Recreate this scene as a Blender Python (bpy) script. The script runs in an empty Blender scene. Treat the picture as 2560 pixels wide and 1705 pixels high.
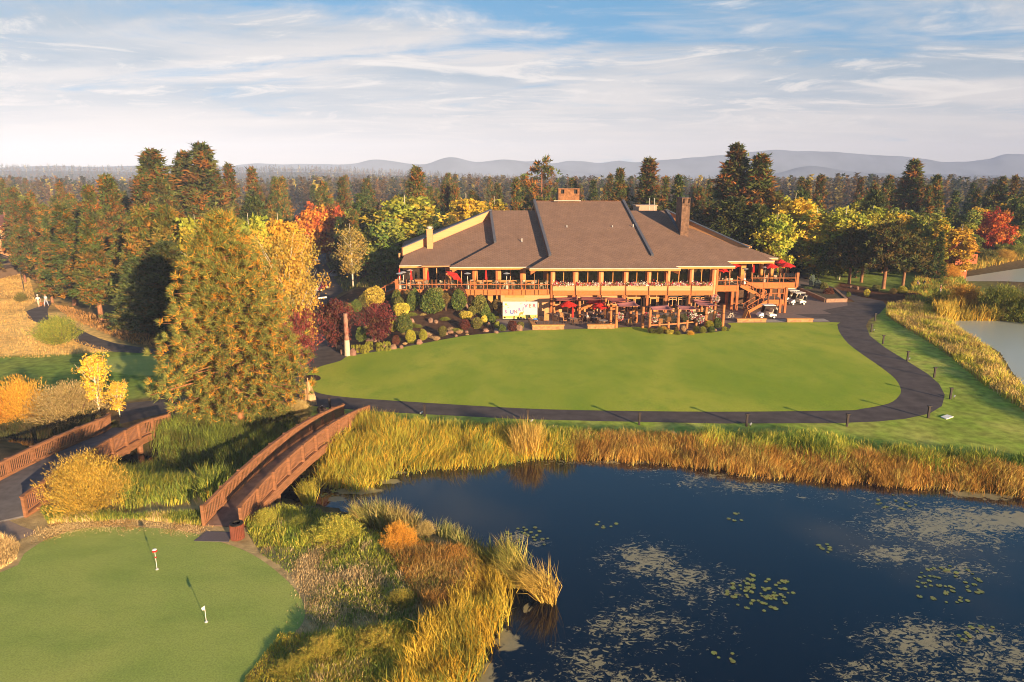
import bpy, math, random
import numpy as np
from mathutils import Vector, Matrix
random.seed(7); rng = np.random.default_rng(7)
C = bpy.context.scene.collection
PI = math.pi; R = math.radians
SC = bpy.context.scene
# ------------------------------------------------------------------ survey: photo pixel (2560 wide) -> place on the ground
F = 1707.0; PITCH = R(13.6); H = 18.5
cp, sp = math.cos(PITCH), math.sin(PITCH)
def ray(px, py):
    u = (px-1280)/F; v = (py-852.5)/F
    return Vector((u, cp - v*sp, -sp - v*cp))
def g(px, py, z=0.0):
    r = ray(px, py); t = (z-H)/r.z
    return Vector((r.x*t, r.y*t, z))
def at(px, py, Y):
    r = ray(px, py); t = Y/r.y
    return Vector((r.x*t, Y, H + r.z*t))
def xat(px, Y, z=0.0):            # x of a column seen at px, standing at distance Y
    dep = Y*cp - (z-H)*sp*1.0
    return (px-1280)/F*dep
def smooth(t): t = np.clip(t, 0, 1); return t*t*(3-2*t)
# ------------------------------------------------------------------ linking and tagging
def tag(o, label=None, cat=None, group=None, kind=None):
    if label: o['label'] = label
    if cat: o['category'] = cat
    if group: o['group'] = group
    if kind: o['kind'] = kind
    return o
def thing(name, label, cat, loc=(0,0,0), rz=0, group=None):
    o = bpy.data.objects.new(name, None); C.objects.link(o); o.empty_display_size = .2
    o.location = loc; o.rotation_euler = (0,0,rz)
    return tag(o, label, cat, group)
def link(name, me, parent=None):
    o = bpy.data.objects.new(name, me); C.objects.link(o)
    if parent: o.parent = parent
    return o
def copy_tree(o, parent=None):
    c = o.copy(); C.objects.link(c)
    if parent: c.parent = parent
    for ch in list(o.children): copy_tree(ch, c)
    return c
def dup(o, loc, rz=0, label=None, s=None):
    c = copy_tree(o); c.location = loc; c.rotation_euler = (0,0,rz)
    if label: c['label'] = label
    if s: c.scale = (s,s,s) if not hasattr(s,'__len__') else s
    return c
class MB:
    def __init__(s): s.v=[]; s.f=[]; s.m=[]; s.cur=0
    def add(s, vs, fs):
        b=len(s.v); s.v += [tuple(p) for p in vs]; s.f += [[i+b for i in f] for f in fs]; s.m += [s.cur]*len(fs)
        return s
    def box(s, x0,x1,y0,y1,z0,z1):
        return s.add([(x0,y0,z0),(x1,y0,z0),(x1,y1,z0),(x0,y1,z0),(x0,y0,z1),(x1,y0,z1),(x1,y1,z1),(x0,y1,z1)],
          [(3,2,1,0),(4,5,6,7),(0,1,5,4),(1,2,6,5),(2,3,7,6),(3,0,4,7)])
    def cb(s, c, d): return s.box(c[0]-d[0]/2,c[0]+d[0]/2,c[1]-d[1]/2,c[1]+d[1]/2,c[2]-d[2]/2,c[2]+d[2]/2)
    def bar(s, a, b, w, h=None, up=(0,0,1)):
        a=Vector(a); b=Vector(b); h=h or w; d=(b-a).normalized(); u=Vector(up)
        if abs(d.dot(u))>.99: u=Vector((1,0,0))
        r=d.cross(u).normalized()*(w/2); u=r.cross(d).normalized()*(h/2)
        return s.add([a-r-u,a+r-u,a+r+u,a-r+u,b-r-u,b+r-u,b+r+u,b-r+u],[(0,1,2,3),(7,6,5,4),(1,0,4,5),(2,1,5,6),(3,2,6,7),(0,3,7,4)])
    def tube(s, pts, rad, n=7, cap=True):
        pts=[Vector(p) for p in pts]; rad = rad if hasattr(rad,'__len__') else [rad]*len(pts)
        vs=[]; fs=[]
        for i,p in enumerate(pts):
            d=(pts[min(i+1,len(pts)-1)]-pts[max(i-1,0)])
            d = d.normalized() if d.length>1e-9 else Vector((0,0,1))
            u=Vector((0,0,1)) if abs(d.z)<.9 else Vector((1,0,0)); a=d.cross(u).normalized(); b=d.cross(a)
            for k in range(n):
                t=2*PI*k/n; vs.append(p+(a*math.cos(t)+b*math.sin(t))*rad[i])
        for i in range(len(pts)-1):
            for k in range(n):
                q=(k+1)%n; fs.append((i*n+k,i*n+q,(i+1)*n+q,(i+1)*n+k))
        if cap: fs.append(tuple(range(n))[::-1]); fs.append(tuple((len(pts)-1)*n+k for k in range(n)))
        return s.add(vs,fs)
    def lathe(s, prof, c=(0,0,0), n=12):
        vs=[]; fs=[]
        for r,z in prof:
            for k in range(n): t=2*PI*k/n; vs.append((c[0]+r*math.cos(t),c[1]+r*math.sin(t),c[2]+z))
        for i in range(len(prof)-1):
            for k in range(n): q=(k+1)%n; fs.append((i*n+k,i*n+q,(i+1)*n+q,(i+1)*n+k))
        return s.add(vs,fs)
    def poly(s, pts): return s.add(pts,[tuple(range(len(pts)))])
    def slab(s, pts, t):           # a polygon with thickness t hanging below it
        n=len(pts); dn=[Vector(p)-Vector((0,0,t)) for p in pts]
        return s.add(list(pts)+dn,[tuple(range(n)),tuple(range(2*n-1,n-1,-1))]+[(i,n+i,n+(i+1)%n,(i+1)%n) for i in range(n)])
    def blob(s, c, r, n=10, m=7, jit=.12, seed=0):
        q=random.Random(seed); vs=[]; fs=[]
        for i in range(m+1):
            th=PI*i/m
            for k in range(n):
                ph=2*PI*k/n; j=1+q.uniform(-jit,jit)
                vs.append((c[0]+r[0]*j*math.sin(th)*math.cos(ph),c[1]+r[1]*j*math.sin(th)*math.sin(ph),c[2]+r[2]*j*math.cos(th)))
        for i in range(m):
            for k in range(n): p=(k+1)%n; fs.append((i*n+k,(i+1)*n+k,(i+1)*n+p,i*n+p))
        return s.add(vs,fs)
    def build(s, name, mat, parent=None, label=None, smooth_=False, bevel=0):
        me=bpy.data.meshes.new(name); me.from_pydata(s.v,[],s.f); me.update()
        for m_ in (mat if isinstance(mat,(list,tuple)) else [mat]): me.materials.append(m_)
        if isinstance(mat,(list,tuple)): me.polygons.foreach_set('material_index', s.m)
        if smooth_: me.polygons.foreach_set('use_smooth',[True]*len(s.f))
        o=link(name,me,parent)
        if label: o['label']=label
        if bevel:
            b=o.modifiers.new('b','BEVEL'); b.width=bevel; b.segments=2
        return o
def np_mesh(name, V, Fc, col=None, mat=None):     # V (n,3), Fc (m,k) all k-gons, col (n,3)
    me=bpy.data.meshes.new(name); k=Fc.shape[1]
    me.vertices.add(len(V)); me.vertices.foreach_set('co', V.astype(np.float32).ravel())
    me.loops.add(Fc.size); me.loops.foreach_set('vertex_index', Fc.astype(np.int32).ravel())
    me.polygons.add(len(Fc)); me.polygons.foreach_set('loop_start', np.arange(0,Fc.size,k,dtype=np.int32))
    me.polygons.foreach_set('loop_total', np.full(len(Fc),k,dtype=np.int32))
    me.update(calc_edges=True)
    if col is not None:
        a=me.color_attributes.new('Col','FLOAT_COLOR','POINT')
        c=np.ones((len(V),4),np.float32); c[:,:3]=col; a.data.foreach_set('color', c.ravel())
    if mat: me.materials.append(mat)
    return me
# ------------------------------------------------------------------ materials
def nd(nt, t, **kw):
    n=nt.nodes.new(t)
    for k,v in kw.items(): setattr(n,k,v)
    return n
def M(name, col=(.5,.5,.5), rough=.8, var=.2, scale=3.0, bump=0.0, metal=0, spec=.3, attr=False, rand=0, trans=0, detail=4, stretch=None, col2=None, bscale=None, emit=None, gain=1):
    m=bpy.data.materials.new(name); m.use_nodes=True; nt=m.node_tree; L=nt.links
    b=nt.nodes['Principled BSDF']; b.inputs['Roughness'].default_value=rough; b.inputs['Metallic'].default_value=metal
    b.inputs['Specular IOR Level'].default_value=spec
    tc=nd(nt,'ShaderNodeTexCoord'); co=tc.outputs['Object']
    if stretch:
        mp=nd(nt,'ShaderNodeMapping'); mp.inputs['Scale'].default_value=stretch; L.new(co,mp.inputs['Vector']); co=mp.outputs[0]
    nz=nd(nt,'ShaderNodeTexNoise'); nz.inputs['Scale'].default_value=scale; nz.inputs['Detail'].default_value=detail; L.new(co,nz.inputs['Vector'])
    if attr:
        a=nd(nt,'ShaderNodeAttribute',attribute_name='Col'); src=a.outputs['Color']
    elif col2:
        mx=nd(nt,'ShaderNodeMix',data_type='RGBA'); mx.inputs[6].default_value=(*col,1); mx.inputs[7].default_value=(*col2,1)
        mr0=nd(nt,'ShaderNodeMapRange'); mr0.inputs[1].default_value=.4; mr0.inputs[2].default_value=.6; L.new(nz.outputs['Fac'],mr0.inputs[0]); L.new(mr0.outputs[0],mx.inputs[0]); src=mx.outputs[2]
    else:
        rg=nd(nt,'ShaderNodeRGB'); rg.outputs[0].default_value=(*col,1); src=rg.outputs[0]
    mr=nd(nt,'ShaderNodeMapRange'); mr.inputs[1].default_value=.3; mr.inputs[2].default_value=.7; mr.inputs[3].default_value=(1-var)*gain; mr.inputs[4].default_value=(1+var)*gain
    L.new(nz.outputs['Fac'],mr.inputs[0]); fac=mr.outputs[0]
    hs=nd(nt,'ShaderNodeHueSaturation'); L.new(src,hs.inputs['Color']); L.new(fac,hs.inputs['Value'])
    if rand:
        oi=nd(nt,'ShaderNodeObjectInfo')
        r1=nd(nt,'ShaderNodeMapRange'); r1.inputs[3].default_value=.5-rand*.022; r1.inputs[4].default_value=.5+rand*.022; L.new(oi.outputs['Random'],r1.inputs[0]); L.new(r1.outputs[0],hs.inputs['Hue'])
        mm=nd(nt,'ShaderNodeMath',operation='MULTIPLY_ADD'); mm.inputs[1].default_value=7.31; mm.inputs[2].default_value=0; L.new(oi.outputs['Random'],mm.inputs[0])
        fr=nd(nt,'ShaderNodeMath',operation='FRACT'); L.new(mm.outputs[0],fr.inputs[0])
        r2=nd(nt,'ShaderNodeMapRange'); r2.inputs[3].default_value=1-rand*.35; r2.inputs[4].default_value=1+rand*.35; L.new(fr.outputs[0],r2.inputs[0])
        mu=nd(nt,'ShaderNodeMath',operation='MULTIPLY'); L.new(fac,mu.inputs[0]); L.new(r2.outputs[0],mu.inputs[1]); L.new(mu.outputs[0],hs.inputs['Value'])
    L.new(hs.outputs[0],b.inputs['Base Color'])
    if bump:
        bp=nd(nt,'ShaderNodeBump'); bp.inputs['Distance'].default_value=bump; bp.inputs['Strength'].default_value=.8
        n2=nd(nt,'ShaderNodeTexNoise'); n2.inputs['Scale'].default_value=bscale or scale*4; n2.inputs['Detail'].default_value=3; L.new(co,n2.inputs['Vector'])
        L.new(n2.outputs['Fac'],bp.inputs['Height']); L.new(bp.outputs[0],b.inputs['Normal'])
    if trans:
        tr=nd(nt,'ShaderNodeBsdfTranslucent'); L.new(hs.outputs[0],tr.inputs['Color'])
        ms=nd(nt,'ShaderNodeMixShader'); ms.inputs[0].default_value=trans; L.new(b.outputs[0],ms.inputs[1]); L.new(tr.outputs[0],ms.inputs[2])
        L.new(ms.outputs[0],nt.nodes['Material Output'].inputs['Surface'])
    if emit: b.inputs['Emission Color'].default_value=(*emit[0],1); b.inputs['Emission Strength'].default_value=emit[1]
    m['bsdf']='x'
    return m
foliage=M('foliage',gain=1.25,attr=True,rough=.75,var=.25,scale=.6,rand=.6,trans=.2,spec=.15)
foliage_plain=M('foliage_plain',gain=1.2,attr=True,rough=.75,var=.2,scale=.5,rand=0,trans=.22,spec=.15)
bark_pine=M('bark_pine',(.21,.10,.05),.9,.4,6,.02,stretch=(1,1,.3),rand=.5,gain=1.2)
bark_white=M('bark_white',(.62,.55,.42),.8,.25,5,.01)
bark_grey=M('bark_grey',(.2,.15,.11),.9,.3,5,.02)
wood=M('bridge_wood',(.235,.105,.05),.75,.3,2.2,.004,stretch=(1,1,6))
wood_deck=M('bridge_planks',(.17,.10,.075),.85,.25,3,.004)
siding=M('siding_tan',(.59,.30,.135),.75,.1,1.2,.003,stretch=(.4,.4,8))
siding_rust=M('siding_rust',(.42,.145,.04),.75,.12,1.5,.003,stretch=(.4,.4,8))
beam=M('beam_rust',(.36,.12,.04),.75,.2,2)
col_or=M('column_orange',(.55,.25,.07),.7,.12,2)
glass=M('dark_glass',(.018,.016,.014),.08,.5,.5,spec=.6)
metal_w=M('pale_metal',(.62,.60,.56),.35,.1,3,metal=.6)
metal_d=M('dark_metal',(.03,.028,.026),.5,.2,3,metal=.4)
concrete=M('concrete',(.34,.29,.25),.85,.15,2,.004)
white=M('white_paint',(.78,.76,.72),.4,.05,2,spec=.5)
black=M('black_rubber',(.02,.02,.02),.7,.2,3)
red_cloth=M('red_canvas',(.50,.018,.012),.85,.12,2)
sail_cloth=M('sail_mesh_fabric',(.36,.10,.085),.9,.12,1.5,trans=.15)
logm=M('log_post',(.44,.17,.06),.75,.25,5,.01,stretch=(1,1,.2))
chair_d=M('chair_brown',(.10,.05,.03),.6,.2,3)
chair_o=M('chair_wicker',(.50,.24,.09),.7,.15,8)
chair_w=M('chair_cream',(.66,.55,.42),.7,.12,4)
rockm=M('boulder_stone',(.23,.13,.09),.9,.3,1.5,.05,rand=.5)
stonewall=M('stone_veneer',(.36,.19,.09),.9,.35,3.5,.02)
skin=M('skin',(.55,.33,.22),.6,.05,3)
# ------------------------------------------------------------------ camera, world, sun, haze
cam=bpy.data.cameras.new('camera'); co_=bpy.data.objects.new('camera',cam); C.objects.link(co_)
cam.sensor_width=36; cam.sensor_fit='HORIZONTAL'; cam.lens=F/2560*36; cam.clip_start=.5; cam.clip_end=30000
co_.location=(0,0,H); co_.rotation_euler=(PI/2-PITCH,0,0); SC.camera=co_
SUN_EL=R(10.5); sdir=Vector((.575,-.818,0)).normalized()   # towards the sun, on the ground
sv=Vector((sdir.x*math.cos(SUN_EL),sdir.y*math.cos(SUN_EL),math.sin(SUN_EL)))
sl=bpy.data.lights.new('sun','SUN'); sl.energy=4.9; sl.angle=R(.5); sl.color=(1,.71,.41)
so=bpy.data.objects.new('sun',sl); C.objects.link(so); so.rotation_euler=sv.to_track_quat('Z','Y').to_euler()
w=bpy.data.worlds.new('World'); SC.world=w; w.use_nodes=True; nt=w.node_tree; L=nt.links; nt.nodes.clear()
out=nd(nt,'ShaderNodeOutputWorld'); bg=nd(nt,'ShaderNodeBackground'); L.new(bg.outputs[0],out.inputs[0]); bg.inputs[1].default_value=.1
sky=nd(nt,'ShaderNodeTexSky',sky_type='NISHITA'); sky.sun_disc=False; sky.sun_elevation=R(14)
sky.sun_rotation=math.atan2(sdir.x,sdir.y)%(2*PI); sky.altitude=1200; sky.air_density=1.0; sky.dust_density=.6; sky.ozone_density=2.5
tc=nd(nt,'ShaderNodeTexCoord'); sx=nd(nt,'ShaderNodeSeparateXYZ'); L.new(tc.outputs['Generated'],sx.inputs[0])
def mth(op,a,b=None,c=None):
    n=nd(nt,'ShaderNodeMath',operation=op)
    for i,q in enumerate((a,b,c)):
        if q is None: continue
        if isinstance(q,(int,float)): n.inputs[i].default_value=q
        else: L.new(q,n.inputs[i])
    return n.outputs[0]
def mrange(x,a,b,c=0,d=1,sm=True):
    n=nd(nt,'ShaderNodeMapRange'); n.interpolation_type='SMOOTHSTEP' if sm else 'LINEAR'
    L.new(x,n.inputs[0]); n.inputs[1].default_value=a; n.inputs[2].default_value=b; n.inputs[3].default_value=c; n.inputs[4].default_value=d
    return n.outputs[0]
def mixc(f,a,b):
    n=nd(nt,'ShaderNodeMix',data_type='RGBA')
    if isinstance(f,(int,float)): n.inputs[0].default_value=f
    else: L.new(f,n.inputs[0])
    for i,q in ((6,a),(7,b)):
        if isinstance(q,tuple): n.inputs[i].default_value=(*q,1)
        else: L.new(q,n.inputs[i])
    return n.outputs[2]
z=mth('MAXIMUM',sx.outputs[2],0.0); zz=mth('ADD',z,.07)
cx=mth('DIVIDE',sx.outputs[0],zz); cy=mth('DIVIDE',sx.outputs[1],zz)
cb_=nd(nt,'ShaderNodeCombineXYZ'); L.new(cx,cb_.inputs[0]); L.new(cy,cb_.inputs[1])
def noise(scale,detail,rough,dist,sc,rot=0,loc=(0,0,0)):
    mp=nd(nt,'ShaderNodeMapping'); mp.inputs['Scale'].default_value=sc; mp.inputs['Rotation'].default_value=(0,0,rot); mp.inputs['Location'].default_value=loc; L.new(cb_.outputs[0],mp.inputs[0])
    n=nd(nt,'ShaderNodeTexNoise'); n.inputs['Scale'].default_value=scale; n.inputs['Detail'].default_value=detail; n.inputs['Roughness'].default_value=rough; n.inputs['Distortion'].default_value=dist; L.new(mp.outputs[0],n.inputs[0])
    return n.outputs['Fac']
big=noise(.42,6,.55,1.4,(.8,1.1,1),.35,(3.1,1.7,0))
fine=noise(1.15,10,.66,1.9,(.75,1.0,1),.55,(1.6,4.3,0))
tone=noise(.9,5,.55,.4,(.5,1,1),.2,(7,2,0))
d=mth('MULTIPLY_ADD',fine,.36,mth('MULTIPLY',big,.86))
d=mth('ADD',d,mrange(z,.06,.22,.17,-.10,False))       # overcast towards the horizon, breaking up higher
d=mth('ADD',d,mrange(z,.3,.7,0,-.03,False))
cov=mrange(d,.44,.66)
ccol=mixc(mrange(tone,.34,.64),(1.7,2.08,2.45),(3.3,3.1,3.0))
ccol=mixc(mrange(fine,.50,.66,0,.85),ccol,(4.1,3.75,3.45))
hor=mixc(mrange(z,.0,.13),(3.9,3.35,2.95),ccol)
skyc=nd(nt,'ShaderNodeHueSaturation'); skyc.inputs['Saturation'].default_value=1.25; skyc.inputs['Value'].default_value=1.0; L.new(sky.outputs[0],skyc.inputs['Color'])
skv=mixc(mrange(z,.30,.60,.9,.6),skyc.outputs[0],(.42,1.45,2.5))
skv=mixc(mrange(z,.38,.75,0,.8),skv,(.08,.32,.80))
final=mixc(mth('MULTIPLY',cov,.93),skv,hor)
L.new(final,bg.inputs[0])
SC.view_settings.view_transform='Standard'; SC.view_settings.look='None'; SC.view_settings.gamma=1; SC.view_settings.exposure=1.28
SC.cycles.max_bounces=6; SC.cycles.diffuse_bounces=2; SC.cycles.glossy_bounces=3; SC.cycles.transmission_bounces=4; SC.cycles.volume_bounces=0; SC.cycles.transparent_max_bounces=6
SC.cycles.volume_step_rate=5; SC.cycles.use_adaptive_sampling=True; SC.cycles.adaptive_threshold=.012; SC.cycles.filter_width=1.05; SC.cycles.denoising_prefilter='ACCURATE'
hz=MB().box(-3900,3900,-45,3700,-9,175).build('haze',None)
hm=bpy.data.materials.new('haze_air'); hm.use_nodes=True; hn=hm.node_tree; hn.nodes.remove(hn.nodes['Principled BSDF'])
pv=hn.nodes.new('ShaderNodeVolumePrincipled'); pv.inputs['Density'].default_value=.00025; pv.inputs['Color'].default_value=(.50,.64,1,1); pv.inputs['Anisotropy'].default_value=-.3
hn.links.new(pv.outputs[0],hn.nodes['Material Output'].inputs['Volume']); hz.data.materials.clear(); hz.data.materials.append(hm); tag(hz,'pale smoky blue haze filling the air over the forest','haze',kind='stuff')
hz.display_type='WIRE'
# ------------------------------------------------------------------ ground, ponds, paths
WZ=-.7
pond_px=[(2900,1290),(2560,1243),(2300,1214),(2050,1197),(1850,1180),(1790,1167),(1700,1152),(1500,1143),(1400,1138),(1290,1134),(1180,1140),(1080,1146),(1010,1156),(985,1168),(950,1180),(880,1194),(800,1197),(720,1180),(640,1168),(560,1160),(480,1160),(420,1150),(330,1132),(240,1110),(160,1080),(60,1062),(-60,1050),(-60,1085),(60,1112),(160,1150),(250,1186),(350,1206),(450,1216),(530,1222),(600,1226),(660,1234),(702,1246),(797,1262),(838,1270),(878,1286),(960,1310),(1041,1326),(1137,1326),(1177,1346),(1222,1376),(1252,1410),(1268,1450),(1262,1490),(1235,1530),(1215,1570),(1198,1618),(1185,1641),(1165,1676),(1130,1703),(1090,1790),(1060,1900),(3300,1900)]
def gpoly(px,z=0): return [tuple(g(x,y,z)) for x,y in px]
pond=np.array([(p[0],p[1]) for p in gpoly(pond_px,WZ)])
pr_px=[(2376,800),(2420,797),(2500,798),(2700,806),(3200,830),(3200,1090),(2620,1000),(2560,965),(2530,930),(2500,880),(2440,850),(2390,815)]
pondr=np.array([(p[0],p[1]) for p in gpoly(pr_px,WZ)])
pf_px=[(2415,704),(2460,688),(2520,670),(2600,658),(2800,650),(2900,700),(2600,722),(2540,708),(2480,708)]
pondf=np.array([(p[0],p[1]) for p in gpoly(pf_px,WZ)])
def sdf(P,poly):               # >0 outside
    d=np.full(len(P),1e9); ins=np.zeros(len(P),bool); n=len(poly)
    for i in range(n):
        a=poly[i]; b=poly[(i+1)%n]; e=b-a; w_=P-a
        t=np.clip((w_@e)/(e@e+1e-12),0,1); d=np.minimum(d,np.hypot(*(w_-t[:,None]*e).T))
        c=((a[1]<=P[:,1])&(b[1]>P[:,1]))|((b[1]<=P[:,1])&(a[1]>P[:,1]))
        xi=a[0]+(P[:,1]-a[1])/(b[1]-a[1]+1e-12)*e[0]
        ins^=c&(P[:,0]<xi)
    return np.where(ins,-d,d)
def shore(P): return np.minimum(np.minimum(sdf(P,pond),sdf(P,pondr)),sdf(P,pondf))
def vnoise(x,y,s,seed=0):      # cheap smooth value noise
    x=np.asarray(x)*s+seed*17.3; y=np.asarray(y)*s-seed*9.1; xi=np.floor(x); yi=np.floor(y); fx=smooth(x-xi); fy=smooth(y-yi)
    h=lambda a,b: np.modf(np.abs(np.sin(a*127.1+b*311.7+seed)*43758.5453))[0]
    return (h(xi,yi)*(1-fx)+h(xi+1,yi)*fx)*(1-fy)+(h(xi,yi+1)*(1-fx)+h(xi+1,yi+1)*fx)*fy
def inpoly(P,px,z=0): return sdf(P,np.array([(p[0],p[1]) for p in gpoly(px,z)]))
def height(P,d=None):
    if d is None: d=shore(P)
    z=-1.7+1.0*smooth((d+3)/3)+.7*smooth(d/2.2)
    x,y=P[:,0],P[:,1]
    gd=smooth((y-79)/11)*smooth((x+28)/4)*smooth((-3.5-x)/3)*1.5*smooth((125-y)/8)
    z=z+gd
    # low wooded rise far off to the left, and gentle swell of the plain
    z=z+smooth((y-900)/900)*smooth((-x/np.maximum(y,1)+.12)/.5)*30*(.8+.4*vnoise(x,y,.0012,3))
    z=z+smooth((y-300)/900)*(vnoise(x,y,.003,1)-.5)*5
    return z
gx=np.concatenate([-np.geomspace(3850,62,24),np.arange(-60,60.1,.6),np.geomspace(62,3850,24)])
gy=np.concatenate([np.linspace(-43,10,10),np.arange(12,126,.6),np.geomspace(127,3650,44)])
X,Y=np.meshgrid(gx,gy); P=np.stack([X.ravel(),Y.ravel()],1); D=shore(P); Z=height(P,D)
meadow_px=[(-300,640),(30,672),(75,690),(80,750),(130,760),(330,870),(250,884),(0,892),(-300,900)]
fair_px=[(-300,893),(0,889),(150,886),(400,872),(445,890),(440,980),(330,1000),(150,985),(-300,1000)]
shade_px=[(130,760),(330,870),(420,880),(700,930),(740,900),(740,640),(100,640),(80,740)]
garden_px=[(790,905),(760,860),(820,770),(900,745),(1000,735),(1390,735),(1390,800),(1245,842),(1100,850),(900,885),(860,895)]
rlawn_px=[(1990,720),(2120,640),(2300,690),(2440,745),(2600,790),(3100,1290),(2380,1195),(1850,1130),(1300,1090),(700,1060),(760,1000),(1500,1040),(2100,1045),(2200,760)]
col=np.zeros((len(P),3)); n1=vnoise(P[:,0],P[:,1],.25,2)[:,None]; n2=vnoise(P[:,0],P[:,1],.9,5)[:,None]; n3=vnoise(P[:,0],P[:,1],.06,8)[:,None]
A=lambda *c: np.array(c)
col[:]=A(.16,.10,.045)*(1-n1*.5)+A(.12,.12,.03)*n1*.5            # forest floor
far=(P[:,1]>320)[:,None]; col=np.where(far,A(.085,.075,.05)*(.7+.6*n3),col)
def zone(px,c,soft=1.0):
    global col
    k=smooth(.5-inpoly(P,px)/soft)[:,None]; col=col*(1-k)+c*k
zone(meadow_px,A(.88,.60,.20)*(1-n1*.3)+A(.5,.28,.09)*n1*.3,2)
zone(fair_px,A(.15,.25,.035)*(1-n1*.6)+A(.46,.42,.08)*n1*.5,1.2)
zone(rlawn_px,A(.25,.36,.04)*(1-n2*.5)+A(.62,.50,.15)*n2*.5*(.3+.9*n1),1.5)
zone([(1990,720),(2120,640),(2330,690),(2470,745),(2330,770),(2220,755)],A(.22,.30,.05)*(.6+.6*n1),2)
zone([(2060,742),(2100,705),(2200,725),(2300,745),(2290,775),(2205,765)],A(.14,.06,.03)*(.8+.3*n1),1)
zone(garden_px,A(.075,.040,.025)*(.8+.4*n2),1.2)
near=smooth((41-P[:,1])/6)[:,None]*smooth((D[:,None]+.2)/1.5)
col=col*(1-near)+(A(.50,.36,.17)*(.6+.4*n1)+A(.16,.15,.045)*(.5-.5*n1))*near
bank=(smooth((2.6-D)/2.0)*(P[:,1]<130))[:,None]; col=col*(1-bank)+(A(.10,.085,.035)*(.7+.5*n2))*bank
bed=smooth((.2-D)/.6)[:,None]; col=col*(1-bed)+A(.035,.03,.018)*bed
nx,ny=len(gx),len(gy); idx=np.arange(nx*ny).reshape(ny,nx)
Q=np.stack([idx[:-1,:-1],idx[:-1,1:],idx[1:,1:],idx[1:,:-1]],-1).reshape(-1,4)
soil=M('soil_and_grass',attr=True,var=.35,scale=1.3,bump=.05,rough=.95,bscale=9,spec=.1,detail=8)
me=np_mesh('ground',np.stack([P[:,0],P[:,1],Z],1),Q,col,soil); me.polygons.foreach_set('use_smooth',[True]*len(Q))
tag(link('ground',me),kind='structure')
# --- water: still, dark, with rafts of duckweed and weed
wm=bpy.data.materials.new('pond_water'); wm.use_nodes=True; n_=wm.node_tree; Lw=n_.links; b_=n_.nodes['Principled BSDF']
b_.inputs['Base Color'].default_value=(.001,.006,.016,1); b_.inputs['Roughness'].default_value=.03; b_.inputs['IOR'].default_value=1.33; b_.inputs['Specular IOR Level'].default_value=1.0
t_=nd(n_,'ShaderNodeTexCoord')
def wnoise(sc,det,dist=0,rough=.6,stretch=(1,1,1)):
    mp=nd(n_,'ShaderNodeMapping'); mp.inputs['Scale'].default_value=stretch; Lw.new(t_.outputs['Object'],mp.inputs[0])
    q=nd(n_,'ShaderNodeTexNoise'); q.inputs['Scale'].default_value=sc; q.inputs['Detail'].default_value=det; q.inputs['Distortion'].default_value=dist; q.inputs['Roughness'].default_value=rough; Lw.new(mp.outputs[0],q.inputs[0]); return q.outputs['Fac']
at_=nd(n_,'ShaderNodeAttribute',attribute_name='Col'); se=nd(n_,'ShaderNodeSeparateColor'); Lw.new(at_.outputs['Color'],se.inputs[0])
def wm_(op,a,b,c=None):
    q=nd(n_,'ShaderNodeMath',operation=op)
    for i,v in enumerate((a,b,c)):
        if v is None: continue
        if isinstance(v,(int,float)): q.inputs[i].default_value=v
        else: Lw.new(v,q.inputs[i])
    return q.outputs[0]
def wr(x,a,b,c=0,d=1):
    q=nd(n_,'ShaderNodeMapRange'); Lw.new(x,q.inputs[0])
    for i,v in enumerate((a,b,c,d)): q.inputs[i+1].default_value=v
    return q.outputs[0]
weed=wm_('ADD',wm_('MULTIPLY',wnoise(2.3,11,1.5,.74,(1,1.7,1)),1.0),wm_('MULTIPLY',wnoise(.55,4,1.0),.30))
mask=wr(wm_('ADD',weed,wm_('MULTIPLY',se.outputs[0],.27)),.868,.89)        # R: torn weed mats
duck=wr(wm_('ADD',wm_('MULTIPLY',wnoise(.9,9,1.4),.36),wm_('MULTIPLY',se.outputs[1],1.0)),.52,.55)      # G: closed duckweed skin
mk=wm_('MAXIMUM',mask,duck)
ac=nd(n_,'ShaderNodeMix',data_type='RGBA'); Lw.new(wnoise(5,5),ac.inputs[0]); ac.inputs[6].default_value=(.17,.16,.085,1); ac.inputs[7].default_value=(.36,.31,.17,1)
pale=nd(n_,'ShaderNodeMix',data_type='RGBA'); Lw.new(se.outputs[2],pale.inputs[0]); Lw.new(ac.outputs[2],pale.inputs[6]); pale.inputs[7].default_value=(.40,.44,.38,1)  # B: pale grey-green puts grazing sky reflection into the duckweed colour
ab=nd(n_,'ShaderNodeBsdfPrincipled'); Lw.new(pale.outputs[2],ab.inputs['Base Color']); ab.inputs['Roughness'].default_value=.3; ab.inputs['Specular IOR Level'].default_value=.5
bp_=nd(n_,'ShaderNodeBump'); bp_.inputs['Distance'].default_value=.006; bp_.inputs['Strength'].default_value=.3; Lw.new(wnoise(2.2,3,0,.5,(1,2.2,1)),bp_.inputs['Height']); Lw.new(bp_.outputs[0],b_.inputs['Normal'])
ms_=nd(n_,'ShaderNodeMixShader'); Lw.new(mk,ms_.inputs[0]); Lw.new(b_.outputs[0],ms_.inputs[1]); Lw.new(ab.outputs[0],ms_.inputs[2]); Lw.new(ms_.outputs[0],n_.nodes['Material Output'].inputs[0])
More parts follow.
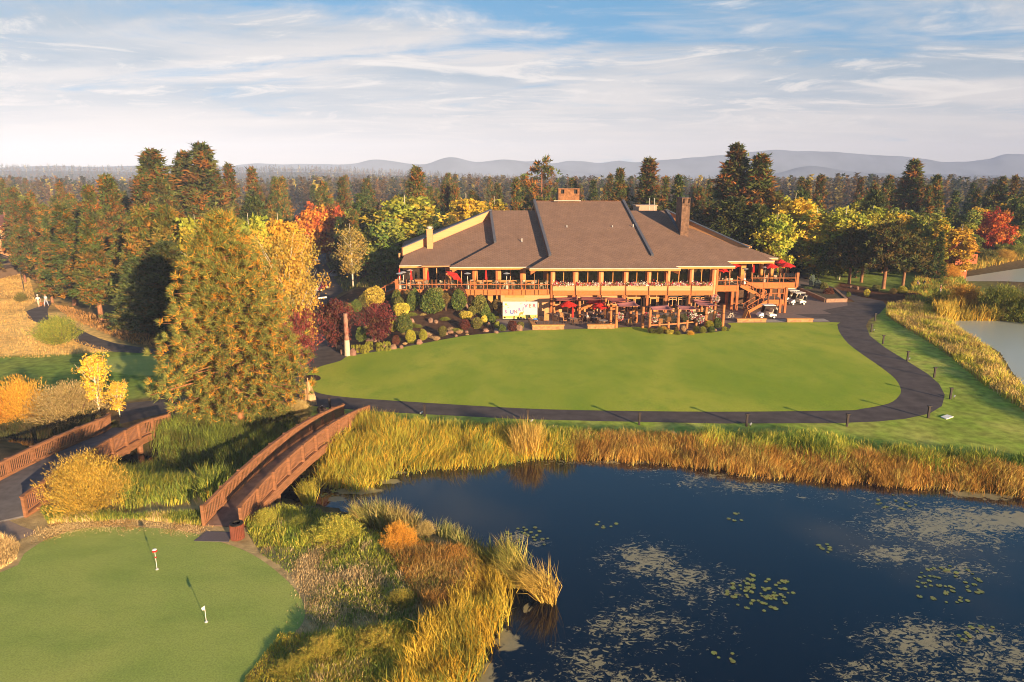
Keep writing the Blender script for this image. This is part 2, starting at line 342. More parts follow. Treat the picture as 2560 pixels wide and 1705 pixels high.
def water(poly,x0,x1,y0,y1,st,name,fcol):
    wx=np.arange(x0,x1+st,st); wy=np.arange(y0,y1+st,st); XX,YY=np.meshgrid(wx,wy); PP=np.stack([XX.ravel(),YY.ravel()],1)
    k=len(wx),len(wy); ii=np.arange(k[0]*k[1]).reshape(k[1],k[0]); q=np.stack([ii[:-1,:-1],ii[:-1,1:],ii[1:,1:],ii[1:,:-1]],-1).reshape(-1,4)
    dd=sdf(PP,poly); q=q[(dd[q]<2.6).any(1)]
    me=np_mesh(name,np.concatenate([PP,np.full((len(PP),1),WZ)],1),q,fcol(PP,dd),wm); tag(link(name,me),kind='structure')
def spot(PP,px,r,st=1):         # density bump at a seen place
    p=g(px[0],px[1],WZ); rx,ry=(r if hasattr(r,'__len__') else (r,r))
    return st*np.exp(-(((PP[:,0]-p.x)/rx)**2+((PP[:,1]-p.y)/ry)**2))
def wcol(PP,dd):
    r=np.zeros(len(PP))
    for px,rr,s in [((1620,1400),(3.2,2.6),.95),((1720,1450),(3,2.6),.9),((1640,1340),(2,1.2),.5),((1600,1570),(3.2,2.4),.8),((1480,1660),(2.6,2),.85),((1760,1580),(2.6,2),.5),((1860,1215),(4,1.5),.85),((1720,1210),(2,1),.75),((1600,1180),(3,1),.6),((2240,1270),(4,2),.7),((2330,1330),(5,3),1.0),((2430,1300),(6,3),.95),((2250,1385),(4,1.6),.85),((2400,1420),(4,1.6),.7),((2360,1600),(5,2),.95),((2250,1580),(3,1.4),.7),((2500,1650),(4,2),.9),((2300,1690),(5,2),.8),((1340,1355),(1.0,.7),.8),((1300,1340),(1.0,.8),.9),((2180,1290),(2,1),.6),((1290,1140),(4,.6),.7),((1520,1155),(9,.7),.8),((1850,1190),(7,.8),.8),((1480,1720),(5,2.5),.8),((2120,1240),(6,1.2),.6),((1330,1180),(1.4,.6),.4)]: r=np.maximum(r,spot(PP,px,rr,s))
    gg=np.zeros(len(PP))
    for px,rr,s in [((2480,1235),(7,1.6),1),((2560,1300),(4.5,2.2),1),((2400,1225),(4,.9),.8),((900,1205),(2.6,1.1),1),((900,1226),(2.6,1.0),1.1),((965,1203),(2.2,.8),1.1),((840,1248),(1.4,.7),1),((990,1180),(2.4,.8),.95),((830,1230),(2,.8),.7),((530,1192),(4,1.6),1.1),((400,1180),(8,2),1),((200,1130),(8,3),1),((1205,1680),(1.4,1.2),1),((1270,1600),(1.3,1.6),.95),((1320,1520),(1.2,1.1),.85),((1380,1500),(.8,.5),.7),((1290,1690),(1.2,.7),.75),((1180,1720),(2,1),1),((1350,1340),(.8,.6),.62),((1295,1690),(1,.6),.6)]: gg=np.maximum(gg,spot(PP,px,rr,s))
    edge=np.exp(-np.maximum(-dd,0)/.45)*.8
    gg=np.maximum(gg,edge)
    return np.stack([r,np.clip(gg,0,1.1)*.42,r*0],1)
water(pond,-46,46,16,54,.33,'pond_water',wcol)
fr=lambda PP,dd: np.stack([PP[:,0]*0,PP[:,0]*0+.47,PP[:,0]*0+.9],1)  # right pond: near-full cover in the pale reflection tint
water(pondr,30,120,40,96,1.0,'pond_water_right',lambda PP,dd: fr(PP,dd))
water(pondf,60,190,105,165,1.5,'pond_water_far',lambda PP,dd: np.stack([PP[:,0]*0,PP[:,0]*0+.46,PP[:,0]*0+.9],1))  # far pond: pale cover painted in place of bright reflected sky
# --- thin ground sheets
def sheet(name,px,z,mat,label=None):
    pts=[(p[0],p[1],z) for p in gpoly(px)]; 
    import mathutils.geometry as mg
    tri=mg.tessellate_polygon([[Vector(p) for p in pts]])
    m=MB(); m.add(pts,[tuple(t) for t in tri]); o=m.build(name,mat); tag(o,kind='structure')
    me=o.data; import bmesh; b=bmesh.new(); b.from_mesh(me); bmesh.ops.recalc_face_normals(b,faces=b.faces)
    if b.faces and b.faces[0].normal.z<0: bmesh.ops.reverse_faces(b,faces=b.faces)
    b.to_mesh(me); b.free(); return o
def sm(px,n=4,closed=True):    # round a traced outline (Catmull-Rom)
    q=[]; N=len(px)
    for i in range(N):
        p=[px[(i+k-1)%N] for k in range(4)]
        for j in range(n):
            t=j/n; q.append(tuple(.5*((2*p[1][c])+(-p[0][c]+p[2][c])*t+(2*p[0][c]-5*p[1][c]+4*p[2][c]-p[3][c])*t*t+(-p[0][c]+3*p[1][c]-3*p[2][c]+p[3][c])*t**3) for c in (0,1)))
    return q
def grassmat(name,c1,c2,c3,sc,sc2,mow=(1,1,1)):
    m=bpy.data.materials.new(name); m.use_nodes=True; t=m.node_tree; K=t.links; b=t.nodes['Principled BSDF']; b.inputs['Roughness'].default_value=.9; b.inputs['Specular IOR Level'].default_value=.1
    tc=nd(t,'ShaderNodeTexCoord'); mp=nd(t,'ShaderNodeMapping'); mp.inputs['Scale'].default_value=mow; K.new(tc.outputs['Object'],mp.inputs[0])
    def n(s,dt,dist=0,src=None):
        q=nd(t,'ShaderNodeTexNoise'); q.inputs['Scale'].default_value=s; q.inputs['Detail'].default_value=dt; q.inputs['Distortion'].default_value=dist; K.new(src or mp.outputs[0],q.inputs[0]); return q.outputs['Fac']
    def mix(f,a,b_,lo=.35,hi=.65):
        r=nd(t,'ShaderNodeMapRange'); K.new(f,r.inputs[0]); r.inputs[1].default_value=lo; r.inputs[2].default_value=hi
        x=nd(t,'ShaderNodeMix',data_type='RGBA'); K.new(r.outputs[0],x.inputs[0])
        for i,q in ((6,a),(7,b_)):
            if isinstance(q,tuple): x.inputs[i].default_value=(*q,1)
            else: K.new(q,x.inputs[i])
        return x.outputs[2]
    a=mix(n(sc,4,.8),c1,c2); a=mix(n(sc2,6),a,c3,.45,.85)
    hs=nd(t,'ShaderNodeHueSaturation'); K.new(a,hs.inputs['Color']); r=nd(t,'ShaderNodeMapRange'); K.new(n(14,4,0,tc.outputs['Object']),r.inputs[0]); r.inputs[1].default_value=.3; r.inputs[2].default_value=.7; r.inputs[3].default_value=.82; r.inputs[4].default_value=1.18; K.new(r.outputs[0],hs.inputs['Value'])
    K.new(hs.outputs[0],b.inputs['Base Color'])
    bp=nd(t,'ShaderNodeBump'); bp.inputs['Distance'].default_value=.03; bp.inputs['Strength'].default_value=.6; K.new(n(22 if name=='mown_turf' else 60,3,0,tc.outputs['Object']),bp.inputs['Height']); bp.inputs['Distance'].default_value=.03 if name=='mown_turf' else .008; K.new(bp.outputs[0],b.inputs['Normal'])
    return m
turf=grassmat('mown_turf',(.26,.35,.03),(.40,.43,.05),(.21,.33,.03),.10,.45,(1,.6,1))
green_m=grassmat('putting_turf',(.28,.36,.08),(.37,.41,.10),(.22,.31,.065),.18,.6,(.6,1,1))
asphalt=M('asphalt',(.085,.068,.066),.9,.28,.9,.006,bscale=60,detail=8)
brick=bpy.data.materials.new('brick_pavers'); brick.use_nodes=True; t=brick.node_tree; b=t.nodes['Principled BSDF']; b.inputs['Roughness'].default_value=.85
bt=nd(t,'ShaderNodeTexBrick'); tcb=nd(t,'ShaderNodeTexCoord'); t.links.new(tcb.outputs['Object'],bt.inputs['Vector']); bt.inputs['Scale'].default_value=1.6; bt.inputs['Color1'].default_value=(.22,.15,.125,1); bt.inputs['Color2'].default_value=(.16,.115,.10,1); bt.inputs['Mortar'].default_value=(.12,.10,.09,1); bt.inputs['Mortar Size'].default_value=.012; t.links.new(bt.outputs[0],b.inputs['Base Color'])
lawn_px=[(768,948),(772,932),(800,917),(850,903),(867,892),(900,886),(1000,870),(1100,851),(1170,839),(1250,832),(1331,826),(1415,824),(1475,822),(1530,820),(1610,818),(1632,830),(1680,836),(1750,834),(1815,826),(1828,815),(1822,808),(1900,807),(2085,806),(2093,812),(2098,830),(2121,860),(2165,893),(2200,917),(2238,948),(2252,975),(2246,992),(2220,1010),(2152,1023),(2100,1027),(1800,1030),(1500,1027),(1316,1022),(1120,1011),(950,1000),(860,993),(800,984),(780,972)]
asph_px=[(300,1024),(320,1008),(430,997),(560,985),(660,955),(716,930),(740,908),(900,880),(1300,822),(1960,803),(1960,765),(2137,755),(2116,741),(2082,723),(2040,712),(1994,700),(2000,692),(2050,705),(2100,725),(2159,744),(2208,753),(2216,765),(2200,783),(2172,800),(2165,815),(2174,839),(2214,870),(2265,901),(2320,935),(2348,960),(2362,987),(2355,1015),(2324,1034),(2265,1047),(2196,1054),(2100,1058),(1800,1059),(1500,1053),(1302,1048),(1064,1036),(924,1028),(840,1021),(790,1016),(700,1003),(600,1010),(470,1022),(380,1040),(300,1060)]
sheet('asphalt_path',asph_px,.010,asphalt)
sheet('driveway',[(742,912),(742,860),(752,800),(768,750),(760,700),(762,665),(770,640),(800,600),(840,600),(815,660),(850,700),(860,740),(835,790),(815,850),(860,893),(800,905)],.03,asphalt)
sheet('paved_terrace',[(1235,829),(1240,800),(1255,775),(1400,764),(1800,752),(1960,706),(1990,700),(2040,712),(2082,723),(2116,741),(2119,764),(2055,776),(2079,785),(1988,786),(2075,805),(1820,808),(1331,826)],.018,brick)
sheet('terrace_kerb',[(1845,800),(2060,797),(2075,804),(1840,807)],.024,concrete)
sheet('lawn',sm(lawn_px,3),.030,turf)
green_px=[(-400,1520),(0,1432),(60,1385),(120,1347),(200,1322),(280,1318),(400,1321),(480,1332),(540,1352),(600,1372),(650,1398),(700,1436),(742,1478),(762,1520),(757,1556),(728,1590),(690,1622),(650,1655),(615,1700),(590,1790),(400,2100),(-900,2300)]
sheet('putting_green',sm(green_px,3),.012,green_m)
sheet('tee_green',sm([(240,905),(300,890),(400,888),(440,900),(430,930),(350,940),(260,925)],3),.02,green_m)
sheet('golf_path',sm([(-260,1150),(-120,1230),(-40,1262),(0,1275),(20,1300),(60,1318),(90,1330),(60,1345),(0,1365),(-200,1420),(-500,1400)],3),.008,M('dusty_concrete',(.30,.22,.17),.9,.2,1.5,.004))
sheet('meadow_path',sm([(104,765),(119,753),(130,757),(120,772),(122,790),(143,803),(190,818),(224,836),(286,858),(386,873),(470,884),(560,905),(650,940),(600,960),(500,915),(393,886),(286,880),(200,860),(150,830),(107,812),(71,796),(66,778)],2),.02,asphalt)
sheet('mulch_ring',sm([(758,948),(766,940),(790,938),(802,945),(795,952),(765,952)],3),.038,M('dark_mulch',(.05,.022,.014),.95,.4,6,.02))
# ------------------------------------------------------------------ foliage builders
def tris(cent, size, col, elong=1.0, upbias=0.0, rs=None, sat=None):
    """random little leaf triangles round the centres"""
    n=len(cent); rs=rs or rng
    a=rs.normal(size=(n,3)); a/=np.linalg.norm(a,axis=1)[:,None]
    b=rs.normal(size=(n,3)); b[:,2]+=upbias; b-= (b*a).sum(1)[:,None]*a; b/=np.linalg.norm(b,axis=1)[:,None]+1e-9
    s=(np.asarray(size)*(.6+.8*rs.random(n)))[:,None] if np.ndim(size)==0 else (size*(.6+.8*rs.random(n)))[:,None]
    p0=cent-a*s*.5; p1=cent+a*s*.5; p2=cent+b*s*elong
    V=np.stack([p0,p1,p2],1).reshape(-1,3); Fc=np.arange(3*n).reshape(n,3)
    c=np.repeat(col,3,axis=0) if np.ndim(col)==2 else np.tile(col,(3*n,1))
    return V,Fc,c
def needles(cent, dirs, length, width, col, rs, spread=.9):
    n=len(cent); d=dirs+rs.normal(size=(n,3))*spread; d/=np.linalg.norm(d,axis=1)[:,None]+1e-9
    r=rs.normal(size=(n,3)); r-=(r*d).sum(1)[:,None]*d; r/=np.linalg.norm(r,axis=1)[:,None]+1e-9
    L_=(length*(.7+.5*rs.random(n)))[:,None]
    V=np.stack([cent-r*width/2+d*L_*.1,cent+r*width/2+d*L_*.1,cent+d*L_+r*width*.15],1).reshape(-1,3)
    return V,np.arange(3*n).reshape(n,3),np.repeat(col,3,axis=0)
def join(parts):
    V=[];Fc=[];c=[];o=0
    for v,f,k in parts: V.append(v);Fc.append(f+o);c.append(k);o+=len(v)
    return np.concatenate(V),np.concatenate(Fc),np.concatenate(c)
def pal(cols, n, rs, j=.2):
    cols=np.array(cols); i=rs.integers(0,len(cols),n); return cols[i]*(1+rs.uniform(-j,j,(n,1)))
OL=[(.085,.10,.02),(.10,.115,.022),(.13,.13,.03)]; OR=[(.26,.115,.018),(.20,.09,.018)]
BRN=[(.14,.075,.028),(.11,.07,.025),(.09,.075,.02),(.17,.075,.022)]; GRN=[(.045,.075,.016),(.06,.085,.018),(.035,.06,.02)]
YG=[(.26,.27,.03),(.20,.24,.03),(.34,.27,.03)]; GOLD=[(.55,.30,.025),(.48,.29,.03),(.38,.28,.035)]
def limb_tube(m,a,b,r0,r1,sag=.0,n=5):
    a=Vector(a);b=Vector(b); mid=(a+b)/2+Vector((0,0,sag)); m.tube([a,mid,b],[r0,(r0+r1)/2,r1],n,False)
def conifer(h, rad, cols, seed, jl=.62, start=.15, whorls=26, per=6, clump=9, leaf=.55, droop=-.15, top=.04, shape=.75, gap=.15, up=.25, trunk_r=None, leanx=0):
    """ponderosa-like tree: whorls of limbs, each carrying puffs of needles; returns crown mesh and trunk MB"""
    rs=np.random.default_rng(seed); q=random.Random(seed); P_=[];Dn=[];S=[];Cc=[]
    m=MB(); tr=trunk_r or h*.018
    m.tube([(0,0,-.4),(0,0,h*.03),(.1*q.uniform(-1,1),0,h*.4),(.0,0,h*.8),(0,0,h*.98)],[tr*1.35,tr,tr*.8,tr*.35,.02],8)
    for i in range(whorls):
        t=start+(1-start)*(i+.5)/whorls; tt=(t-start)/(1-start)
        prof=(min(1,tt/.16)**.6)*(1-tt)**shape+top
        for k in range(per):
            if q.random()<gap*(1-.5*tt): continue
            ph=2*PI*(k/per)+i*1.1+q.uniform(-.4,.4); r=rad*prof*q.uniform(jl,1.12)
            z0=t*h+q.uniform(-.5,.5)*h/whorls; tip=Vector((math.cos(ph)*r,math.sin(ph)*r,z0+r*(up-.3*(1-tt))+droop*r))
            base=Vector((0,0,z0)); limb_tube(m,base,tip,max(.02,tr*.22*(1-tt*.7)),.015,0,3)
            nc=max(2,int(clump*(.35+.65*prof)))
            for c in range(nc):
                f=(.35+.65*(c+q.random())/nc); p=base.lerp(tip,f); sp_=(.10*rad+.13*r*(1-f))*(1-.65*tt)
                P_.append(p+Vector((q.gauss(0,sp_),q.gauss(0,sp_),q.gauss(0,sp_*.6)))); Dn.append((tip-base).normalized()*.6+Vector((0,0,.5))); S.append(q.uniform(.8,1.25))
                Cc.append(cols[q.randrange(len(cols))])
    P_=np.array([tuple(p) for p in P_]); Dn=np.array([tuple(p) for p in Dn]); S=np.array(S); Cc=np.array(Cc)
    return P_,Dn,S,Cc,m,rs
def conifer_mesh(name,h,rad,cols,seed,leaf=.6,k=8,near=False,**kw):
    P_,Dn,S,Cc,m,rs=conifer(h,rad,cols,seed,leaf=leaf,**kw)
    n=len(P_); idx=np.repeat(np.arange(n),k)
    c=Cc[idx]*(1+rs.uniform(-.25,.25,(n*k,1)))
    if near: V,Fc,cc=needles(P_[idx]+rs.normal(size=(n*k,3))*leaf*.12,Dn[idx],leaf*S[idx],leaf*.09,c,rs,.75)
    else: V,Fc,cc=needles(P_[idx]+rs.normal(size=(n*k,3))*leaf*.28,Dn[idx],leaf*S[idx],leaf*.42,c,rs,.8)
    crown=np_mesh(name,V,Fc,cc,foliage)
    return crown,m
def broad(name,h,rad,cols,seed,start=.25,nb=26,leaf=.28,n=5000,shape='oval',trunk=.12,fork=.25,lump=1.0,barkm=None,stems=1,airy=0):
    """leafy tree: limbs fanning upward, leaves gathered round the twigs"""
    rs=np.random.default_rng(seed); q=random.Random(seed); m=MB(); ends=[]
    for s_ in range(stems):
        ox=q.uniform(-.25,.25)*rad if stems>1 else 0; lean=q.uniform(-.12,.12)*rad if stems==1 else ox*1.3
        m.tube([(ox*.2,0,-.3),(ox*.5,0,h*.25),(ox*.6+lean,0,h*.6),(ox+lean,0,h*.93)],[trunk,trunk*.8,trunk*.45,.02],6)
        for i in range(nb//stems):
            t=start+(1-start)*(i+.5)/(nb//stems)*.95; tt=(t-start)/(1-start)
            if shape=='oval': pr=math.sin(PI*min(.97,.12+tt*.85))**.7
            elif shape=='cone': pr=(1-tt)**.7*min(1,tt/.12+.3)
            else: pr=math.sqrt(max(0,1-(tt*.96)**2))
            ph=i*2.4+q.uniform(-.4,.4); r=rad*pr*q.uniform(.6,1.05); z0=t*h*.86
            tip=Vector((ox+math.cos(ph)*r,math.sin(ph)*r,min(h,z0+r*fork*q.uniform(1,2.6)))); base=Vector((ox*.6,0,max(h*start*.6,z0-r*.35)))
            limb_tube(m,base,tip,trunk*.28,.012,-.03*r,3)
            for c in range(5):
                f=.3+.7*(c+q.random())/5; ends.append((base.lerp(tip,f)+Vector([q.gauss(0,.11*rad*lump) for _ in range(3)]),q.randrange(len(cols))))
    E_=np.array([tuple(e[0]) for e in ends]); ci=np.array([e[1] for e in ends]); i=rs.integers(0,len(E_),n)
    cl=rs.normal(size=(n,3))*rad*.12*lump*np.array([1,1,.75]); cc=np.array(cols)[ci[i]]*(1+rs.uniform(-.25,.25,(n,1)))
    V,Fc,c=tris(E_[i]+cl,leaf,cc,1.0,.3,rs)
    return np_mesh(name,V,Fc,c,foliage),m
PROTO={}
def tree(kind,loc,rz,s,label,cat,group=None,parts=('crown','trunk')):
    cm,tm=PROTO[kind]; nm,tn=NAMES[kind]
    o=thing(nm,label,cat,loc,rz,group); o.scale=s if hasattr(s,'__len__') else (s,s,s)
    link('crown',cm,o); link('trunk',tm,o); return o
NAMES={}
def proto(kind,nm,crown_m,bark):
    crown,m=crown_m; me=bpy.data.meshes.new('trunk'); me.from_pydata(m.v,[],m.f); me.materials.append(bark); me.polygons.foreach_set('use_smooth',[True]*len(m.f)); PROTO[kind]=(crown,me); NAMES[kind]=(nm,'trunk')
def shrub_mesh(name,cols,seed,n=1400,leaf=.12,squash=1,shell=.9,rough=.06,core=True,box=False):
    """clipped or loose shrub of unit radius resting on z=0: leaf faces packed round a bumpy solid"""
    rs=np.random.default_rng(seed); v=rs.normal(size=(n,3)); v/=np.linalg.norm(v,axis=1)[:,None]
    if box: v=np.sign(v)*np.abs(v)**.45; v/=np.abs(v).max(1)[:,None]*.85+.15*np.linalg.norm(v,axis=1)[:,None]
    bumps=1+rough*(np.sin(v[:,0]*5+seed)+np.sin(v[:,1]*6+seed*2)+np.sin(v[:,2]*5+seed*3))
    rr=bumps*(shell+(1-shell)*rs.random(n)**.5)*rs.choice([1,1,1,.93],n)
    p=v*rr[:,None]; p[:,2]=p[:,2]*squash+squash
    c=pal(cols,n,rs,.28)
    V,Fc,cc=tris(p,leaf,c,1.1,.2,rs)
    return np_mesh(name,V,Fc,cc,foliage)
def loose_mesh(name,cols,seed,n=2600,leaf=.10,stems=60,squash=.9,ln=2.2):
    """loose willow-like bush: arching shoots carrying narrow leaves"""
    rs=np.random.default_rng(seed); P_=[];Dn=[];
    per=n//stems
    for i in range(stems):
        ph=rs.uniform(0,2*PI); el=rs.uniform(.1,1)**.7*PI/2; d=np.array([math.cos(ph)*math.cos(el),math.sin(ph)*math.cos(el),math.sin(el)*squash*1.7]); L_=rs.uniform(.75,1.08)
        b=np.array([math.cos(ph),math.sin(ph),0])*.25*rs.random()
        t=rs.random(per)**.55; P_.append(b+d*t[:,None]*L_+rs.normal(size=(per,3))*.055*np.array([1,1,.9])); Dn.append(np.tile(d*.9+np.array([0,0,.35]),(per,1)))
    P_=np.concatenate(P_); Dn=np.concatenate(Dn); P_[:,2]=np.abs(P_[:,2])
    c=pal(cols,len(P_),rs,.3); V,Fc,cc=needles(P_,Dn,leaf*ln*np.ones(len(P_)),leaf*.45,c,rs,.5)
    return np_mesh(name,V,Fc,cc,foliage)
def tuft_mesh(name,cols,seed,n=260,spread=.55,width=.035,h=1.0):
    rs=np.random.default_rng(seed); ph=rs.uniform(0,2*PI,n); t=rs.random(n)**.6*spread
    b=np.stack([np.cos(ph)*t*.25,np.sin(ph)*t*.25,t*0],1); d=np.stack([np.cos(ph)*t,np.sin(ph)*t,1-t*.5],1)
    V,Fc,cc=needles(b,d,h*np.ones(n),width,pal(cols,n,rs,.25),rs,.08); return np_mesh(name,V,Fc,cc,foliage)
def blades(P,Zb,hh,wd,cols,lean=(0,0),rs=None,curve=.35):
    """grass or reed blades (two faces each, bending over) rooted at points P"""
    n=len(P); rs=rs or rng; a=rs.uniform(0,2*PI,n); r=np.stack([np.cos(a),np.sin(a),a*0],1)*(wd/2)
    d=np.stack([rs.normal(size=n)*.22+lean[0],rs.normal(size=n)*.22+lean[1],np.ones(n)],1); d/=np.linalg.norm(d,axis=1)[:,None]
    h=(hh*(.65+.5*rs.random(n)))[:,None]; b=np.stack([P[:,0],P[:,1],Zb],1); m=b+d*h*.6
    d2=d+np.stack([rs.normal(size=n)*curve+lean[0],rs.normal(size=n)*curve+lean[1],-np.abs(rs.normal(size=n))*curve],1); d2/=np.linalg.norm(d2,axis=1)[:,None]
    t=m+d2*h*.42
    V=np.stack([b-r,b+r,m+r*.8,m-r*.8,t],1).reshape(-1,3); i=np.arange(n)*5
    Fc=np.concatenate([np.stack([i,i+1,i+2],1),np.stack([i,i+2,i+3],1),np.stack([i+3,i+2,i+4],1)])
    return V,Fc,np.repeat(cols,5,axis=0)
def fill_px(px, n, rs, z=0):   # random ground points inside an outline
    q=np.array([(p[0],p[1]) for p in gpoly(px,z)]); lo=q.min(0); hi=q.max(0); out=np.zeros((0,2))
    while len(out)<n:
        P=rs.uniform(lo,hi,(n*2,2)); out=np.concatenate([out,P[sdf(P,q)<0]])
    return out[:n]
# ------------------------------------------------------------------ clubhouse
SL=.431
def PL(px,py,z0):
    r=ray(px,py); t=(H-z0+SL*91.5)/(SL*r.y-r.z); return Vector((r.x*t,r.y*t,H+r.z*t))
shingle=bpy.data.materials.new('roof_shingles'); shingle.use_nodes=True; t=shingle.node_tree; b=t.nodes['Principled BSDF']; b.inputs['Roughness'].default_value=.9; b.inputs['Specular IOR Level'].default_value=.15
tcb=nd(t,'ShaderNodeTexCoord'); bt=nd(t,'ShaderNodeTexBrick'); t.links.new(tcb.outputs['Object'],bt.inputs['Vector']); bt.inputs['Scale'].default_value=1.0; bt.inputs['Brick Width'].default_value=.5; bt.inputs['Row Height'].default_value=.26
bt.inputs['Color1'].default_value=(.235,.145,.105,1); bt.inputs['Color2'].default_value=(.195,.12,.088,1); bt.inputs['Mortar'].default_value=(.12,.08,.065,1); bt.inputs['Mortar Size'].default_value=.022
nz=nd(t,'ShaderNodeTexNoise'); nz.inputs['Scale'].default_value=.5; nz.inputs['Detail'].default_value=6; t.links.new(tcb.outputs['Object'],nz.inputs[0])
hs=nd(t,'ShaderNodeHueSaturation'); mr=nd(t,'ShaderNodeMapRange'); mr.inputs[1].default_value=.3; mr.inputs[2].default_value=.7; mr.inputs[3].default_value=.92; mr.inputs[4].default_value=1.08; t.links.new(nz.outputs['Fac'],mr.inputs[0]); t.links.new(mr.outputs[0],hs.inputs['Value']); t.links.new(bt.outputs[0],hs.inputs['Color']); t.links.new(hs.outputs[0],b.inputs['Base Color'])
bp=nd(t,'ShaderNodeBump'); bp.inputs['Distance'].default_value=.03; bp.inputs['Strength'].default_value=.6; t.links.new(bt.outputs['Fac'],bp.inputs['Height']); bp.invert=True; t.links.new(bp.outputs[0],b.inputs['Normal'])
capm=M('rake_cap_metal',(.10,.105,.13),.5,.1,2,metal=.2)
gutm=M('gutter_trim',(.62,.50,.42),.5,.1,2)
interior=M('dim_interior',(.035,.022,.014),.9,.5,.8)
gw=bpy.data.materials.new('window_glass'); gw.use_nodes=True; t=gw.node_tree; t.nodes.remove(t.nodes['Principled BSDF'])
tb=nd(t,'ShaderNodeBsdfTransparent'); tb.inputs[0].default_value=(.62,.58,.5,1); gb=nd(t,'ShaderNodeBsdfGlossy'); gb.inputs['Roughness'].default_value=.03; fr_=nd(t,'ShaderNodeFresnel'); fr_.inputs[0].default_value=1.5
ms=nd(t,'ShaderNodeMixShader'); t.links.new(fr_.outputs[0],ms.inputs[0]); t.links.new(tb.outputs[0],ms.inputs[1]); t.links.new(gb.outputs[0],ms.inputs[2]); t.links.new(ms.outputs[0],t.nodes['Material Output'].inputs[0])
railglass=gw.copy(); railglass.name='rail_glass'; [n for n in railglass.node_tree.nodes if n.type=='BSDF_TRANSPARENT'][0].inputs[0].default_value=(.9,.88,.85,1)
club=thing('clubhouse','long timber clubhouse with stepped brown shingle roofs facing the lawn','building',(8,95,0))
def P_(o,par=None):             # parent keeping the world place
    par=par or club; o.parent=par; o.matrix_parent_inverse=Matrix.Translation(-Vector(par.location)) if par.rotation_euler.z==0 else par.matrix_basis.inverted(); return o
def roofslab(pts,label=None,th=.34,side=True):
    m=MB(); m.poly(pts); o=P_(m.build('roof',shingle,None,label))
    import bmesh; bm=bmesh.new(); bm.from_mesh(o.data); bmesh.ops.recalc_face_normals(bm,faces=bm.faces)
    for f in bm.faces:
        if f.normal.z<0: f.normal_flip()
    bm.to_mesh(o.data); bm.free()
    s=MB(); s.slab([Vector(p)-Vector((0,0,.012)) for p in pts],th); P_(s.build('fascia',col_or))
    return o
def cap(a,b,w=.38,h=.36,m_=None): P_(MB().bar(Vector(a)+Vector((0,0,.06)),Vector(b)+Vector((0,0,.06)),w,h).build('rake_cap',m_ or capm))
def gutter(a,b):
    a=Vector(a)+Vector((0,-.08,-.03)); b=Vector(b)+Vector((0,-.08,-.03)); P_(MB().bar(a,b,.14,.10).build('gutter',gutm))
z1,z2,z3=6.38,5.5,4.6
S1=[PL(1336,502,z1),PL(1375,640,z1),PL(1324,671,z1),PL(1702,671,z1),PL(1631,640,z1),PL(1557.5,502,z1)]
roofslab(S1,'tallest central roof slope')
cap(S1[0],S1[1]); cap(S1[5],S1[4]); gutter(S1[2],S1[3])
S2=[PL(1226,526,z2),PL(1238,607,z2),PL(1124.5,668,z2),PL(1838,665,z2),PL(1699,580,z2),PL(1666,526.5,z2)]
roofslab(S2,'middle tier roof slope'); cap(S2[0],S2[1]); cap(S2[5],S2[4]); gutter(S2[2],S2[3])
S3=[PL(1223,548,z3),PL(1011,638,z3),PL(998,664,z3),PL(1260,661,z3),PL(1260,560,z3)]
roofslab(S3,'low left roof slope'); gutter(S3[2],S3[3])
S3r=[PL(1675,560,z3),PL(1735,573,z3),PL(1847,618,z3),PL(1873,620,z3),PL(1936,652,z3),PL(1700,656,z3)]
roofslab(S3r,'low right roof slope'); gutter(PL(1936,652,z3),PL(1815,653,z3))
z4=4.1; S4=[PL(1840,612,z4),PL(1873,620,z4),PL(1945,644.5,z4),PL(1860,645.5,z4),PL(1830,625,z4)]
roofslab(S4,'small roof slope at the right end'); gutter(S4[2],S4[3])
def skirt(a,b,dz,name='roof_step_wall',m_=None):
    a=Vector(a);b=Vector(b); m=MB(); n=(b-a).cross(Vector((0,0,1))).normalized()*.08
    m.add([a-n,b-n,b-n-Vector((0,0,dz)),a-n-Vector((0,0,dz)),a+n,b+n,b+n-Vector((0,0,dz)),a+n-Vector((0,0,dz))],[(0,1,2,3),(7,6,5,4),(0,4,5,1),(3,2,6,7),(0,3,7,4),(1,5,6,2)]); P_(m.build(name,m_ or capm))
dn=Vector((0,0,.12))
for q in ((S1[0],S1[1]),(S1[1],S1[2]),(S1[5],S1[4]),(S1[4],S1[3]),(S2[0],S2[1]),(S2[1],S2[2]),(S2[5],S2[4]),(S2[4],S2[3])):
    skirt(q[0]-dn,q[1].lerp(q[0],.04)-dn,.78,m_=beam)
# back slopes, running down behind the ridges
for (a,b,dY,dz,lb) in ((S1[0],S1[5],19,8,'rear slope behind the high ridge'),(S2[0],S2[5],16,6.5,'rear slope behind the middle ridge')):
    roofslab([a,b,b+Vector((-2,dY,-dz)),a+Vector((-2,dY,-dz))],lb)
skirt(S1[0],S1[5],1.7,'roof_step_wall',beam)
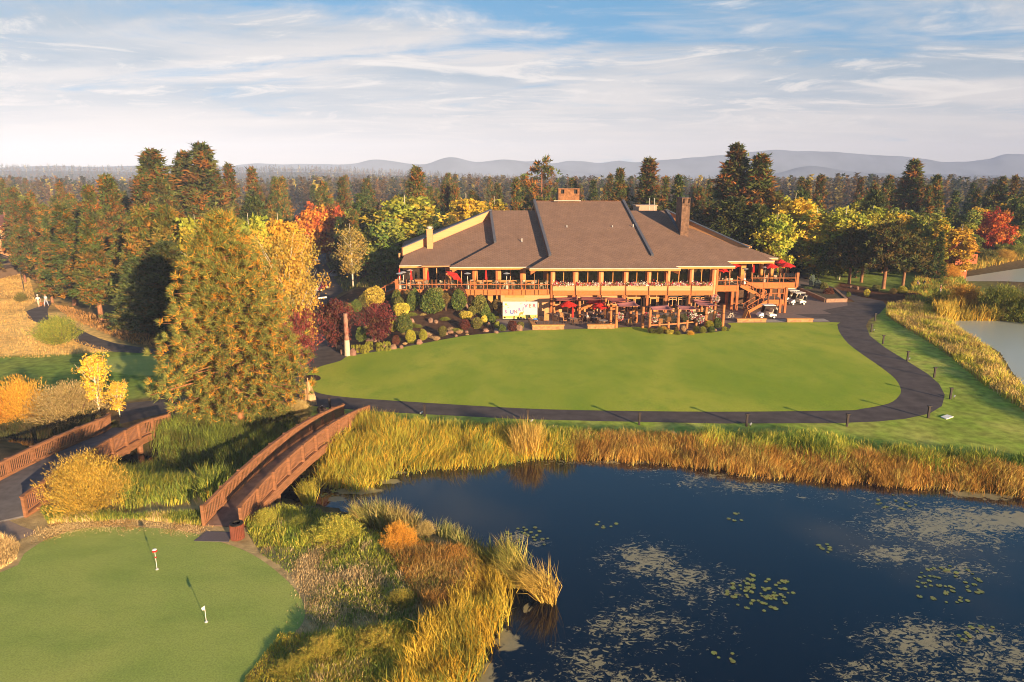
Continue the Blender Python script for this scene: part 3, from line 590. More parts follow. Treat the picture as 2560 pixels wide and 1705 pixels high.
# long diagonal fascias with clerestory strips, left and right, and the rear wings they carry
def diag(t0,t1,hh,pl0,pl1,back,lb,steps):
    a=Vector(t0);b=Vector(t1); dnv=Vector((0,0,hh)); n=Vector((b-a).cross(Vector((0,0,1)))).normalized(); n=n if n.y<0 else -n
    m=MB(); n1=n*.16
    m.add([a+n1,b+n1,b+n1-dnv,a+n1-dnv,a-n1,b-n1,b-n1-dnv,a-n1-dnv],[(0,1,2,3),(7,6,5,4),(0,4,5,1),(3,2,6,7),(0,3,7,4),(1,5,6,2)]); P_(m.build('fascia_board',siding,None,lb))
    P_(MB().bar(a+n*.2+Vector((0,0,.05)),b+n*.2+Vector((0,0,.05)),.5,.12).build('rake_cap',capm))
    c0=Vector(pl0);c1=Vector(pl1); a2=a-n*.8;b2=b-n*.8
    m=MB(); m.add([a2-dnv*.5,b2-dnv*.5,Vector((b2.x,b2.y,c1.z-.6)),Vector((a2.x,a2.y,c0.z-.6))],[(0,1,2,3)]); P_(m.build('clerestory_window',glass))
    for k in range(steps+1):
        f=k/steps; tp=a2.lerp(b2,f)+n*.03; P_(MB().bar((tp.x,tp.y,tp.z-hh*.7),(tp.x,tp.y,min(c0.z+(c1.z-c0.z)*f-.5,tp.z-hh-.1)),.35,.2).build('clerestory_post',siding))
    s0=a2.lerp(b2,0);s1=a2.lerp(b2,1); P_(MB().bar((s0.x+n.x*.1,s0.y+n.y*.1,c0.z+.16),(s1.x+n.x*.1,s1.y+n.y*.1,c1.z+.16),.22,.22).build('clerestory_sill',siding))
    bk=Vector(back[0]); bk2=Vector(back[1]); roofslab([a-n*.1,b-n*.1,b-n*.1+bk2,a-n*.1+bk],'rear wing roof '+('on the left' if b.x<0 else 'on the right'))
diag(at(1225,525,109),at(1005,618,98.6),1.3,PL(1223,550,z3),PL(1011,640,z3),((0,8,-3),(-.9,8,.05)),'broad tan fascia board climbing the left roof',5)
diag(at(1667,525,109.3),at(1874,618.5,100.2),1.15,PL(1690,556,z3),PL(1850,622,z3),((0,8,-3.5),(.5,7,-1.4)),'broad tan fascia board running down the right roof',5)
# chimneys and roof fittings
chst=M('chimney_stone',(.24,.11,.05),.9,.4,3,.03)
def chimney(x0,x1,y0,y1,zb,zt,mt,lb,kind):
    m=MB(); w_=.22
    if kind=='open':
        zs=zt-1.15
        m.box(x0,x1,y0,y1,zb,zs-.0); m.box(x0-.06,x1+.06,y0-.06,y1+.06,zt-.16,zt)
        W=x1-x0
        for u0,u1 in ((0,.12),(.28,.74),(.90,1)): m.box(x0+W*u0,x0+W*u1,y0,y0+.3,zs+.002,zt-.162)
        m.box(x0+.12*W,x0+.28*W,y0,y0+.3,zs+.002,zs+.35); m.box(x0+.74*W,x0+.90*W,y0,y0+.3,zs+.002,zs+.35)
        m.box(x0,x1,y1-.3,y1,zs+.002,zt-.162); m.box(x0,x0+.2,y0+.302,y1-.302,zs+.002,zt-.162); m.box(x1-.2,x1,y0+.302,y1-.302,zs+.002,zt-.162)
    else:
        m.box(x0,x1,y0,y1,zb,zt); m.box(x0-.07,x1+.07,y0-.07,y1+.07,zt+.002,zt+.14)
    o=P_(m.build('chimney',mt,None,lb,bevel=.03)); mat=None
    c=MB(); xc,yc=(x0+x1)/2,(y0+y1)/2
    if kind=='open' and x1-x0>2: c.lathe([(.28,0),(.28,.35),(.42,.36),(.42,.5),(0,.55)],(xc-.2,yc,zt),10); c.box(xc-.9,xc+.9,yc-.5,yc+.5,zt+.003,zt+.08)
    elif kind=='open': c.box(x0+.15,x1-.15,y0+.2,y1-.2,zt-.12,zt+.02)
    else: c.lathe([(.3,.14),(.3,.32),(.45,.33),(.4,.45),(0,.5)],(xc,yc,zt),10)
    k=c.build('chimney_cap',metal_d if kind=='open' else gutm); k.parent=o; k.matrix_parent_inverse=Matrix.Identity(4)
    if kind=='open':
        f=MB(); f.box(x0+.21,x1-.21,y0+.303,y0+.35,zt-1.1,zt-.17); k=f.build('flue_opening',black); k.parent=o; k.matrix_parent_inverse=Matrix.Identity(4)
a=at(1396,471,110.2); bq=at(1449,471,110.2)
chimney(a.x,bq.x,110.2,112.8,12.2,a.z,chst,'wide stone chimney on the highest ridge','open')
P_(MB().box(a.x-.7,bq.x+.2,109.7,110.15,S1[0].z-.02,S1[0].z+.08).build('chimney_flashing',gutm))
a=at(1706,494,101.8); bq=at(1725,494,101.8)
chimney(a.x,bq.x+.1,101.8,105.3,6.5,a.z,M('chimney_dark_stone',(.15,.085,.055),.9,.45,3,.03),'tall narrow stone chimney beside the right roof','open')
a=at(1066,575,99.8); bq=at(1080.5,575,99.8)
chimney(a.x,bq.x,99.8,100.7,5.5,a.z,siding,'small pale boxed chimney on the left roof','cap')
a=at(1588,514,114); bq=at(1639,528,114); P_(MB().box(a.x,bq.x,113,116,bq.z-3,a.z).box(a.x-.1,bq.x+.1,112.9,116.1,a.z+.003,a.z+.12).build('rooftop_enclosure',M('enclosure',(.42,.28,.2),.8,.1,2)))
for px in (1624,1636.5): q=at(px,495,113); P_(MB().tube([(q.x,q.y,q.z),(q.x,q.y,q.z-3.2)],.05).build('rooftop_mast',metal_w))
for px,py,z0,s in ((1304.5,605,z2,.5),(1417,568,z1,.25),(1531,568,z1,.22),(1582.5,568,z1,.4)):
    q=PL(px,py,z0); P_(MB().lathe([(.18,0),(.07,.1),(.07,s),(.1,s+.02),(0,s+.1)],tuple(q),8).build('roof_vent_pipe',metal_w))
# --- walls
YW,YD=94.0,96.2
def X(px,Y,z=3): return xat(px,Y,z)
def wallbox(name,x0,x1,y0,y1,z0,z1,m_,lb=None): return P_(MB().box(x0,x1,y0,y1,z0,z1).build(name,m_,None,lb))
xl=X(1376,YW); xr=X(1790,YW)
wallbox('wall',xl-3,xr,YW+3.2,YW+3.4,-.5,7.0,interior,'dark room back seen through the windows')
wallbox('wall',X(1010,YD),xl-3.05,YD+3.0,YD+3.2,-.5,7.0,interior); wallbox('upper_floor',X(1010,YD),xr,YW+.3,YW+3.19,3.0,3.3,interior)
wallbox('wall',X(1010,104),X(1925,104),104,112,-.5,6.6,siding)
wallbox('ceiling',X(1060,YD),xr,YW+.35,YW+3.15,6.25,6.35,siding)
curt=M('cream_curtain',(.42,.30,.2),.9,.2,2)
def window(x0,x1,z0,z1,Y,mull=1,curtain=True,fr=siding,lb=None,hz_=None):
    m=MB(); w_=.10
    m.box(x0,x0+w_,Y-.06,Y+.08,z0,z1); m.box(x1-w_,x1,Y-.06,Y+.08,z0,z1); m.box(x0+w_+.001,x1-w_-.001,Y-.05,Y+.07,z0,z0+w_); m.box(x0+w_+.001,x1-w_-.001,Y-.05,Y+.07,z1-w_,z1)
    for k in range(mull):
        xc=x0+(x1-x0)*(k+1)/(mull+1); m.box(xc-.045,xc+.045,Y-.055,Y+.06,z0+w_+.001,z1-w_-.001)
    if hz_: m.box(x0+w_+.001,x1-w_-.001,Y-.045,Y+.05,hz_-.05,hz_+.05)
    o=P_(m.build('window',fr,None,lb)); p=MB().box(x0+w_*.7,x1-w_*.7,Y+.0,Y+.012,z0+w_*.7,z1-w_*.7).build('pane',gw); p.parent=o; p.matrix_parent_inverse=Matrix.Identity(4)
    if curtain:
        c=MB(); n=3; W=(x1-x0)/n
        for k in range(n):
            cx_=x0+W*(k+.5); seg=[(cx_-W/2+W*j/8, z1-.25-.55*math.sin(PI*j/8)) for j in range(9)]
            for j in range(8): c.add([(seg[j][0],Y+.3+.05*(j%2),z1),(seg[j+1][0],Y+.3+.05*((j+1)%2),z1),(seg[j+1][0],Y+.33,seg[j+1][1]),(seg[j][0],Y+.33,seg[j][1])],[(0,1,2,3)])
        c=c.build('curtain',curt); c.parent=o; c.matrix_parent_inverse=Matrix.Identity(4)
    return o
cols_px=[(1376,1386),(1432,1444),(1495,1507),(1557.5,1569),(1615,1626),(1662,1673.5),(1720.5,1731.5),(1776,1788)]
for i,(p0,p1) in enumerate(cols_px):
    x0,x1=X(p0,YW,5),X(p1,YW,5); P_(MB().box(x0,x0+(x1-x0)*.42,YW-.9,YW+.1,2.5,6.6 if i<6 else 5.95).build('column',beam)); P_(MB().box(x0+(x1-x0)*.42+.002,x1,YW-.5,YW+.1,2.5,6.6 if i<6 else 5.95).build('column',siding))  # dark left strip, light right strip: shaded and sunlit side as colour
    P_(MB().box(x0,x0+(x1-x0)*.5,YW-1.0,YW-.5,-.3,2.498).build('column',beam))
fcols=[(.75,.68,.6),(.75,.68,.6),(.8,.7,.66),(.55,.02,.03),(.16,.2,.04),(.35,.03,.12)]
def flowers(name,c0,c1,n,par,size=.13,cols=fcols,rd=(.25,.22),rs=rng,ball=None):
    if ball: v=rs.normal(size=(n,3)); v/=np.linalg.norm(v,axis=1)[:,None]; P=np.array(c0)+v*ball*(.75+.3*rs.random((n,1)))
    else: t_=rs.random((n,1)); P=np.array(c0)*(1-t_)+np.array(c1)*t_+np.stack([rs.normal(size=n)*.03,rs.normal(size=n)*rd[0],np.abs(rs.normal(size=n))*rd[1]],1)
    k=(vnoise(P[:,0],P[:,2]+P[:,1],1.6 if not ball else 3,4)*len(cols)*1.3+rs.random(n)*2).astype(int)%len(cols)
    V,Fc,c=tris(P,size,np.array(cols)[k],1,.2,rs); o=link(name,np_mesh(name,V,Fc,c,foliage_plain),None)
    if par: o.parent=par; o.matrix_parent_inverse=Matrix.Translation(-Vector(par.location)) if par.type=='EMPTY' else Matrix.Identity(4)
    o['kind']='stuff'; return o
for i in range(7):
    x0,x1=X(cols_px[i][1],YW,5),X(cols_px[i+1][0],YW,5)
    window(x0,x1,4.0,6.28,YW,1,True,col_or)
    wallbox('wall',x0,x1,YW-.04,YW+.2,2.45,3.998,siding)
    bx0,bx1=x0-.28,x1+.12; Y0=YW-1.05
    bm_=MB(); bm_.box(bx0,bx1,Y0,YW-.06,3.15,3.82); bo=P_(bm_.build('flower_box',siding)); bo.data.materials.append(siding)
    lo=MB().box(bx0,bx1,Y0+.05,YW-.05,2.5,3.148).build('lower_band',siding_rust); lo.parent=bo; lo.matrix_parent_inverse=Matrix.Identity(4)
    flowers('flowers',(bx0,Y0+.2,3.85),(bx1,Y0+.2,3.85),420,bo,.15)
    # ground floor bay
    gx0,gx1=x0-.05,x1+.05
    wallbox('wall',gx0,gx1,YW-.02,YW+.15,2.05,2.449,siding)
    if i<3: wallbox('wall',gx0,gx1,YW-.02,YW+.15,-.2,1.0,siding_rust); window(gx0,gx1,1.0,2.05,YW,2,False,siding)
    elif i==4 or i==3:
        mid=(gx0+gx1)/2; window(gx0,gx1,1.98,2.4,YW-.05,1,False)
        for k in range(2):
            a_=gx0+.15+k*1.05; dm=MB(); dm.box(a_,a_+.14,YW-.06,YW+.04,0,1.95); dm.box(a_+.86,a_+1.0,YW-.06,YW+.04,0,1.95); dm.box(a_+.141,a_+.859,YW-.055,YW+.035,0,.3); dm.box(a_+.141,a_+.859,YW-.055,YW+.035,1.8,1.95)
            do=P_(dm.build('door',col_or)); pn=MB().box(a_+.1,a_+.9,YW-.01,YW+.002,.2,1.85).build('pane',gw); pn.parent=do; pn.matrix_parent_inverse=Matrix.Identity(4)
            hd=MB().box(a_+(.82 if k==0 else .1),a_+(.87 if k==0 else .15),YW-.12,YW-.06,.8,1.15).build('handle',metal_w); hd.parent=do; hd.matrix_parent_inverse=Matrix.Identity(4)
        window(gx0+2.35,gx1-.05,.1,1.95,YW,0,False)
    else:
        wallbox('wall',gx0,gx1,YW-.02,YW+.15,-.2,.35,siding)
        mid=(gx0+gx1)/2; window(gx0+.1,mid-.1,.36,2.05,YW,1,False,siding,None,1.75); window(mid+.1,gx1-.1,.36,2.05,YW,1,False,siding,None,1.75)
        for k in (-.55,.55): P_(MB().box(mid-.6+k,mid+.6+k*.2,YW-.5,YW-.3,2.12,2.3).build('heater_bar',metal_d))
dcols=[(1058,1069),(1115,1126),(1181.5,1192),(1239.5,1251),(1301,1312.5),(1360,1371)]
for p0,p1 in dcols:
    x0,x1=X(p0,YD-.6,5),X(p1,YD-.6,5); P_(MB().box(x0,x0+(x1-x0)*.5,YD-.8,YD+.1,3.5,6.3).build('column',beam)); P_(MB().box(x0+(x1-x0)*.5+.002,x1,YD-.6,YD+.1,3.5,6.3).build('column',col_or))  # deck columns too: shaded side in dark rust, lit side in orange
for i in range(5):
    x0,x1=X(dcols[i][1],YD,5),X(dcols[i+1][0],YD,5); window(x0,x1,4.0 if i>1 else 3.55,6.2,YD,1,i>1,siding)
    if i>1: wallbox('wall',x0,x1,YD-.04,YD+.15,3.45,3.998,col_or)
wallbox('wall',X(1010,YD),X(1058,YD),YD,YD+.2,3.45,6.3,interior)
# walls below the left deck and the tan wall behind the painted banner
wallbox('wall',X(1252,91.6,1.5),X(1374,91.6,1.5),91.5,91.75,-.3,2.82,siding,'tan wall below the left deck'); wallbox('wall',X(1374,91.6,1.5)-.2,X(1374,91.6,1.5),91.76,93.98,-.3,2.82,siding)
P_(MB().box(X(1317,91.5,1),X(1340,91.5,1),91.42,91.49,-.1,2.05).box(X(1341,91.5,1),X(1366,91.5,1),91.42,91.49,-.1,2.05).build('double_door',siding))
q0=X(1262,91.4,2); P_(MB().box(X(1263,91.4,2.5),X(1311,91.4,2.5),91.43,91.49,2.45,2.75).build('vent_grille',col_or))
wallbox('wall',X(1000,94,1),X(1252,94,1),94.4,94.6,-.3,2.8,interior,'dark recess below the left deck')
for px in (1126,1170,1186,1226,1247): q=X(px,92.2,1.5); P_(MB().box(q-.35,q+.35,92.1,92.5,0,2.8).build('pier',col_or))
# right end: recessed window wall behind the upper right deck
YR=100.4
for p0,p1 in ((1850,1863),(1898.5,1905),(1925,1931)):
    x0,x1=X(p0,YR,5),X(p1,YR,5); P_(MB().box(x0,x1,YR-.5,YR+.1,3.5,6.6).build('column',col_or))
window(X(1863,YR,5),X(1898,YR,5),3.55,6.4,YR,1,False); window(X(1905,YR,5),X(1925,YR,5),3.55,6.4,YR,0,False); window(X(1800,YR,5),X(1850,YR,5),3.55,6.4,YR,1,False)
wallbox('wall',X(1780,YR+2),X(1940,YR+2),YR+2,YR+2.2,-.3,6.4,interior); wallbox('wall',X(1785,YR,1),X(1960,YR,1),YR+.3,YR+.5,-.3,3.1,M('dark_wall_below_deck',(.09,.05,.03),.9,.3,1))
wallbox('wall',xr-.02,xr+.2,YW+.05,YR+2,-.3,6.4,siding_rust)
# --- decks
deckm=M('deck_boards',(.16,.12,.10),.85,.2,2)
def deck(name,label,pts,z,th,fascia_edges,posts_dx,loc):
    d=thing(name,label,'deck',loc); dd=Vector(loc)
    fl=MB(); fl.slab([Vector((p[0],p[1],z)) for p in pts],.12); P_(fl.build('deck_floor',deckm),d)
    for a,b in fascia_edges:
        a=Vector((*a,z-th/2+.05));b=Vector((*b,z-th/2+.05)); P_(MB().bar(a,b,.14,th).build('deck_fascia',siding_rust),d)
    return d
def railing(d,a,b,z,top=1.45,mid=.78,step=1.75,pairs=True,glassp=True):
    a=Vector((*a,z)); b=Vector((*b,z)); Ln=(b-a).length; n=max(1,round(Ln/step)); u=(b-a).normalized()
    for k in range(n+1):
        c=a.lerp(b,k/n)
        for s_ in ((-.27,.27) if pairs else (0,)):
            q=c+u*s_
            if (q-a).dot(u)<-.02 or (q-a).dot(u)>Ln+.02: continue
            P_(MB().cb((q.x,q.y,z+top/2-.32),(.08,.08,top+.6)).build('rail_post',beam),d)
    P_(MB().bar(a+Vector((0,-.05,mid)),b+Vector((0,-.05,mid)),.09,.09).build('hand_rail',beam),d)
    P_(MB().bar(a+Vector((0,-.02,.12)),b+Vector((0,-.02,.12)),.07,.07).build('bottom_rail',beam),d)
    if glassp: P_(MB().bar(a+Vector((0,0.03,top/2+.1)),b+Vector((0,0.03,top/2+.1)),.02,top-.15).build('glass_screen',railglass),d)
YF=91.2; xa,xb=X(990,YF,3.5),X(1373,YF,3.5)
dl=deck('raised_deck','long raised deck in front of the left windows, crowded with pale chairs',[(xa,YF),(xb,YF),(xb,YD),(xa+1.0,YD+1),(xa,YD+1)],3.5,.72,[((xa,YF-.02),(xb,YF-.02)),((xa,YF),(xa,YD+1))],0,((xa+xb)/2,93.5,3.4))
railing(dl,(xa,YF-.05),(xb,YF-.05),3.5); railing(dl,(xa,YF),(xa,YD+1),3.5,glassp=False,pairs=False)
P_(MB().cb((xa+.15,YF-.05,4.0),(.4,.3,2.0)).build('corner_post',beam),dl)
# side stair of the left deck
st=thing('wooden_stair','narrow wooden stair leading down from the left end of the deck','staircase',(xa-2.5,95,1.5))
m=MB()
for k in range(12): m.box(xa-.4-k*.36-.36,xa-.4-k*.36,93.6,95.2,3.3-k*.17,3.36-k*.17)
P_(m.build('treads',deckm),st)
for yy in (93.55,95.25): P_(MB().bar((xa-.3,yy,3.25),(xa-4.8,yy,1.1),.08,.35).build('stringer',beam),st); P_(MB().bar((xa-.2,yy,4.4),(xa-4.9,yy,2.2),.1,.12).build('hand_rail',beam),st)
for k in range(4): P_(MB().cb((xa-.5-k*1.35,93.55,3.55-k*.62),(.09,.09,1.1)).build('rail_post',beam),st)
YA,YB=94.7,97.3; x1_,x2_,x3_,x4_=X(1787,YA,3.5),X(1847,YA,3.5),X(1880,YB,3.5),X(1992,YB,3.5)
dr=deck('raised_deck','raised corner deck with glass screens and red umbrellas at the right end of the building',[(x1_,YA),(x2_,YA),(x2_+.1,YB),(x4_,YB),(x4_,YB+7),(x1_,YR)],3.5,.8,[((x1_,YA),(x2_,YA)),((x3_-1.2,YB),(x4_,YB)),((x4_,YB),(x4_,YB+7))],0,((x1_+x4_)/2,98,3.4))
railing(dr,(x1_+.1,YA-.05),(x2_,YA-.05),3.5,step=1.7); railing(dr,(x3_-.3,YB-.05),(x4_,YB-.05),3.5,step=2.0); railing(dr,(x4_,YB),(x4_,YB+7),3.5)
P_(MB().cb((x4_,YB-.05,4.0),(.34,.3,2.1)).build('corner_post',beam),dr)
for px,yy in ((1816,96.5),(1829,95),(1841,95),(1870,98),(1906,98.3),(1945,98.5),(1960,98.5),(1925,99)):
    P_(MB().cb((X(px,yy,1),yy,1.3),(.34,.34,3.0)).build('support_post',beam),dr)
sr=thing('wooden_stair','wooden staircase with a landing zigzagging up to the right deck','staircase',(X(1900,94,1),94.5,0))
LZ=1.75; lx0,lx1=X(1920,93.4,LZ),X(1962,93.4,LZ); 
P_(MB().slab([Vector((lx0,93.2,LZ)),Vector((lx1,93.2,LZ)),Vector((lx1,96.6,LZ)),Vector((lx0,96.6,LZ))],.1).build('landing_floor',deckm),sr)
P_(MB().box(lx0,lx1,93.1,93.198,LZ-.55,LZ+.1).build('landing_fascia',siding_rust),sr)
for q,zt in ((lx1,3.4),(X(1951,93,1),LZ)): P_(MB().cb((q,93.15,zt/2),(.3,.3,zt+.3)).build('support_post',beam),sr)
bx=X(1865,93.8,0); ux0=X(1851,95.2,3.5)
m=MB(); n=10
for k in range(n): f=(k+.5)/n; xx=bx+(lx0-bx)*f; m.box(xx-.17,xx+.17,93.35,94.9,LZ*f-.02,LZ*f+.04)
for k in range(n): f=(k+.5)/n; xx=ux0+(lx0-ux0)*f; m.box(xx-.2,xx+.2,95.1,96.5,3.5-(3.5-LZ)*f-.02,3.5-(3.5-LZ)*f+.04)
P_(m.build('treads',deckm),sr)
for yy,x_a,z_a,x_b,z_b in ((93.3,bx,0,lx0,LZ),(94.95,bx,0,lx0,LZ),(95.05,ux0,3.5,lx0+.3,LZ),(96.55,ux0,3.5,lx0+.3,LZ)):
    P_(MB().bar((x_a,yy,z_a),(x_b,yy,z_b-.1),.1,.42).build('stringer',siding_rust),sr)
    P_(MB().bar((x_a,yy,z_a+1.0),(x_b,yy,z_b+1.0),.09,.1).build('hand_rail',beam),sr)
    for k in range(5): f=k/4; P_(MB().cb((x_a+(x_b-x_a)*f,yy,z_a+(z_b-z_a)*f+.45),(.07,.07,1.2)).build('rail_post',beam),sr)
P_(MB().bar((lx0,93.15,LZ+1.0),(lx1,93.15,LZ+1.0),.09,.1).build('hand_rail',beam),sr)
for k in range(4): P_(MB().cb((lx0+(lx1-lx0)*k/3,93.15,LZ+.4),(.07,.07,1.3)).build('rail_post',beam),sr)
P_(MB().bar((bx-1.6,94.9,1.0),(bx,94.9,1.0),.07,.08).build('hand_rail',beam),sr)
# ------------------------------------------------------------------ mountains and far hills (solid ridges, far off in the haze)
haze_tinted_hill=M('haze_tinted_mountain',(.10,.12,.165),.95,.35,.01,detail=6)  # blue-grey base colour carries part of the distance haze
def ridge(name,prof,Y0,depth,seed,label=None):
    xs=np.array([p[0] for p in prof],float); ys=np.array([p[1] for p in prof],float)
    px=np.arange(xs[0],xs[-1]+.1,8); py=np.interp(px,xs,ys); n=len(px); m=14
    ker=np.array([1,2,3,2,1])/9.; pad=np.concatenate([[py[0]]*2,py,[py[-1]]*2]); py=np.convolve(pad,ker,'valid')
    V=[];t_=np.linspace(0,1,m)
    for j,t in enumerate(t_):
        yy=Y0+depth*(t-.0); f=math.sin(PI/2*min(1,t/.5)) if t<.5 else math.sin(PI/2*min(1,(1-t)/.5+.001))
        for i in range(n):
            top=at(px[i],py[i]-1.5*vnoise(px[i],j,.03,seed),Y0+depth*.5); x=top.x*(yy/(Y0+depth*.5))
            zt=top.z; V.append((x,yy,-6+(zt+6)*(f**1.3)*(1-.25*vnoise(x,yy,.008,seed)*(1-f)) ))
    V=np.array(V); ii=np.arange(n*m).reshape(m,n); q=np.stack([ii[:-1,:-1],ii[:-1,1:],ii[1:,1:],ii[1:,:-1]],-1).reshape(-1,4)
    me=np_mesh(name,V,q,None,haze_tinted_hill); me.polygons.foreach_set('use_smooth',[True]*len(q)); o=link(name,me); tag(o,kind='structure')
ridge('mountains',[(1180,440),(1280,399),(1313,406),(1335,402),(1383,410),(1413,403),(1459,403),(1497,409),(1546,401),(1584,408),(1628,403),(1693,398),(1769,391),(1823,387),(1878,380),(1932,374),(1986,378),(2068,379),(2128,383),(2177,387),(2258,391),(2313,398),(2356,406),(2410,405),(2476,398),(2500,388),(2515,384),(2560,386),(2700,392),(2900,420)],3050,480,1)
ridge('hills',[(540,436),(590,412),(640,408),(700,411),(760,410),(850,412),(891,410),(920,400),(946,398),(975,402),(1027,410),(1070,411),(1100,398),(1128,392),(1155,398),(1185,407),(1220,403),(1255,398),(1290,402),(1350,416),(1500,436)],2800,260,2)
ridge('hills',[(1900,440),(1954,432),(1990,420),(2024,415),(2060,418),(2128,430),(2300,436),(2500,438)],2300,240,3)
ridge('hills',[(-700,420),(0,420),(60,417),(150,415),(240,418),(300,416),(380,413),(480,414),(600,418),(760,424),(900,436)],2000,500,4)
# ------------------------------------------------------------------ tree kinds
mixA=OL+OR+BRN[:2]; 
PN=[(.13,.078,.02),(.18,.085,.018),(.075,.085,.022),(.25,.105,.018),(.055,.078,.02),(.11,.10,.025),(.07,.10,.022),(.11,.125,.028)]
DP=[(.05,.07,.02),(.07,.08,.02),(.04,.055,.018),(.10,.08,.02)]  # pine palette darkened: shade of the stand put into needle colour
DK=[(.030,.050,.016),(.04,.06,.018),(.055,.07,.02),(.08,.07,.02)]
for i in range(3): proto('pine%d'%i,'pine_tree',conifer_mesh('pine_crown%d'%i,22,4.3,PN,10+i,leaf=.8,k=15,start=[.12,.2,.3][i],whorls=24,per=6,clump=8,shape=[1.15,1.0,.85][i]),bark_pine)
for i in range(2): proto('spire%d'%i,'fir_tree',conifer_mesh('spire_crown%d'%i,16,2.5,PN if i else GRN+[(.10,.085,.02)],20+i,leaf=.6,k=11,start=.06,whorls=26,per=6,clump=5,shape=.95,droop=-.25,up=.1,gap=.05),bark_pine)
proto('green_pine','pine_tree',conifer_mesh('green_pine_crown',15,4.3,[(.09,.11,.02),(.14,.13,.025),(.20,.14,.025),(.07,.09,.02),(.24,.13,.02)],31,leaf=.7,k=17,start=.1,whorls=22,per=7,clump=8,shape=.6),bark_pine)
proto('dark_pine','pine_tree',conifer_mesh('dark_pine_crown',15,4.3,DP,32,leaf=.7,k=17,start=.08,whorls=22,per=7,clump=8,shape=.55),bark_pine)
proto('scraggly','pine_tree',conifer_mesh('scraggly_crown',20,4.6,PN,33,leaf=.75,k=13,start=.35,whorls=13,per=5,clump=6,shape=.35,gap=.35,up=.3),bark_pine)
proto('flat_pine','pine_tree',conifer_mesh('flat_crown',11,5.2,[(.05,.065,.02),(.07,.075,.02),(.10,.08,.02),(.13,.085,.02)],35,leaf=.55,k=15,start=.42,whorls=11,per=7,clump=10,shape=.45,gap=.2,up=.1,trunk_r=.28),bark_pine)
proto('aspen0','aspen_tree',broad('aspen_crown0',12,3.0,YG,41,leaf=.34,n=5200,start=.18,barkm=bark_white),bark_white)
proto('aspen1','aspen_tree',broad('aspen_crown1',11,2.6,[(.36,.30,.03),(.24,.25,.03),(.42,.25,.025)],42,leaf=.34,n=4600,start=.15,shape='cone'),bark_white)
proto('green_tree','leafy_tree',broad('green_crown',11,3.6,[(.10,.15,.025),(.14,.18,.03),(.19,.19,.03)],43,leaf=.36,n=5600,start=.15,shape='dome'),bark_grey)
proto('gold_tree','aspen_tree',broad('gold_crown',12,2.8,GOLD,44,leaf=.34,n=5000,start=.15),bark_white)
proto('red_tree','maple_tree',broad('red_crown',12,4.2,[(.42,.075,.02),(.50,.13,.02),(.34,.05,.02),(.45,.19,.03)],45,leaf=.42,n=6500,start=.3,shape='dome',nb=34),bark_grey)
proto('maroon','plum_tree',broad('maroon_crown',5.2,2.0,[(.12,.028,.026),(.16,.04,.03),(.09,.025,.022),(.12,.06,.03)],46,leaf=.17,n=5200,start=.22,shape='oval',trunk=.07,nb=34),bark_grey)
proto('maroon_fan','plum_tree',broad('maroon_fan_crown',6.0,2.5,[(.19,.04,.035),(.15,.03,.028),(.23,.06,.045)],47,leaf=.15,n=5200,start=.14,shape='oval',trunk=.08,nb=44,fork=.6,lump=.8),bark_grey)
proto('birch','birch_tree',broad('birch_crown',12,2.9,[(.30,.22,.05),(.24,.20,.05),(.36,.24,.05)],48,leaf=.22,n=3600,start=.26,trunk=.17,nb=30,lump=1.2),bark_white)
proto('golden_birch','birch_tree',broad('golden_birch_crown',15,5.0,[(.52,.36,.045),(.44,.33,.05),(.60,.36,.05),(.36,.30,.06)],49,leaf=.21,n=20000,start=.10,trunk=.26,nb=70,fork=.5,lump=.8),bark_white)
proto('sapling','aspen_tree',broad('sapling_crown',5.2,1.35,[(.55,.36,.04),(.45,.33,.04),(.60,.34,.04)],50,leaf=.15,n=2600,start=.2,trunk=.09,nb=30,fork=.8),bark_white)
# big pine in front: needle fans modelled one by one
def hero_pine():
    P__,Dn,S,Cc,m,rs=conifer(16.6,6.2,[0,0,0,1],77,start=.09,whorls=34,per=10,clump=11,shape=.66,gap=.03,jl=.84,up=.30,droop=-.12,top=.06,trunk_r=.42)
    r=np.hypot(P__[:,0],P__[:,1]); k=64; n=len(P__); idx=np.repeat(np.arange(n),k); kind=Cc[idx]
    mixr=rs.random(n*k); old=(mixr<.13)|((kind==1)&(mixr<.50))
    g_=pal([(.15,.17,.04),(.20,.215,.05),(.26,.25,.06),(.10,.12,.03)],n*k,rs,.2); o_=pal([(.62,.27,.03),(.70,.34,.035),(.5,.2,.03)],n*k,rs,.2)
    c=np.where(old[:,None],o_,g_)
    cen=P__[idx]+rs.normal(size=(n*k,3))*.07-Dn[idx]*.12*old[:,None]
    V,Fc,cc=needles(cen,Dn[idx]*1.1,.44*S[idx],.05,c,rs,.58)
    return np_mesh('big_pine_crown',V,Fc,cc,foliage_plain),m
proto('hero','pine_tree',hero_pine(),M('pine_bark_orange',(.30,.13,.055),.9,.45,4,.04,stretch=(1,1,.35)))
def put(kind,px,py_top,Y,label,cat,h0,group=None,w=1.0,base=None,rz=None):
    """a tree whose top is seen at (px,py_top) and whose trunk stands Y metres off; h0 is the height of its kind"""
    if base: p=g(*base); Y=p.y; x=p.x
    else: x=xat(px,Y,8)
    gz=float(height(np.array([[x,Y]]))[0]); top=at(px,py_top,Y).z; s=(top-gz)/h0*(.96 if kind[:4] in('pine','gree','dark','spir') else 1)
    tree(kind,(x,Y,gz-.05),random.uniform(0,6.28) if rz is None else rz,(s*w,s*w,s),label,cat,group)
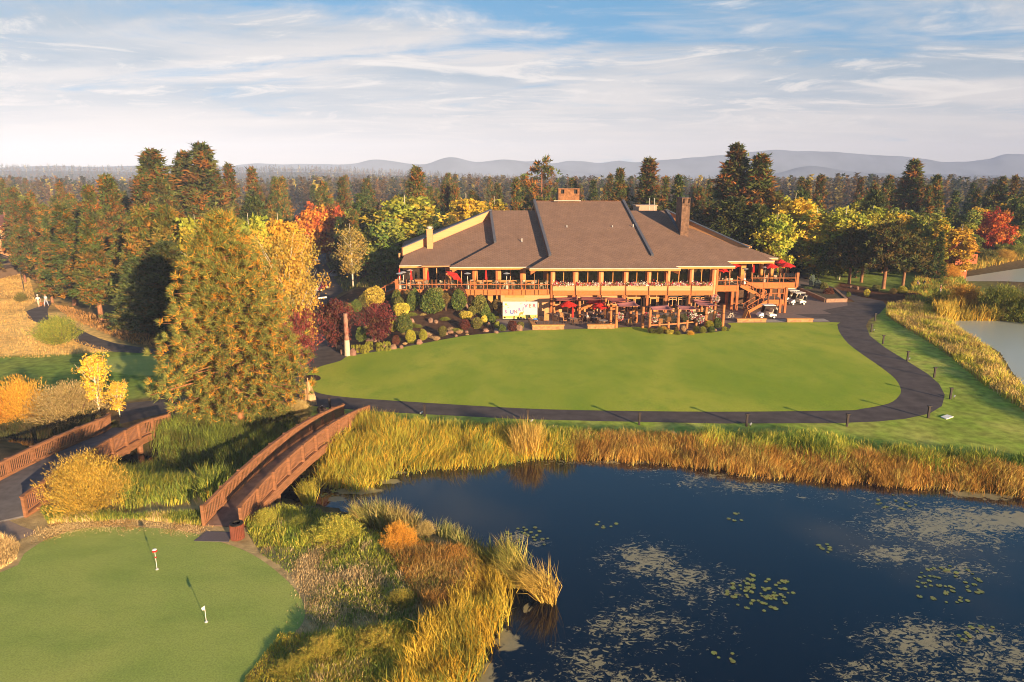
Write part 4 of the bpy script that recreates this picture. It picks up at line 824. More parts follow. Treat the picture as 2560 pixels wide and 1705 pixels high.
HT={'pine0':22,'pine1':22,'pine2':22,'spire0':16,'spire1':16,'green_pine':15,'dark_pine':15,'scraggly':20,'flat_pine':11,'aspen0':12,'aspen1':11,'green_tree':11,'gold_tree':12,'red_tree':12,'maroon':5.2,'maroon_fan':6,'birch':12,'golden_birch':15,'sapling':5.2,'hero':16.6}
TL=[
('hero',601,540,0,'big full ponderosa pine with orange inner needles beside the footbridge','pine tree',1,(601,1062)),
('golden_birch',722,572,64,'spreading golden birch with bare pale limbs right behind the big pine','birch tree',.74,None),
('aspen1',668,585,67,'yellow birch squeezed between the big pine and the spreading golden birch','birch tree',1.2,None),
('aspen0',500,512,84,'thin yellow-green aspen rising above the dark pines left of the big pine','aspen tree',.9,None),
('aspen0',628,508,82,'thin yellow-green aspen showing just over the top of the big pine','aspen tree',.9,None),
('gold_tree',700,512,96,'golden-orange tree just left of the red maple','tree',1.1,None),
('red_tree',788,500,140,'broad scarlet and orange maple in front of the pines','maple tree',.95,None),
('red_tree',842,510,146,'smaller deep red maple touching the right side of the scarlet one','maple tree',.7,None),
('green_pine',430,512,85,'green pine with a glowing orange upper trunk, right of its twin','pine tree',1.0,None),
('green_pine',365,512,86,'green pine with a glowing orange upper trunk, left of its twin','pine tree',1.0,None),
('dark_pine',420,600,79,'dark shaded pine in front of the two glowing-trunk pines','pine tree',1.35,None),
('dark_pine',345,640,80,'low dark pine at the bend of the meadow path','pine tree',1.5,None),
('pine1',232,545,87,'tall olive pine with a long bare orange trunk, tallest beside the meadow path','pine tree',1.4,None),
('pine0',168,505,99,'broad rust-brown pine whose crown reaches down to the two walkers','pine tree',1.5,None),
('pine0',110,600,101,'rust-tinted pine leaning over the walkers on the meadow path','pine tree',1.3,None),
('pine2',45,560,121,'pine with a bare orange trunk standing in the golden meadow','pine tree',1.1,None),
('pine1',300,560,94,'brown-green pine between the tall olive pine and the glowing trunks','pine tree',1.3,None),
('pine0',285,428,112,'pointed dark pine left of the tall pair','pine tree',1.3,None),
('pine1',240,456,104,'rusty pine below the pointed dark one','pine tree',1.1,None),
('pine1',402,366,126,'very tall ponderosa with a rounded top, left of the double-topped pair','pine tree',1.7,None),
('pine0',372,430,118,'shoulder pine leaning against the very tall left ponderosa','pine tree',1.5,None),
('pine2',478,374,136,'tall ponderosa with a narrow top, left half of the double-topped pair','pine tree',1.45,None),
('pine1',524,350,132,'tallest ponderosa on the skyline, right half of the double-topped pair','pine tree',1.6,None),
('pine0',505,470,115,'full rusty pine below the tallest skyline ponderosa','pine tree',1.7,None),
('pine0',585,402,142,'rusty ponderosa stepping down right of the tallest one','pine tree',1.0,None),
('spire1',640,410,165,'slim brown pine standing alone against the hills left of the red maple','pine tree',1.2,None),
('pine0',700,440,150,'shaded brown pine behind the golden-orange tree','pine tree',1,None),
('spire0',905,478,128,'dark green fir right of the red maple','fir tree',1.3,None),
('pine0',1045,410,142,'full olive-green pine rising left of the clubhouse roof','pine tree',1.35,None),
('aspen0',1012,470,120,'big yellow-green cottonwood left of the clubhouse roof','leafy tree',1.7,None),
('green_tree',960,530,112,'green leafy tree behind the driveway birches','leafy tree',1.3,None),
('gold_tree',1165,468,138,'large yellow tree behind the left roof ridge','leafy tree',1.5,None),
('aspen1',1238,476,140,'smaller yellow tree touching the right of the large yellow one','leafy tree',1.3,None),
('spire0',1052,555,111,'blue-green spruce beside the left end of the roof','spruce tree',1.2,None),
('spire0',1090,535,114,'taller blue-green spruce by the left end of the roof','spruce tree',1.2,None),
('scraggly',1353,395,150,'open scraggly pine on the skyline left of the high chimney','pine tree',1.0,None),
('pine0',1290,440,150,'brown pine behind the middle roof ridge','pine tree',1.0,None),
('pine1',1545,415,150,'dark green pine over the high ridge','pine tree',1.0,None),
('pine0',1617,388,152,'orange-lit pine standing highest over the right end of the ridge','pine tree',1.5,None),
('spire0',1690,430,140,'slim dark pine between the ridge and the tall stone chimney','fir tree',1.2,None),
('pine2',1828,355,142,'tallest pine right of the clubhouse, left of a joined pair','pine tree',1.5,None),
('pine1',1888,378,138,'orange-lit pine, right of a joined pair beyond the clubhouse','pine tree',1.6,None),
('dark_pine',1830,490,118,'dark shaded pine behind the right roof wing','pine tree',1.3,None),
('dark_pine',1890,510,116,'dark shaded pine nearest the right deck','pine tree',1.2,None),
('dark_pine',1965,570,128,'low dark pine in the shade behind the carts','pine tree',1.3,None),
('aspen0',1938,515,113,'bright lime-yellow aspen with a white trunk behind the right deck','aspen tree',1.0,None),
('gold_tree',1980,465,132,'tall aspen with an orange-gold top','aspen tree',1.2,None),
('aspen1',2035,505,126,'yellow-green aspen with a few orange sprays, right of the gold-topped one','aspen tree',1.5,None),
('aspen0',2110,500,124,'lime-green aspen behind the leaning pines','aspen tree',1.3,None),
('aspen0',2175,500,132,'yellow-green aspen between the lime one and the gold one','aspen tree',1.2,None),
('gold_tree',2262,512,140,'bright golden-orange aspen above the leaning pines','aspen tree',.9,None),
('aspen1',2225,510,136,'tapering yellow aspen left of the bright golden one','aspen tree',1.3,None),
('green_tree',2310,515,138,'tall green-yellow tree left of the cabin','leafy tree',1.1,None),
('gold_tree',2405,550,128,'yellow-orange tree standing right of the cabin','leafy tree',1.3,None),
('red_tree',2492,518,159,'red and green maple near the right edge','maple tree',1.0,None),
('green_tree',2545,565,160,'dark green tree at the right edge above the far pond','leafy tree',1.3,None),
('green_tree',2440,575,158,'green leafy tree between the cabin and the red and green maple','leafy tree',1.3,None),
('gold_tree',2462,560,166,'slim golden aspen rising left of the red and green maple','aspen tree',1.0,None),
('green_tree',2515,600,157,'low dark tree on the far bank of the upper pond','leafy tree',1.5,None),
('pine0',2590,500,166,'broad pine cut by the right edge','pine tree',1.5,None),
('aspen0',2425,545,170,'lime aspen peeping over the green trees right of the cabin','aspen tree',1.2,None),
('green_tree',2640,560,160,'leafy tree beyond the right edge of the view','leafy tree',1.4,None),
('pine1',2268,393,172,'tall ponderosa standing alone on the right skyline','pine tree',1.5,None),
('pine0',2495,437,210,'dark pine on the skyline near the right edge','pine tree',1.2,None),
('flat_pine',2085,575,0,'leaning dark pine, leftmost of the four on the lawn island','pine tree',1.05,(2122,710)),
('flat_pine',2150,565,0,'dark pine with a thick straight trunk, second of the four on the lawn island','pine tree',1.05,(2153,706)),
('flat_pine',2215,560,0,'twin-trunked dark pine, third of the four on the lawn island','pine tree',1.15,(2208,722)),
('flat_pine',2262,580,0,'orange-barked dark pine, rightmost of the four on the lawn island','pine tree',1.05,(2256,722)),
('birch',868,545,0,'slender white-trunked birch on the left side of the driveway bed','birch tree',1.0,(884,738)),
('birch',950,600,0,'thin pale birch beside the stair of the left deck','birch tree',.8,(952,722)),
('aspen0',968,590,0,'thin yellow birch just right of the other by the deck stair','birch tree',.7,(966,716)),
('pine1',902,520,0,'rust-barked pine with a slim bare trunk between the birches','pine tree',.75,(897,730)),
('maroon_fan',782,775,0,'burgundy plum tree with fanning twigs nearest the big pine','plum tree',.75,(757,940)),
('maroon',838,742,0,'dark purple plum tree beside the white totem pole','plum tree',.95,(842,878)),
('maroon',936,748,0,'purple plum tree in the rock garden right of the totem pole','plum tree',.95,(948,862)),
('sapling',238,880,0,'white-stemmed golden aspen standing over the left bridge','aspen tree',.95,(249,1033)),
('sapling',292,950,0,'short golden aspen right of the white-stemmed one','aspen tree',1.1,(300,1042)),
]
for k,px,pt,Y,lb,ct,w_,b in TL: put(k,px,pt,Y,lb,ct,HT[k],None,w_,b)
# woodland filling the middle distance: every tree its own object
WL={'pine0':('brown-green ponderosa pine in the forest behind the clubhouse','pine tree'),'pine1':('rusty ponderosa pine in the forest behind the clubhouse','pine tree'),'pine2':('high-crowned ponderosa pine in the forest behind the clubhouse','pine tree'),
'spire0':('dark green narrow fir in the forest behind the clubhouse','fir tree'),'spire1':('brown narrow fir in the forest behind the clubhouse','fir tree'),'aspen0':('yellow-green aspen among the pines behind the clubhouse','aspen tree'),'aspen1':('tapering yellow aspen among the pines behind the clubhouse','aspen tree'),
'green_tree':('green leafy tree at the foot of the forest','leafy tree'),'gold_tree':('golden aspen at the foot of the forest','aspen tree'),'green_pine':('green pine in the shade of the forest','pine tree'),'dark_pine':('dark pine low in the shade of the forest','pine tree')}
WG={'pine tree':'pines of the forest behind the clubhouse','fir tree':'firs of the forest behind the clubhouse','aspen tree':'aspens scattered through the forest','leafy tree':'leafy trees at the foot of the forest'}
q=random.Random(5)
def woodland(n,x0,x1,Y0,Y1,kinds,t0,t1):
    for i in range(n):
        Y=Y0+(Y1-Y0)*((i+q.random())/n)**1.2; px=q.uniform(x0,x1)
        if 1180<px<1790 and Y<118: continue
        if px>2380 and Y<172: Y=172+q.uniform(0,12)
        top=q.uniform(t0,t1); top=top+(440-top)*0; k=q.choice(kinds); h=at(px,top,Y).z
        h=max(7,min(h,24)); lb,ct=WL[k]; x=xat(px,Y,8); gz=float(height(np.array([[x,Y]]))[0])
        s=.94*h/HT[k]; s2=max(.75,min(s*q.uniform(.95,1.3),1.5)); tree(k,(x,Y,gz-.1),q.uniform(0,6.28),(s2,s2,s),lb,ct,WG[ct])
woodland(34,-250,700,108,190,['pine0','pine1','pine2','spire1'],430,520)
woodland(20,-300,180,130,210,['pine0','pine1','pine2','green_tree'],440,500)
woodland(36,650,1800,150,240,['pine0','pine1','spire0','spire1','pine2'],425,470)
woodland(12,840,1300,125,150,['green_tree','pine0','green_pine','spire0'],500,560)
woodland(44,1780,2900,150,240,['pine0','pine1','spire0','spire1','pine2'],425,480)
woodland(34,1960,2950,126,160,['aspen0','aspen1','green_tree','gold_tree','green_tree','spire0'],500,570)
woodland(16,1900,2500,122,140,['green_pine','green_tree','spire0'],560,620)
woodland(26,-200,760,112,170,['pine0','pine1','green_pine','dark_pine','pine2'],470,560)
woodland(22,820,1250,128,175,['green_tree','pine0','gold_tree','green_pine','aspen0'],470,540)
woodland(30,1780,2900,135,200,['pine0','green_pine','gold_tree','dark_pine','aspen0','green_tree'],455,540)
woodland(30,-500,3000,240,340,['pine0','pine1','spire0','spire1','pine2'],428,462)
# ------------------------------------------------------------------ the far forest: thousands of crowns, one mass
def far_forest(name,n,Y0,Y1,seed,label,leafn):
    rs=np.random.default_rng(seed); u=rs.random(n); Y=Y0*(Y1/Y0)**(u**.8); x=rs.uniform(-.95,.95,n)*(Y+60); P=np.stack([x,Y],1)
    gz=height(P,np.full(n,9.)); h=rs.uniform(9,17,n)*(.85+.35*vnoise(x,Y,.01,3)); r=h*rs.uniform(.13,.20,n)
    # each crown: stacked skirts of ragged triangles round a stem
    k=leafn; idx=np.repeat(np.arange(n),k); t=rs.random(n*k)**.8; ph=rs.uniform(0,2*PI,n*k); rr=r[idx]*(1-t)**.75*rs.uniform(.55,1.1,n*k)
    cen=np.stack([x[idx]+np.cos(ph)*rr*.6,Y[idx]+np.sin(ph)*rr*.6,gz[idx]+h[idx]*(.12+.86*t)],1)
    d=np.stack([np.cos(ph),np.sin(ph),.55+0*ph],1); s=np.maximum(h[idx]*.10,1.1)*(1.25-.5*t)
    a=np.stack([-np.sin(ph),np.cos(ph),rs.normal(size=n*k)*.5],1)
    V=np.stack([cen-a*s[:,None]*.6,cen+a*s[:,None]*.6,cen+d*s[:,None]*1.2],1).reshape(-1,3)
    c=pal([(.10,.075,.028),(.14,.085,.028),(.07,.07,.028),(.17,.09,.025),(.05,.065,.025),(.14,.11,.03)],n,rs,.3); yel=rs.random(n)<.06; c[yel]=(.42,.32,.04)
    cc=np.repeat(c[idx]*(.75+.5*rs.random((n*k,1))),3,axis=0)
    o=link(name,np_mesh(name,V,np.arange(3*n*k).reshape(-1,3),cc,foliage_plain)); tag(o,label,'forest',kind='stuff')
far_forest('forest',5200,330,900,61,'dense brown pine forest stretching away behind the clubhouse',46)
far_forest('distant_forest',8500,850,3000,62,'hazy far pine forest reaching to the hills',20)
# ------------------------------------------------------------------ reeds, sedges and rough grass
gm=M('grass_blades',attr=True,rough=.7,var=.35,scale=.35,trans=.25,spec=.15)
CAT=[(.62,.42,.045),(.55,.44,.06),(.42,.42,.055),(.74,.48,.06),(.28,.32,.05)]
GRC=[(.18,.24,.04),(.28,.33,.05),(.14,.19,.035),(.42,.38,.06)]
RUS=[(.55,.30,.07),(.62,.38,.08),(.46,.23,.05),(.60,.45,.11),(.34,.19,.05)]
STR=[(.80,.60,.32),(.70,.50,.24),(.62,.48,.25),(.55,.38,.16)]
YGR=[(.48,.46,.06),(.36,.40,.05),(.58,.48,.08),(.24,.32,.045)]
GREEN=np.array([(p[0],p[1]) for p in gpoly(green_px)])
def reeds(name,label,px,n,h,wd,cols,seed,lean=(0,0),z=-.5,clumpy=0,curve=.35,root=None,cat='reeds'):
    rs=np.random.default_rng(seed); P=fill_px(px,n,rs,z)
    if clumpy:
        cc=P[rs.integers(0,n,max(3,int(n*.03)))]; P=cc[rs.integers(0,len(cc),n)]+rs.normal(size=(n,2))*clumpy
    ln=(lean[0]+(vnoise(P[:,0],P[:,1],.9,seed+5)-.5)*.55, lean[1]+(vnoise(P[:,0],P[:,1],.9,seed+9)-.5)*.35)
    d=shore(P); zz=np.maximum(height(P,d),WZ-.25)
    k=(vnoise(P[:,0],P[:,1],.8,seed)*len(cols)+rs.random(n)*1.8).astype(int)%len(cols); c=np.array(cols)[k]*(1+rs.uniform(-.3,.3,(n,1)))
    hh=h*(.55+.75*vnoise(P[:,0],P[:,1],.55,seed+3))
    if P[:,1].min()<32: hh=hh*(.28+.72*smooth(sdf(P,GREEN)/3.2))
    V,Fc,cc=blades(P,zz,hh,wd,c,ln,rs,curve); o=link(name,np_mesh(name,V,Fc,cc,gm)); tag(o,label,cat,kind='stuff')
B1=[(1430,1143),(1600,1148),(1760,1160),(1850,1178),(2050,1196),(2250,1208),(2560,1232),(2700,1248),(3000,1296),(3000,1262),(2700,1212),(2560,1192),(2250,1168),(2050,1152),(1850,1132),(1760,1116),(1430,1106)]
C1=[(1740,1120),(1850,1135),(2050,1155),(2250,1170),(2560,1195),(2700,1215),(3000,1265),(3000,1230),(2700,1180),(2560,1158),(2350,1146),(2150,1122),(2000,1100),(1850,1098),(1740,1098)]
A1=[(800,1208),(850,1218),(885,1220),(948,1206),(975,1184),(1010,1178),(1120,1164),(1230,1160),(1330,1140),(1420,1145),(1440,1128),(1330,1108),(1100,1100),(1000,1085),(920,1068),(880,1085),(850,1120),(810,1160)]
reeds('cattail_reeds','golden green cattail reeds along the far bank beside the footbridge',A1,19000,1.3,.038,CAT,201,(.10,-.05),-.55,clumpy=.30)
reeds('cattail_reeds','pale tall cattails leaning over the water by the path bend',[(1280,1125),(1340,1118),(1345,1142),(1285,1142)],900,2.2,.045,[(.62,.42,.12),(.55,.40,.1),(.5,.3,.06)],202,(.12,-.05),-.55)
reeds('sedge','rust orange sedge lining the water along the path',B1,31000,.8,.035,RUS,203,(.08,-.04),-.5,clumpy=.33,cat='sedge')
reeds('tall_grass','lime green tall grass behind the rust orange sedge',C1,13000,.85,.04,YGR+[(.12,.19,.03)],204,(.06,0),-.2,clumpy=.4,cat='grass')
reeds('tall_grass','pale seeding grass between the path and the golden cattails',[(930,1062),(1100,1080),(1450,1102),(1740,1106),(1740,1090),(1450,1078),(1100,1058)],6500,.55,.035,STR[1:]+YGR+GRC,205,(.06,0),0,cat='grass')
reeds('marsh_reeds','dark green reeds below the big pine between the two bridges',[(395,1090),(470,1075),(640,1070),(740,1085),(730,1130),(690,1165),(600,1172),(480,1172),(400,1145)],13000,1.1,.045,GRC[:3]+[(.16,.15,.03)],206,(0,0),-.4,clumpy=.35)
reeds('marsh_reeds','yellow green cattails in the inlet between the willow bush and the footbridge',[(280,1165),(400,1160),(470,1195),(500,1225),(480,1275),(330,1298),(300,1240)],8000,1.05,.04,GRC+GRC[:3]+CAT[1:3],207,(.02,0),-.5,clumpy=.3)
reeds('marsh_reeds','small stand of cattails against the near end of the footbridge',[(500,1215),(560,1205),(580,1240),(530,1280),(505,1270)],1700,1.5,.045,CAT[1:]+GRC,208,(0,0),-.5)
reeds('marsh_reeds','dark brush growing along the water left of the left bridge',[(-60,1060),(0,1080),(110,1085),(230,1065),(250,1040),(100,1060),(-60,1040)],5000,.9,.05,[(.10,.09,.03),(.14,.10,.04),(.08,.09,.03)],209,(0,0),-.3)
E1=[(1010,1705),(1060,1640),(1120,1580),(1160,1520),(1200,1460),(1228,1400),(1262,1440),(1262,1505),(1222,1588),(1196,1645),(1170,1685),(1130,1735),(1000,1800)]
reeds('cattail_reeds','bright golden cattails down the right edge of the near shore',E1,8500,1.25,.04,[(.62,.38,.035),(.55,.38,.05),(.45,.32,.04),(.30,.30,.05)],210,(-.14,.05),-.5,clumpy=.26)
reeds('cattail_reeds','tall pale cattails standing in the water off the near shore, right clump',[(1345,1478),(1392,1500),(1388,1512),(1352,1505)],520,2.2,.04,[(.66,.46,.12),(.6,.4,.08),(.5,.35,.08)],211,(-.28,.05),-.7)
reeds('cattail_reeds','tall pale cattails standing in the water off the near shore, left clump',[(1262,1400),(1325,1455),(1325,1478),(1270,1470)],1000,2.1,.04,[(.60,.44,.12),(.5,.4,.08),(.3,.3,.06)],212,(-.12,.05),-.7)
reeds('cattail_reeds','pale green cattails on the back edge of the near shore',[(890,1290),(1000,1310),(1045,1335),(1040,1352),(960,1345),(880,1320)],2200,1.5,.035,[(.42,.36,.12),(.32,.32,.08),(.5,.36,.12)],213,(.02,.03),-.5)
reeds('cattail_reeds','thin scattered cattails at the tip of the near shore',[(1090,1345),(1150,1350),(1230,1400),(1200,1420),(1100,1370)],500,1.3,.03,[(.42,.36,.12),(.30,.32,.08)],214,(-.03,.03),-.6)
reeds('cattail_reeds','single tuft of cattails beside the lily leaves under the footbridge',[(745,1235),(775,1228),(790,1262),(760,1270)],420,1.5,.035,CAT,215,(-.06,0),-.6)
PEN=[(640,1330),(800,1290),(900,1320),(1040,1350),(1180,1370),(1235,1420),(1200,1480),(1130,1570),(1000,1705),(940,1900),(560,1900),(610,1705),(700,1620),(765,1555),(765,1500),(720,1430),(650,1385)]
reeds('rough_grass','blond and green matted grass on the shore beside the putting green',PEN,26000,.42,.030,STR+GRC[:3]+YGR[:2],220,(.05,.05),0,curve=.7,cat='grass')
reeds('rough_grass','rust brown grass in the middle of the near shore',[(960,1370),(1180,1375),(1220,1440),(1150,1540),(1080,1560),(1020,1470)],12000,.6,.028,[(.46,.22,.05),(.55,.28,.06),(.34,.19,.05),(.50,.34,.10)],221,(.05,.05),0,curve=.5,cat='grass')
reeds('rough_grass','yellow green willow shoots along the bottom edge beside the putting green',[(700,1585),(880,1590),(1060,1560),(1120,1600),(1010,1720),(960,1950),(560,1950),(610,1700)],32000,.50,.030,YGR+[(.5,.38,.06)],222,(.02,.05),0,curve=.4,cat='grass')
reeds('rough_grass','pale straw clumps scattered on the near shore',[(690,1390),(960,1400),(1000,1560),(780,1570),(740,1450)],3000,.42,.026,STR,223,(.12,.05),0,clumpy=.35,curve=.6,cat='grass')
reeds('straw_fringe','dry straw fringe round the back of the putting green',[(90,1320),(200,1300),(330,1298),(480,1308),(510,1325),(480,1338),(400,1324),(280,1320),(200,1324),(120,1350)],5200,.33,.028,STR+[(.5,.3,.1)],224,(.04,.03),0,clumpy=.3,cat='grass')
reeds('straw_fringe','tall blond grass at the left edge of the putting green',[(-80,1350),(0,1345),(50,1362),(40,1400),(0,1425),(-90,1460)],3000,.8,.03,[(.70,.52,.25),(.62,.42,.18)],225,(.1,.05),0,cat='grass')
reeds('weeds','low mixed weeds at the foot of the willow bush and the footbridge',[(100,1270),(330,1290),(520,1280),(500,1315),(330,1300),(120,1310)],4200,.42,.035,GRC+STR[1:2],226,(0,0),0,cat='weeds')
reeds('weeds','scrubby plants on the bank right of the footbridge',[(610,1310),(700,1270),(800,1282),(880,1310),(900,1345),(760,1370),(640,1370)],5500,.6,.035,GRC+YGR,227,(0,0),0,cat='weeds')
reeds('tall_grass','tawny grass on the bank between the lawn path and the right pond',[(2215,768),(2290,762),(2370,800),(2432,852),(2492,892),(2522,942),(2560,982),(2700,1060),(2700,1110),(2560,1040),(2450,965),(2380,905),(2310,855),(2250,820),(2215,795)],16000,.85,.06,YGR[:3]+[(.55,.40,.15),(.5,.33,.08)],228,(.03,0),-.3,cat='grass')
reeds('cattail_reeds','golden cattails behind the right pond',[(2330,785),(2400,778),(2600,785),(2800,800),(2800,815),(2500,799),(2400,799),(2345,808)],6500,2.1,.08,[(.62,.38,.05),(.5,.34,.05),(.42,.34,.06)],229,(.05,0),-.5)
reeds('scrub','brush and rough grass between the lawn island and the far pond',[(2290,700),(2340,680),(2400,690),(2420,716),(2440,740),(2560,745),(2560,780),(2330,775),(2260,755)],10000,1.0,.09,YGR+RUS[:2]+GRC,230,(0,0),0,cat='scrub')
reeds('cattail_reeds','tawny reeds on the far side of the upper pond',[(2330,690),(2430,680),(2540,655),(2900,640),(2900,628),(2540,642),(2400,662),(2320,676)],6500,1.9,.10,[(.55,.34,.06),(.45,.32,.06),(.32,.28,.05)],234,(.03,0),-.3)
reeds('meadow_grass','golden dry meadow grass at the left edge',[(-250,650),(30,675),(72,690),(90,752),(60,775),(100,820),(280,878),(100,895),(-250,900)],48000,.28,.03,[(.72,.48,.16),(.65,.40,.12),(.55,.33,.10)],231,(.05,0),0,cat='grass')
reeds('meadow_grass','rusty dry grass between the meadow path and the dark pines',[(130,762),(180,800),(240,825),(330,860),(420,870),(420,855),(300,810),(180,770)],2600,.4,.06,[(.5,.26,.09),(.4,.22,.07)],232,(.05,0),0,cat='grass')
reeds('tall_grass','long shaded grass round the driveway birches',[(815,660),(850,650),(930,700),(1000,725),(960,745),(880,742),(850,720)],3500,.6,.07,GRC+[(.3,.25,.08)],233,(.0,0),0,cat='grass')
# lily leaves, each its own pad
lm=M('lily_leaf',attr=False,col=(.30,.27,.06),col2=(.14,.20,.05),rough=.4,var=.3,scale=.7,rand=.5)
pv=[(0,0,.012)]+[(math.cos(a)*.17,math.sin(a)*.17,.012) for a in np.linspace(.25,2*PI-.25,10)]
pm=bpy.data.meshes.new('lily_pad'); pm.from_pydata(pv,[],[(0,i,i+1) for i in range(1,10)]); pm.materials.append(lm)
q=random.Random(9)
for (cx_,cy_,rx,ry,n,lb,gp) in [((1900),1480,85,48,80,'lily pad in the middle patch of the pond','lily pads in the middle of the pond'),(2370,1460,95,50,55,'lily pad in the right hand patch of the pond','lily pads in the right of the pond'),(1515,1310,28,14,6,'lily pad in the small patch off the far bank','lily pads off the far bank'),(2065,1372,50,14,10,'lily pad in the thin line right of the middle','lily pads in the thin line'),(1310,1345,60,30,24,'pale lily pad beside the cattail clump','lily pads beside the near cattails'),(2440,1580,50,25,10,'lily pad near the lower right corner','lily pads near the lower right corner'),(800,1215,58,30,70,'yellow lily pad crowded under the footbridge','lily pads crowded under the footbridge'),(1840,1295,30,14,6,'lily pad alone in the open water','lily pads in the open water'),(1815,1640,40,16,8,'lily pad at the bottom of the pond','lily pads at the bottom of the pond'),(2250,1255,70,18,12,'lily pad near the duckweed on the right','lily pads near the duckweed')]:
    for i in range(n):
        a=q.uniform(0,6.28); r=q.random()**.5; p=g(cx_+math.cos(a)*r*rx,cy_+math.sin(a)*r*ry,WZ+.012)
        o=link('lily_pad',pm); o.location=p; s=q.uniform(.7,1.5)*(1 if cy_>1250 else 1.1); s*=.52; o.scale=(s,s,1); o.rotation_euler=(q.uniform(-.03,.03),q.uniform(-.03,.03),q.uniform(0,6.28)); tag(o,lb,'lily pad',gp)
# ------------------------------------------------------------------ shrubs
def gz(px,py):
    z=0
    for _ in range(5): p=g(px,py,z); z=float(height(np.array([[p.x,p.y]]))[0])
    return Vector((p.x,p.y,z))
SHM={'green':shrub_mesh('shrub_green',[(.07,.11,.025),(.10,.14,.03),(.15,.16,.03)],1,2600,.13),'olive':shrub_mesh('shrub_olive',[(.13,.13,.03),(.17,.15,.035),(.10,.10,.025)],2,2600,.13),
'lime':shrub_mesh('shrub_lime',[(.30,.30,.03),(.22,.25,.03),(.38,.33,.04)],3,2400,.13),'gold':shrub_mesh('shrub_gold',[(.50,.40,.05),(.42,.36,.06),(.55,.42,.08)],4,2400,.13),
'maroon':shrub_mesh('shrub_maroon',[(.11,.035,.025),(.15,.05,.03),(.09,.04,.02)],5,2400,.13),'box':shrub_mesh('shrub_box',[(.34,.32,.04),(.26,.27,.035)],6,2600,.12,box=True),'brown':shrub_mesh('shrub_brown',[(.16,.10,.035),(.20,.13,.04),(.12,.09,.03)],7,2400,.13),
'spruce':shrub_mesh('shrub_blue',[(.10,.14,.12),(.14,.18,.15)],8,2400,.13)}
LOOSE={'willow':loose_mesh('bush_willow',[(.46,.27,.04),(.40,.26,.06),(.34,.19,.025),(.28,.21,.04)],11,28000,.036,420),'orange':loose_mesh('bush_orange',[(.55,.26,.03),(.48,.27,.04),(.40,.20,.03)],12,18000,.042,300),
'pale':loose_mesh('bush_pale',[(.48,.36,.16),(.40,.32,.12),(.36,.25,.08)],13,20000,.04,320),'leafy':loose_mesh('bush_leafy',[(.15,.18,.03),(.26,.23,.035),(.10,.13,.025)],14,14000,.05,220),'darkb':loose_mesh('bush_dark',[(.08,.10,.025),(.12,.12,.03),(.16,.12,.03)],15,6000,.07,110),
'lime':loose_mesh('bush_lime',[(.36,.30,.05),(.27,.27,.04),(.44,.32,.055),(.19,.22,.035)],17,15000,.05,260),'tuft':tuft_mesh('straw_tuft',[(.66,.48,.26),(.60,.42,.2)],16,900,.8,.03)}
stick=M('shrub_stems',(.16,.09,.05),.9,.3,5)
sg=MB(); qs=random.Random(3)
for i in range(7): a=i*.9; sg.tube([(math.cos(a)*.12,math.sin(a)*.12,-.15),(math.cos(a)*.3,math.sin(a)*.3,.5),(math.cos(a)*.5,math.sin(a)*.5,1.0)],[.035,.028,.012],4,False)
stem_me=bpy.data.meshes.new('stems'); stem_me.from_pydata(sg.v,[],sg.f); stem_me.materials.append(stick)
def bush(kind,px,pyb,wpx,hpx,label,group=None,name='shrub',cat='shrub',lift=0):
    p=gz(px,pyb); dep=p.y*cp+(H-p.z)*sp; r=wpx/F*dep/2; hh=hpx/F*dep*(1.02)
    if p.y>89.6 and 975<px<1250 and pyb>735 and name=='shrub':
        yy=89.6-random.random()*.6; x=xat(px,yy,2); z_=float(height(np.array([[x,yy]]))[0]); tp=at(px,pyb-hpx,yy).z; p=Vector((x,yy,z_)); hh=tp-z_
    o=thing(name,label,cat,(p.x,p.y+r*.5,p.z-.05),random.uniform(0,6.28),group)
    me=(LOOSE if name=='bush' and kind=='lime' else SHM if kind in SHM else LOOSE)[kind]; c=link('foliage',me,o); 
    full=hh/2 if (kind in SHM and name!='bush') else hh/1.6
    if lift: c.location=(0,0,lift*hh); full=hh*(1-lift)/2
    c.scale=(r,r,full); s=link('stems',stem_me,o); s.scale=(r*.9,r*.9,hh*.6)
    return o
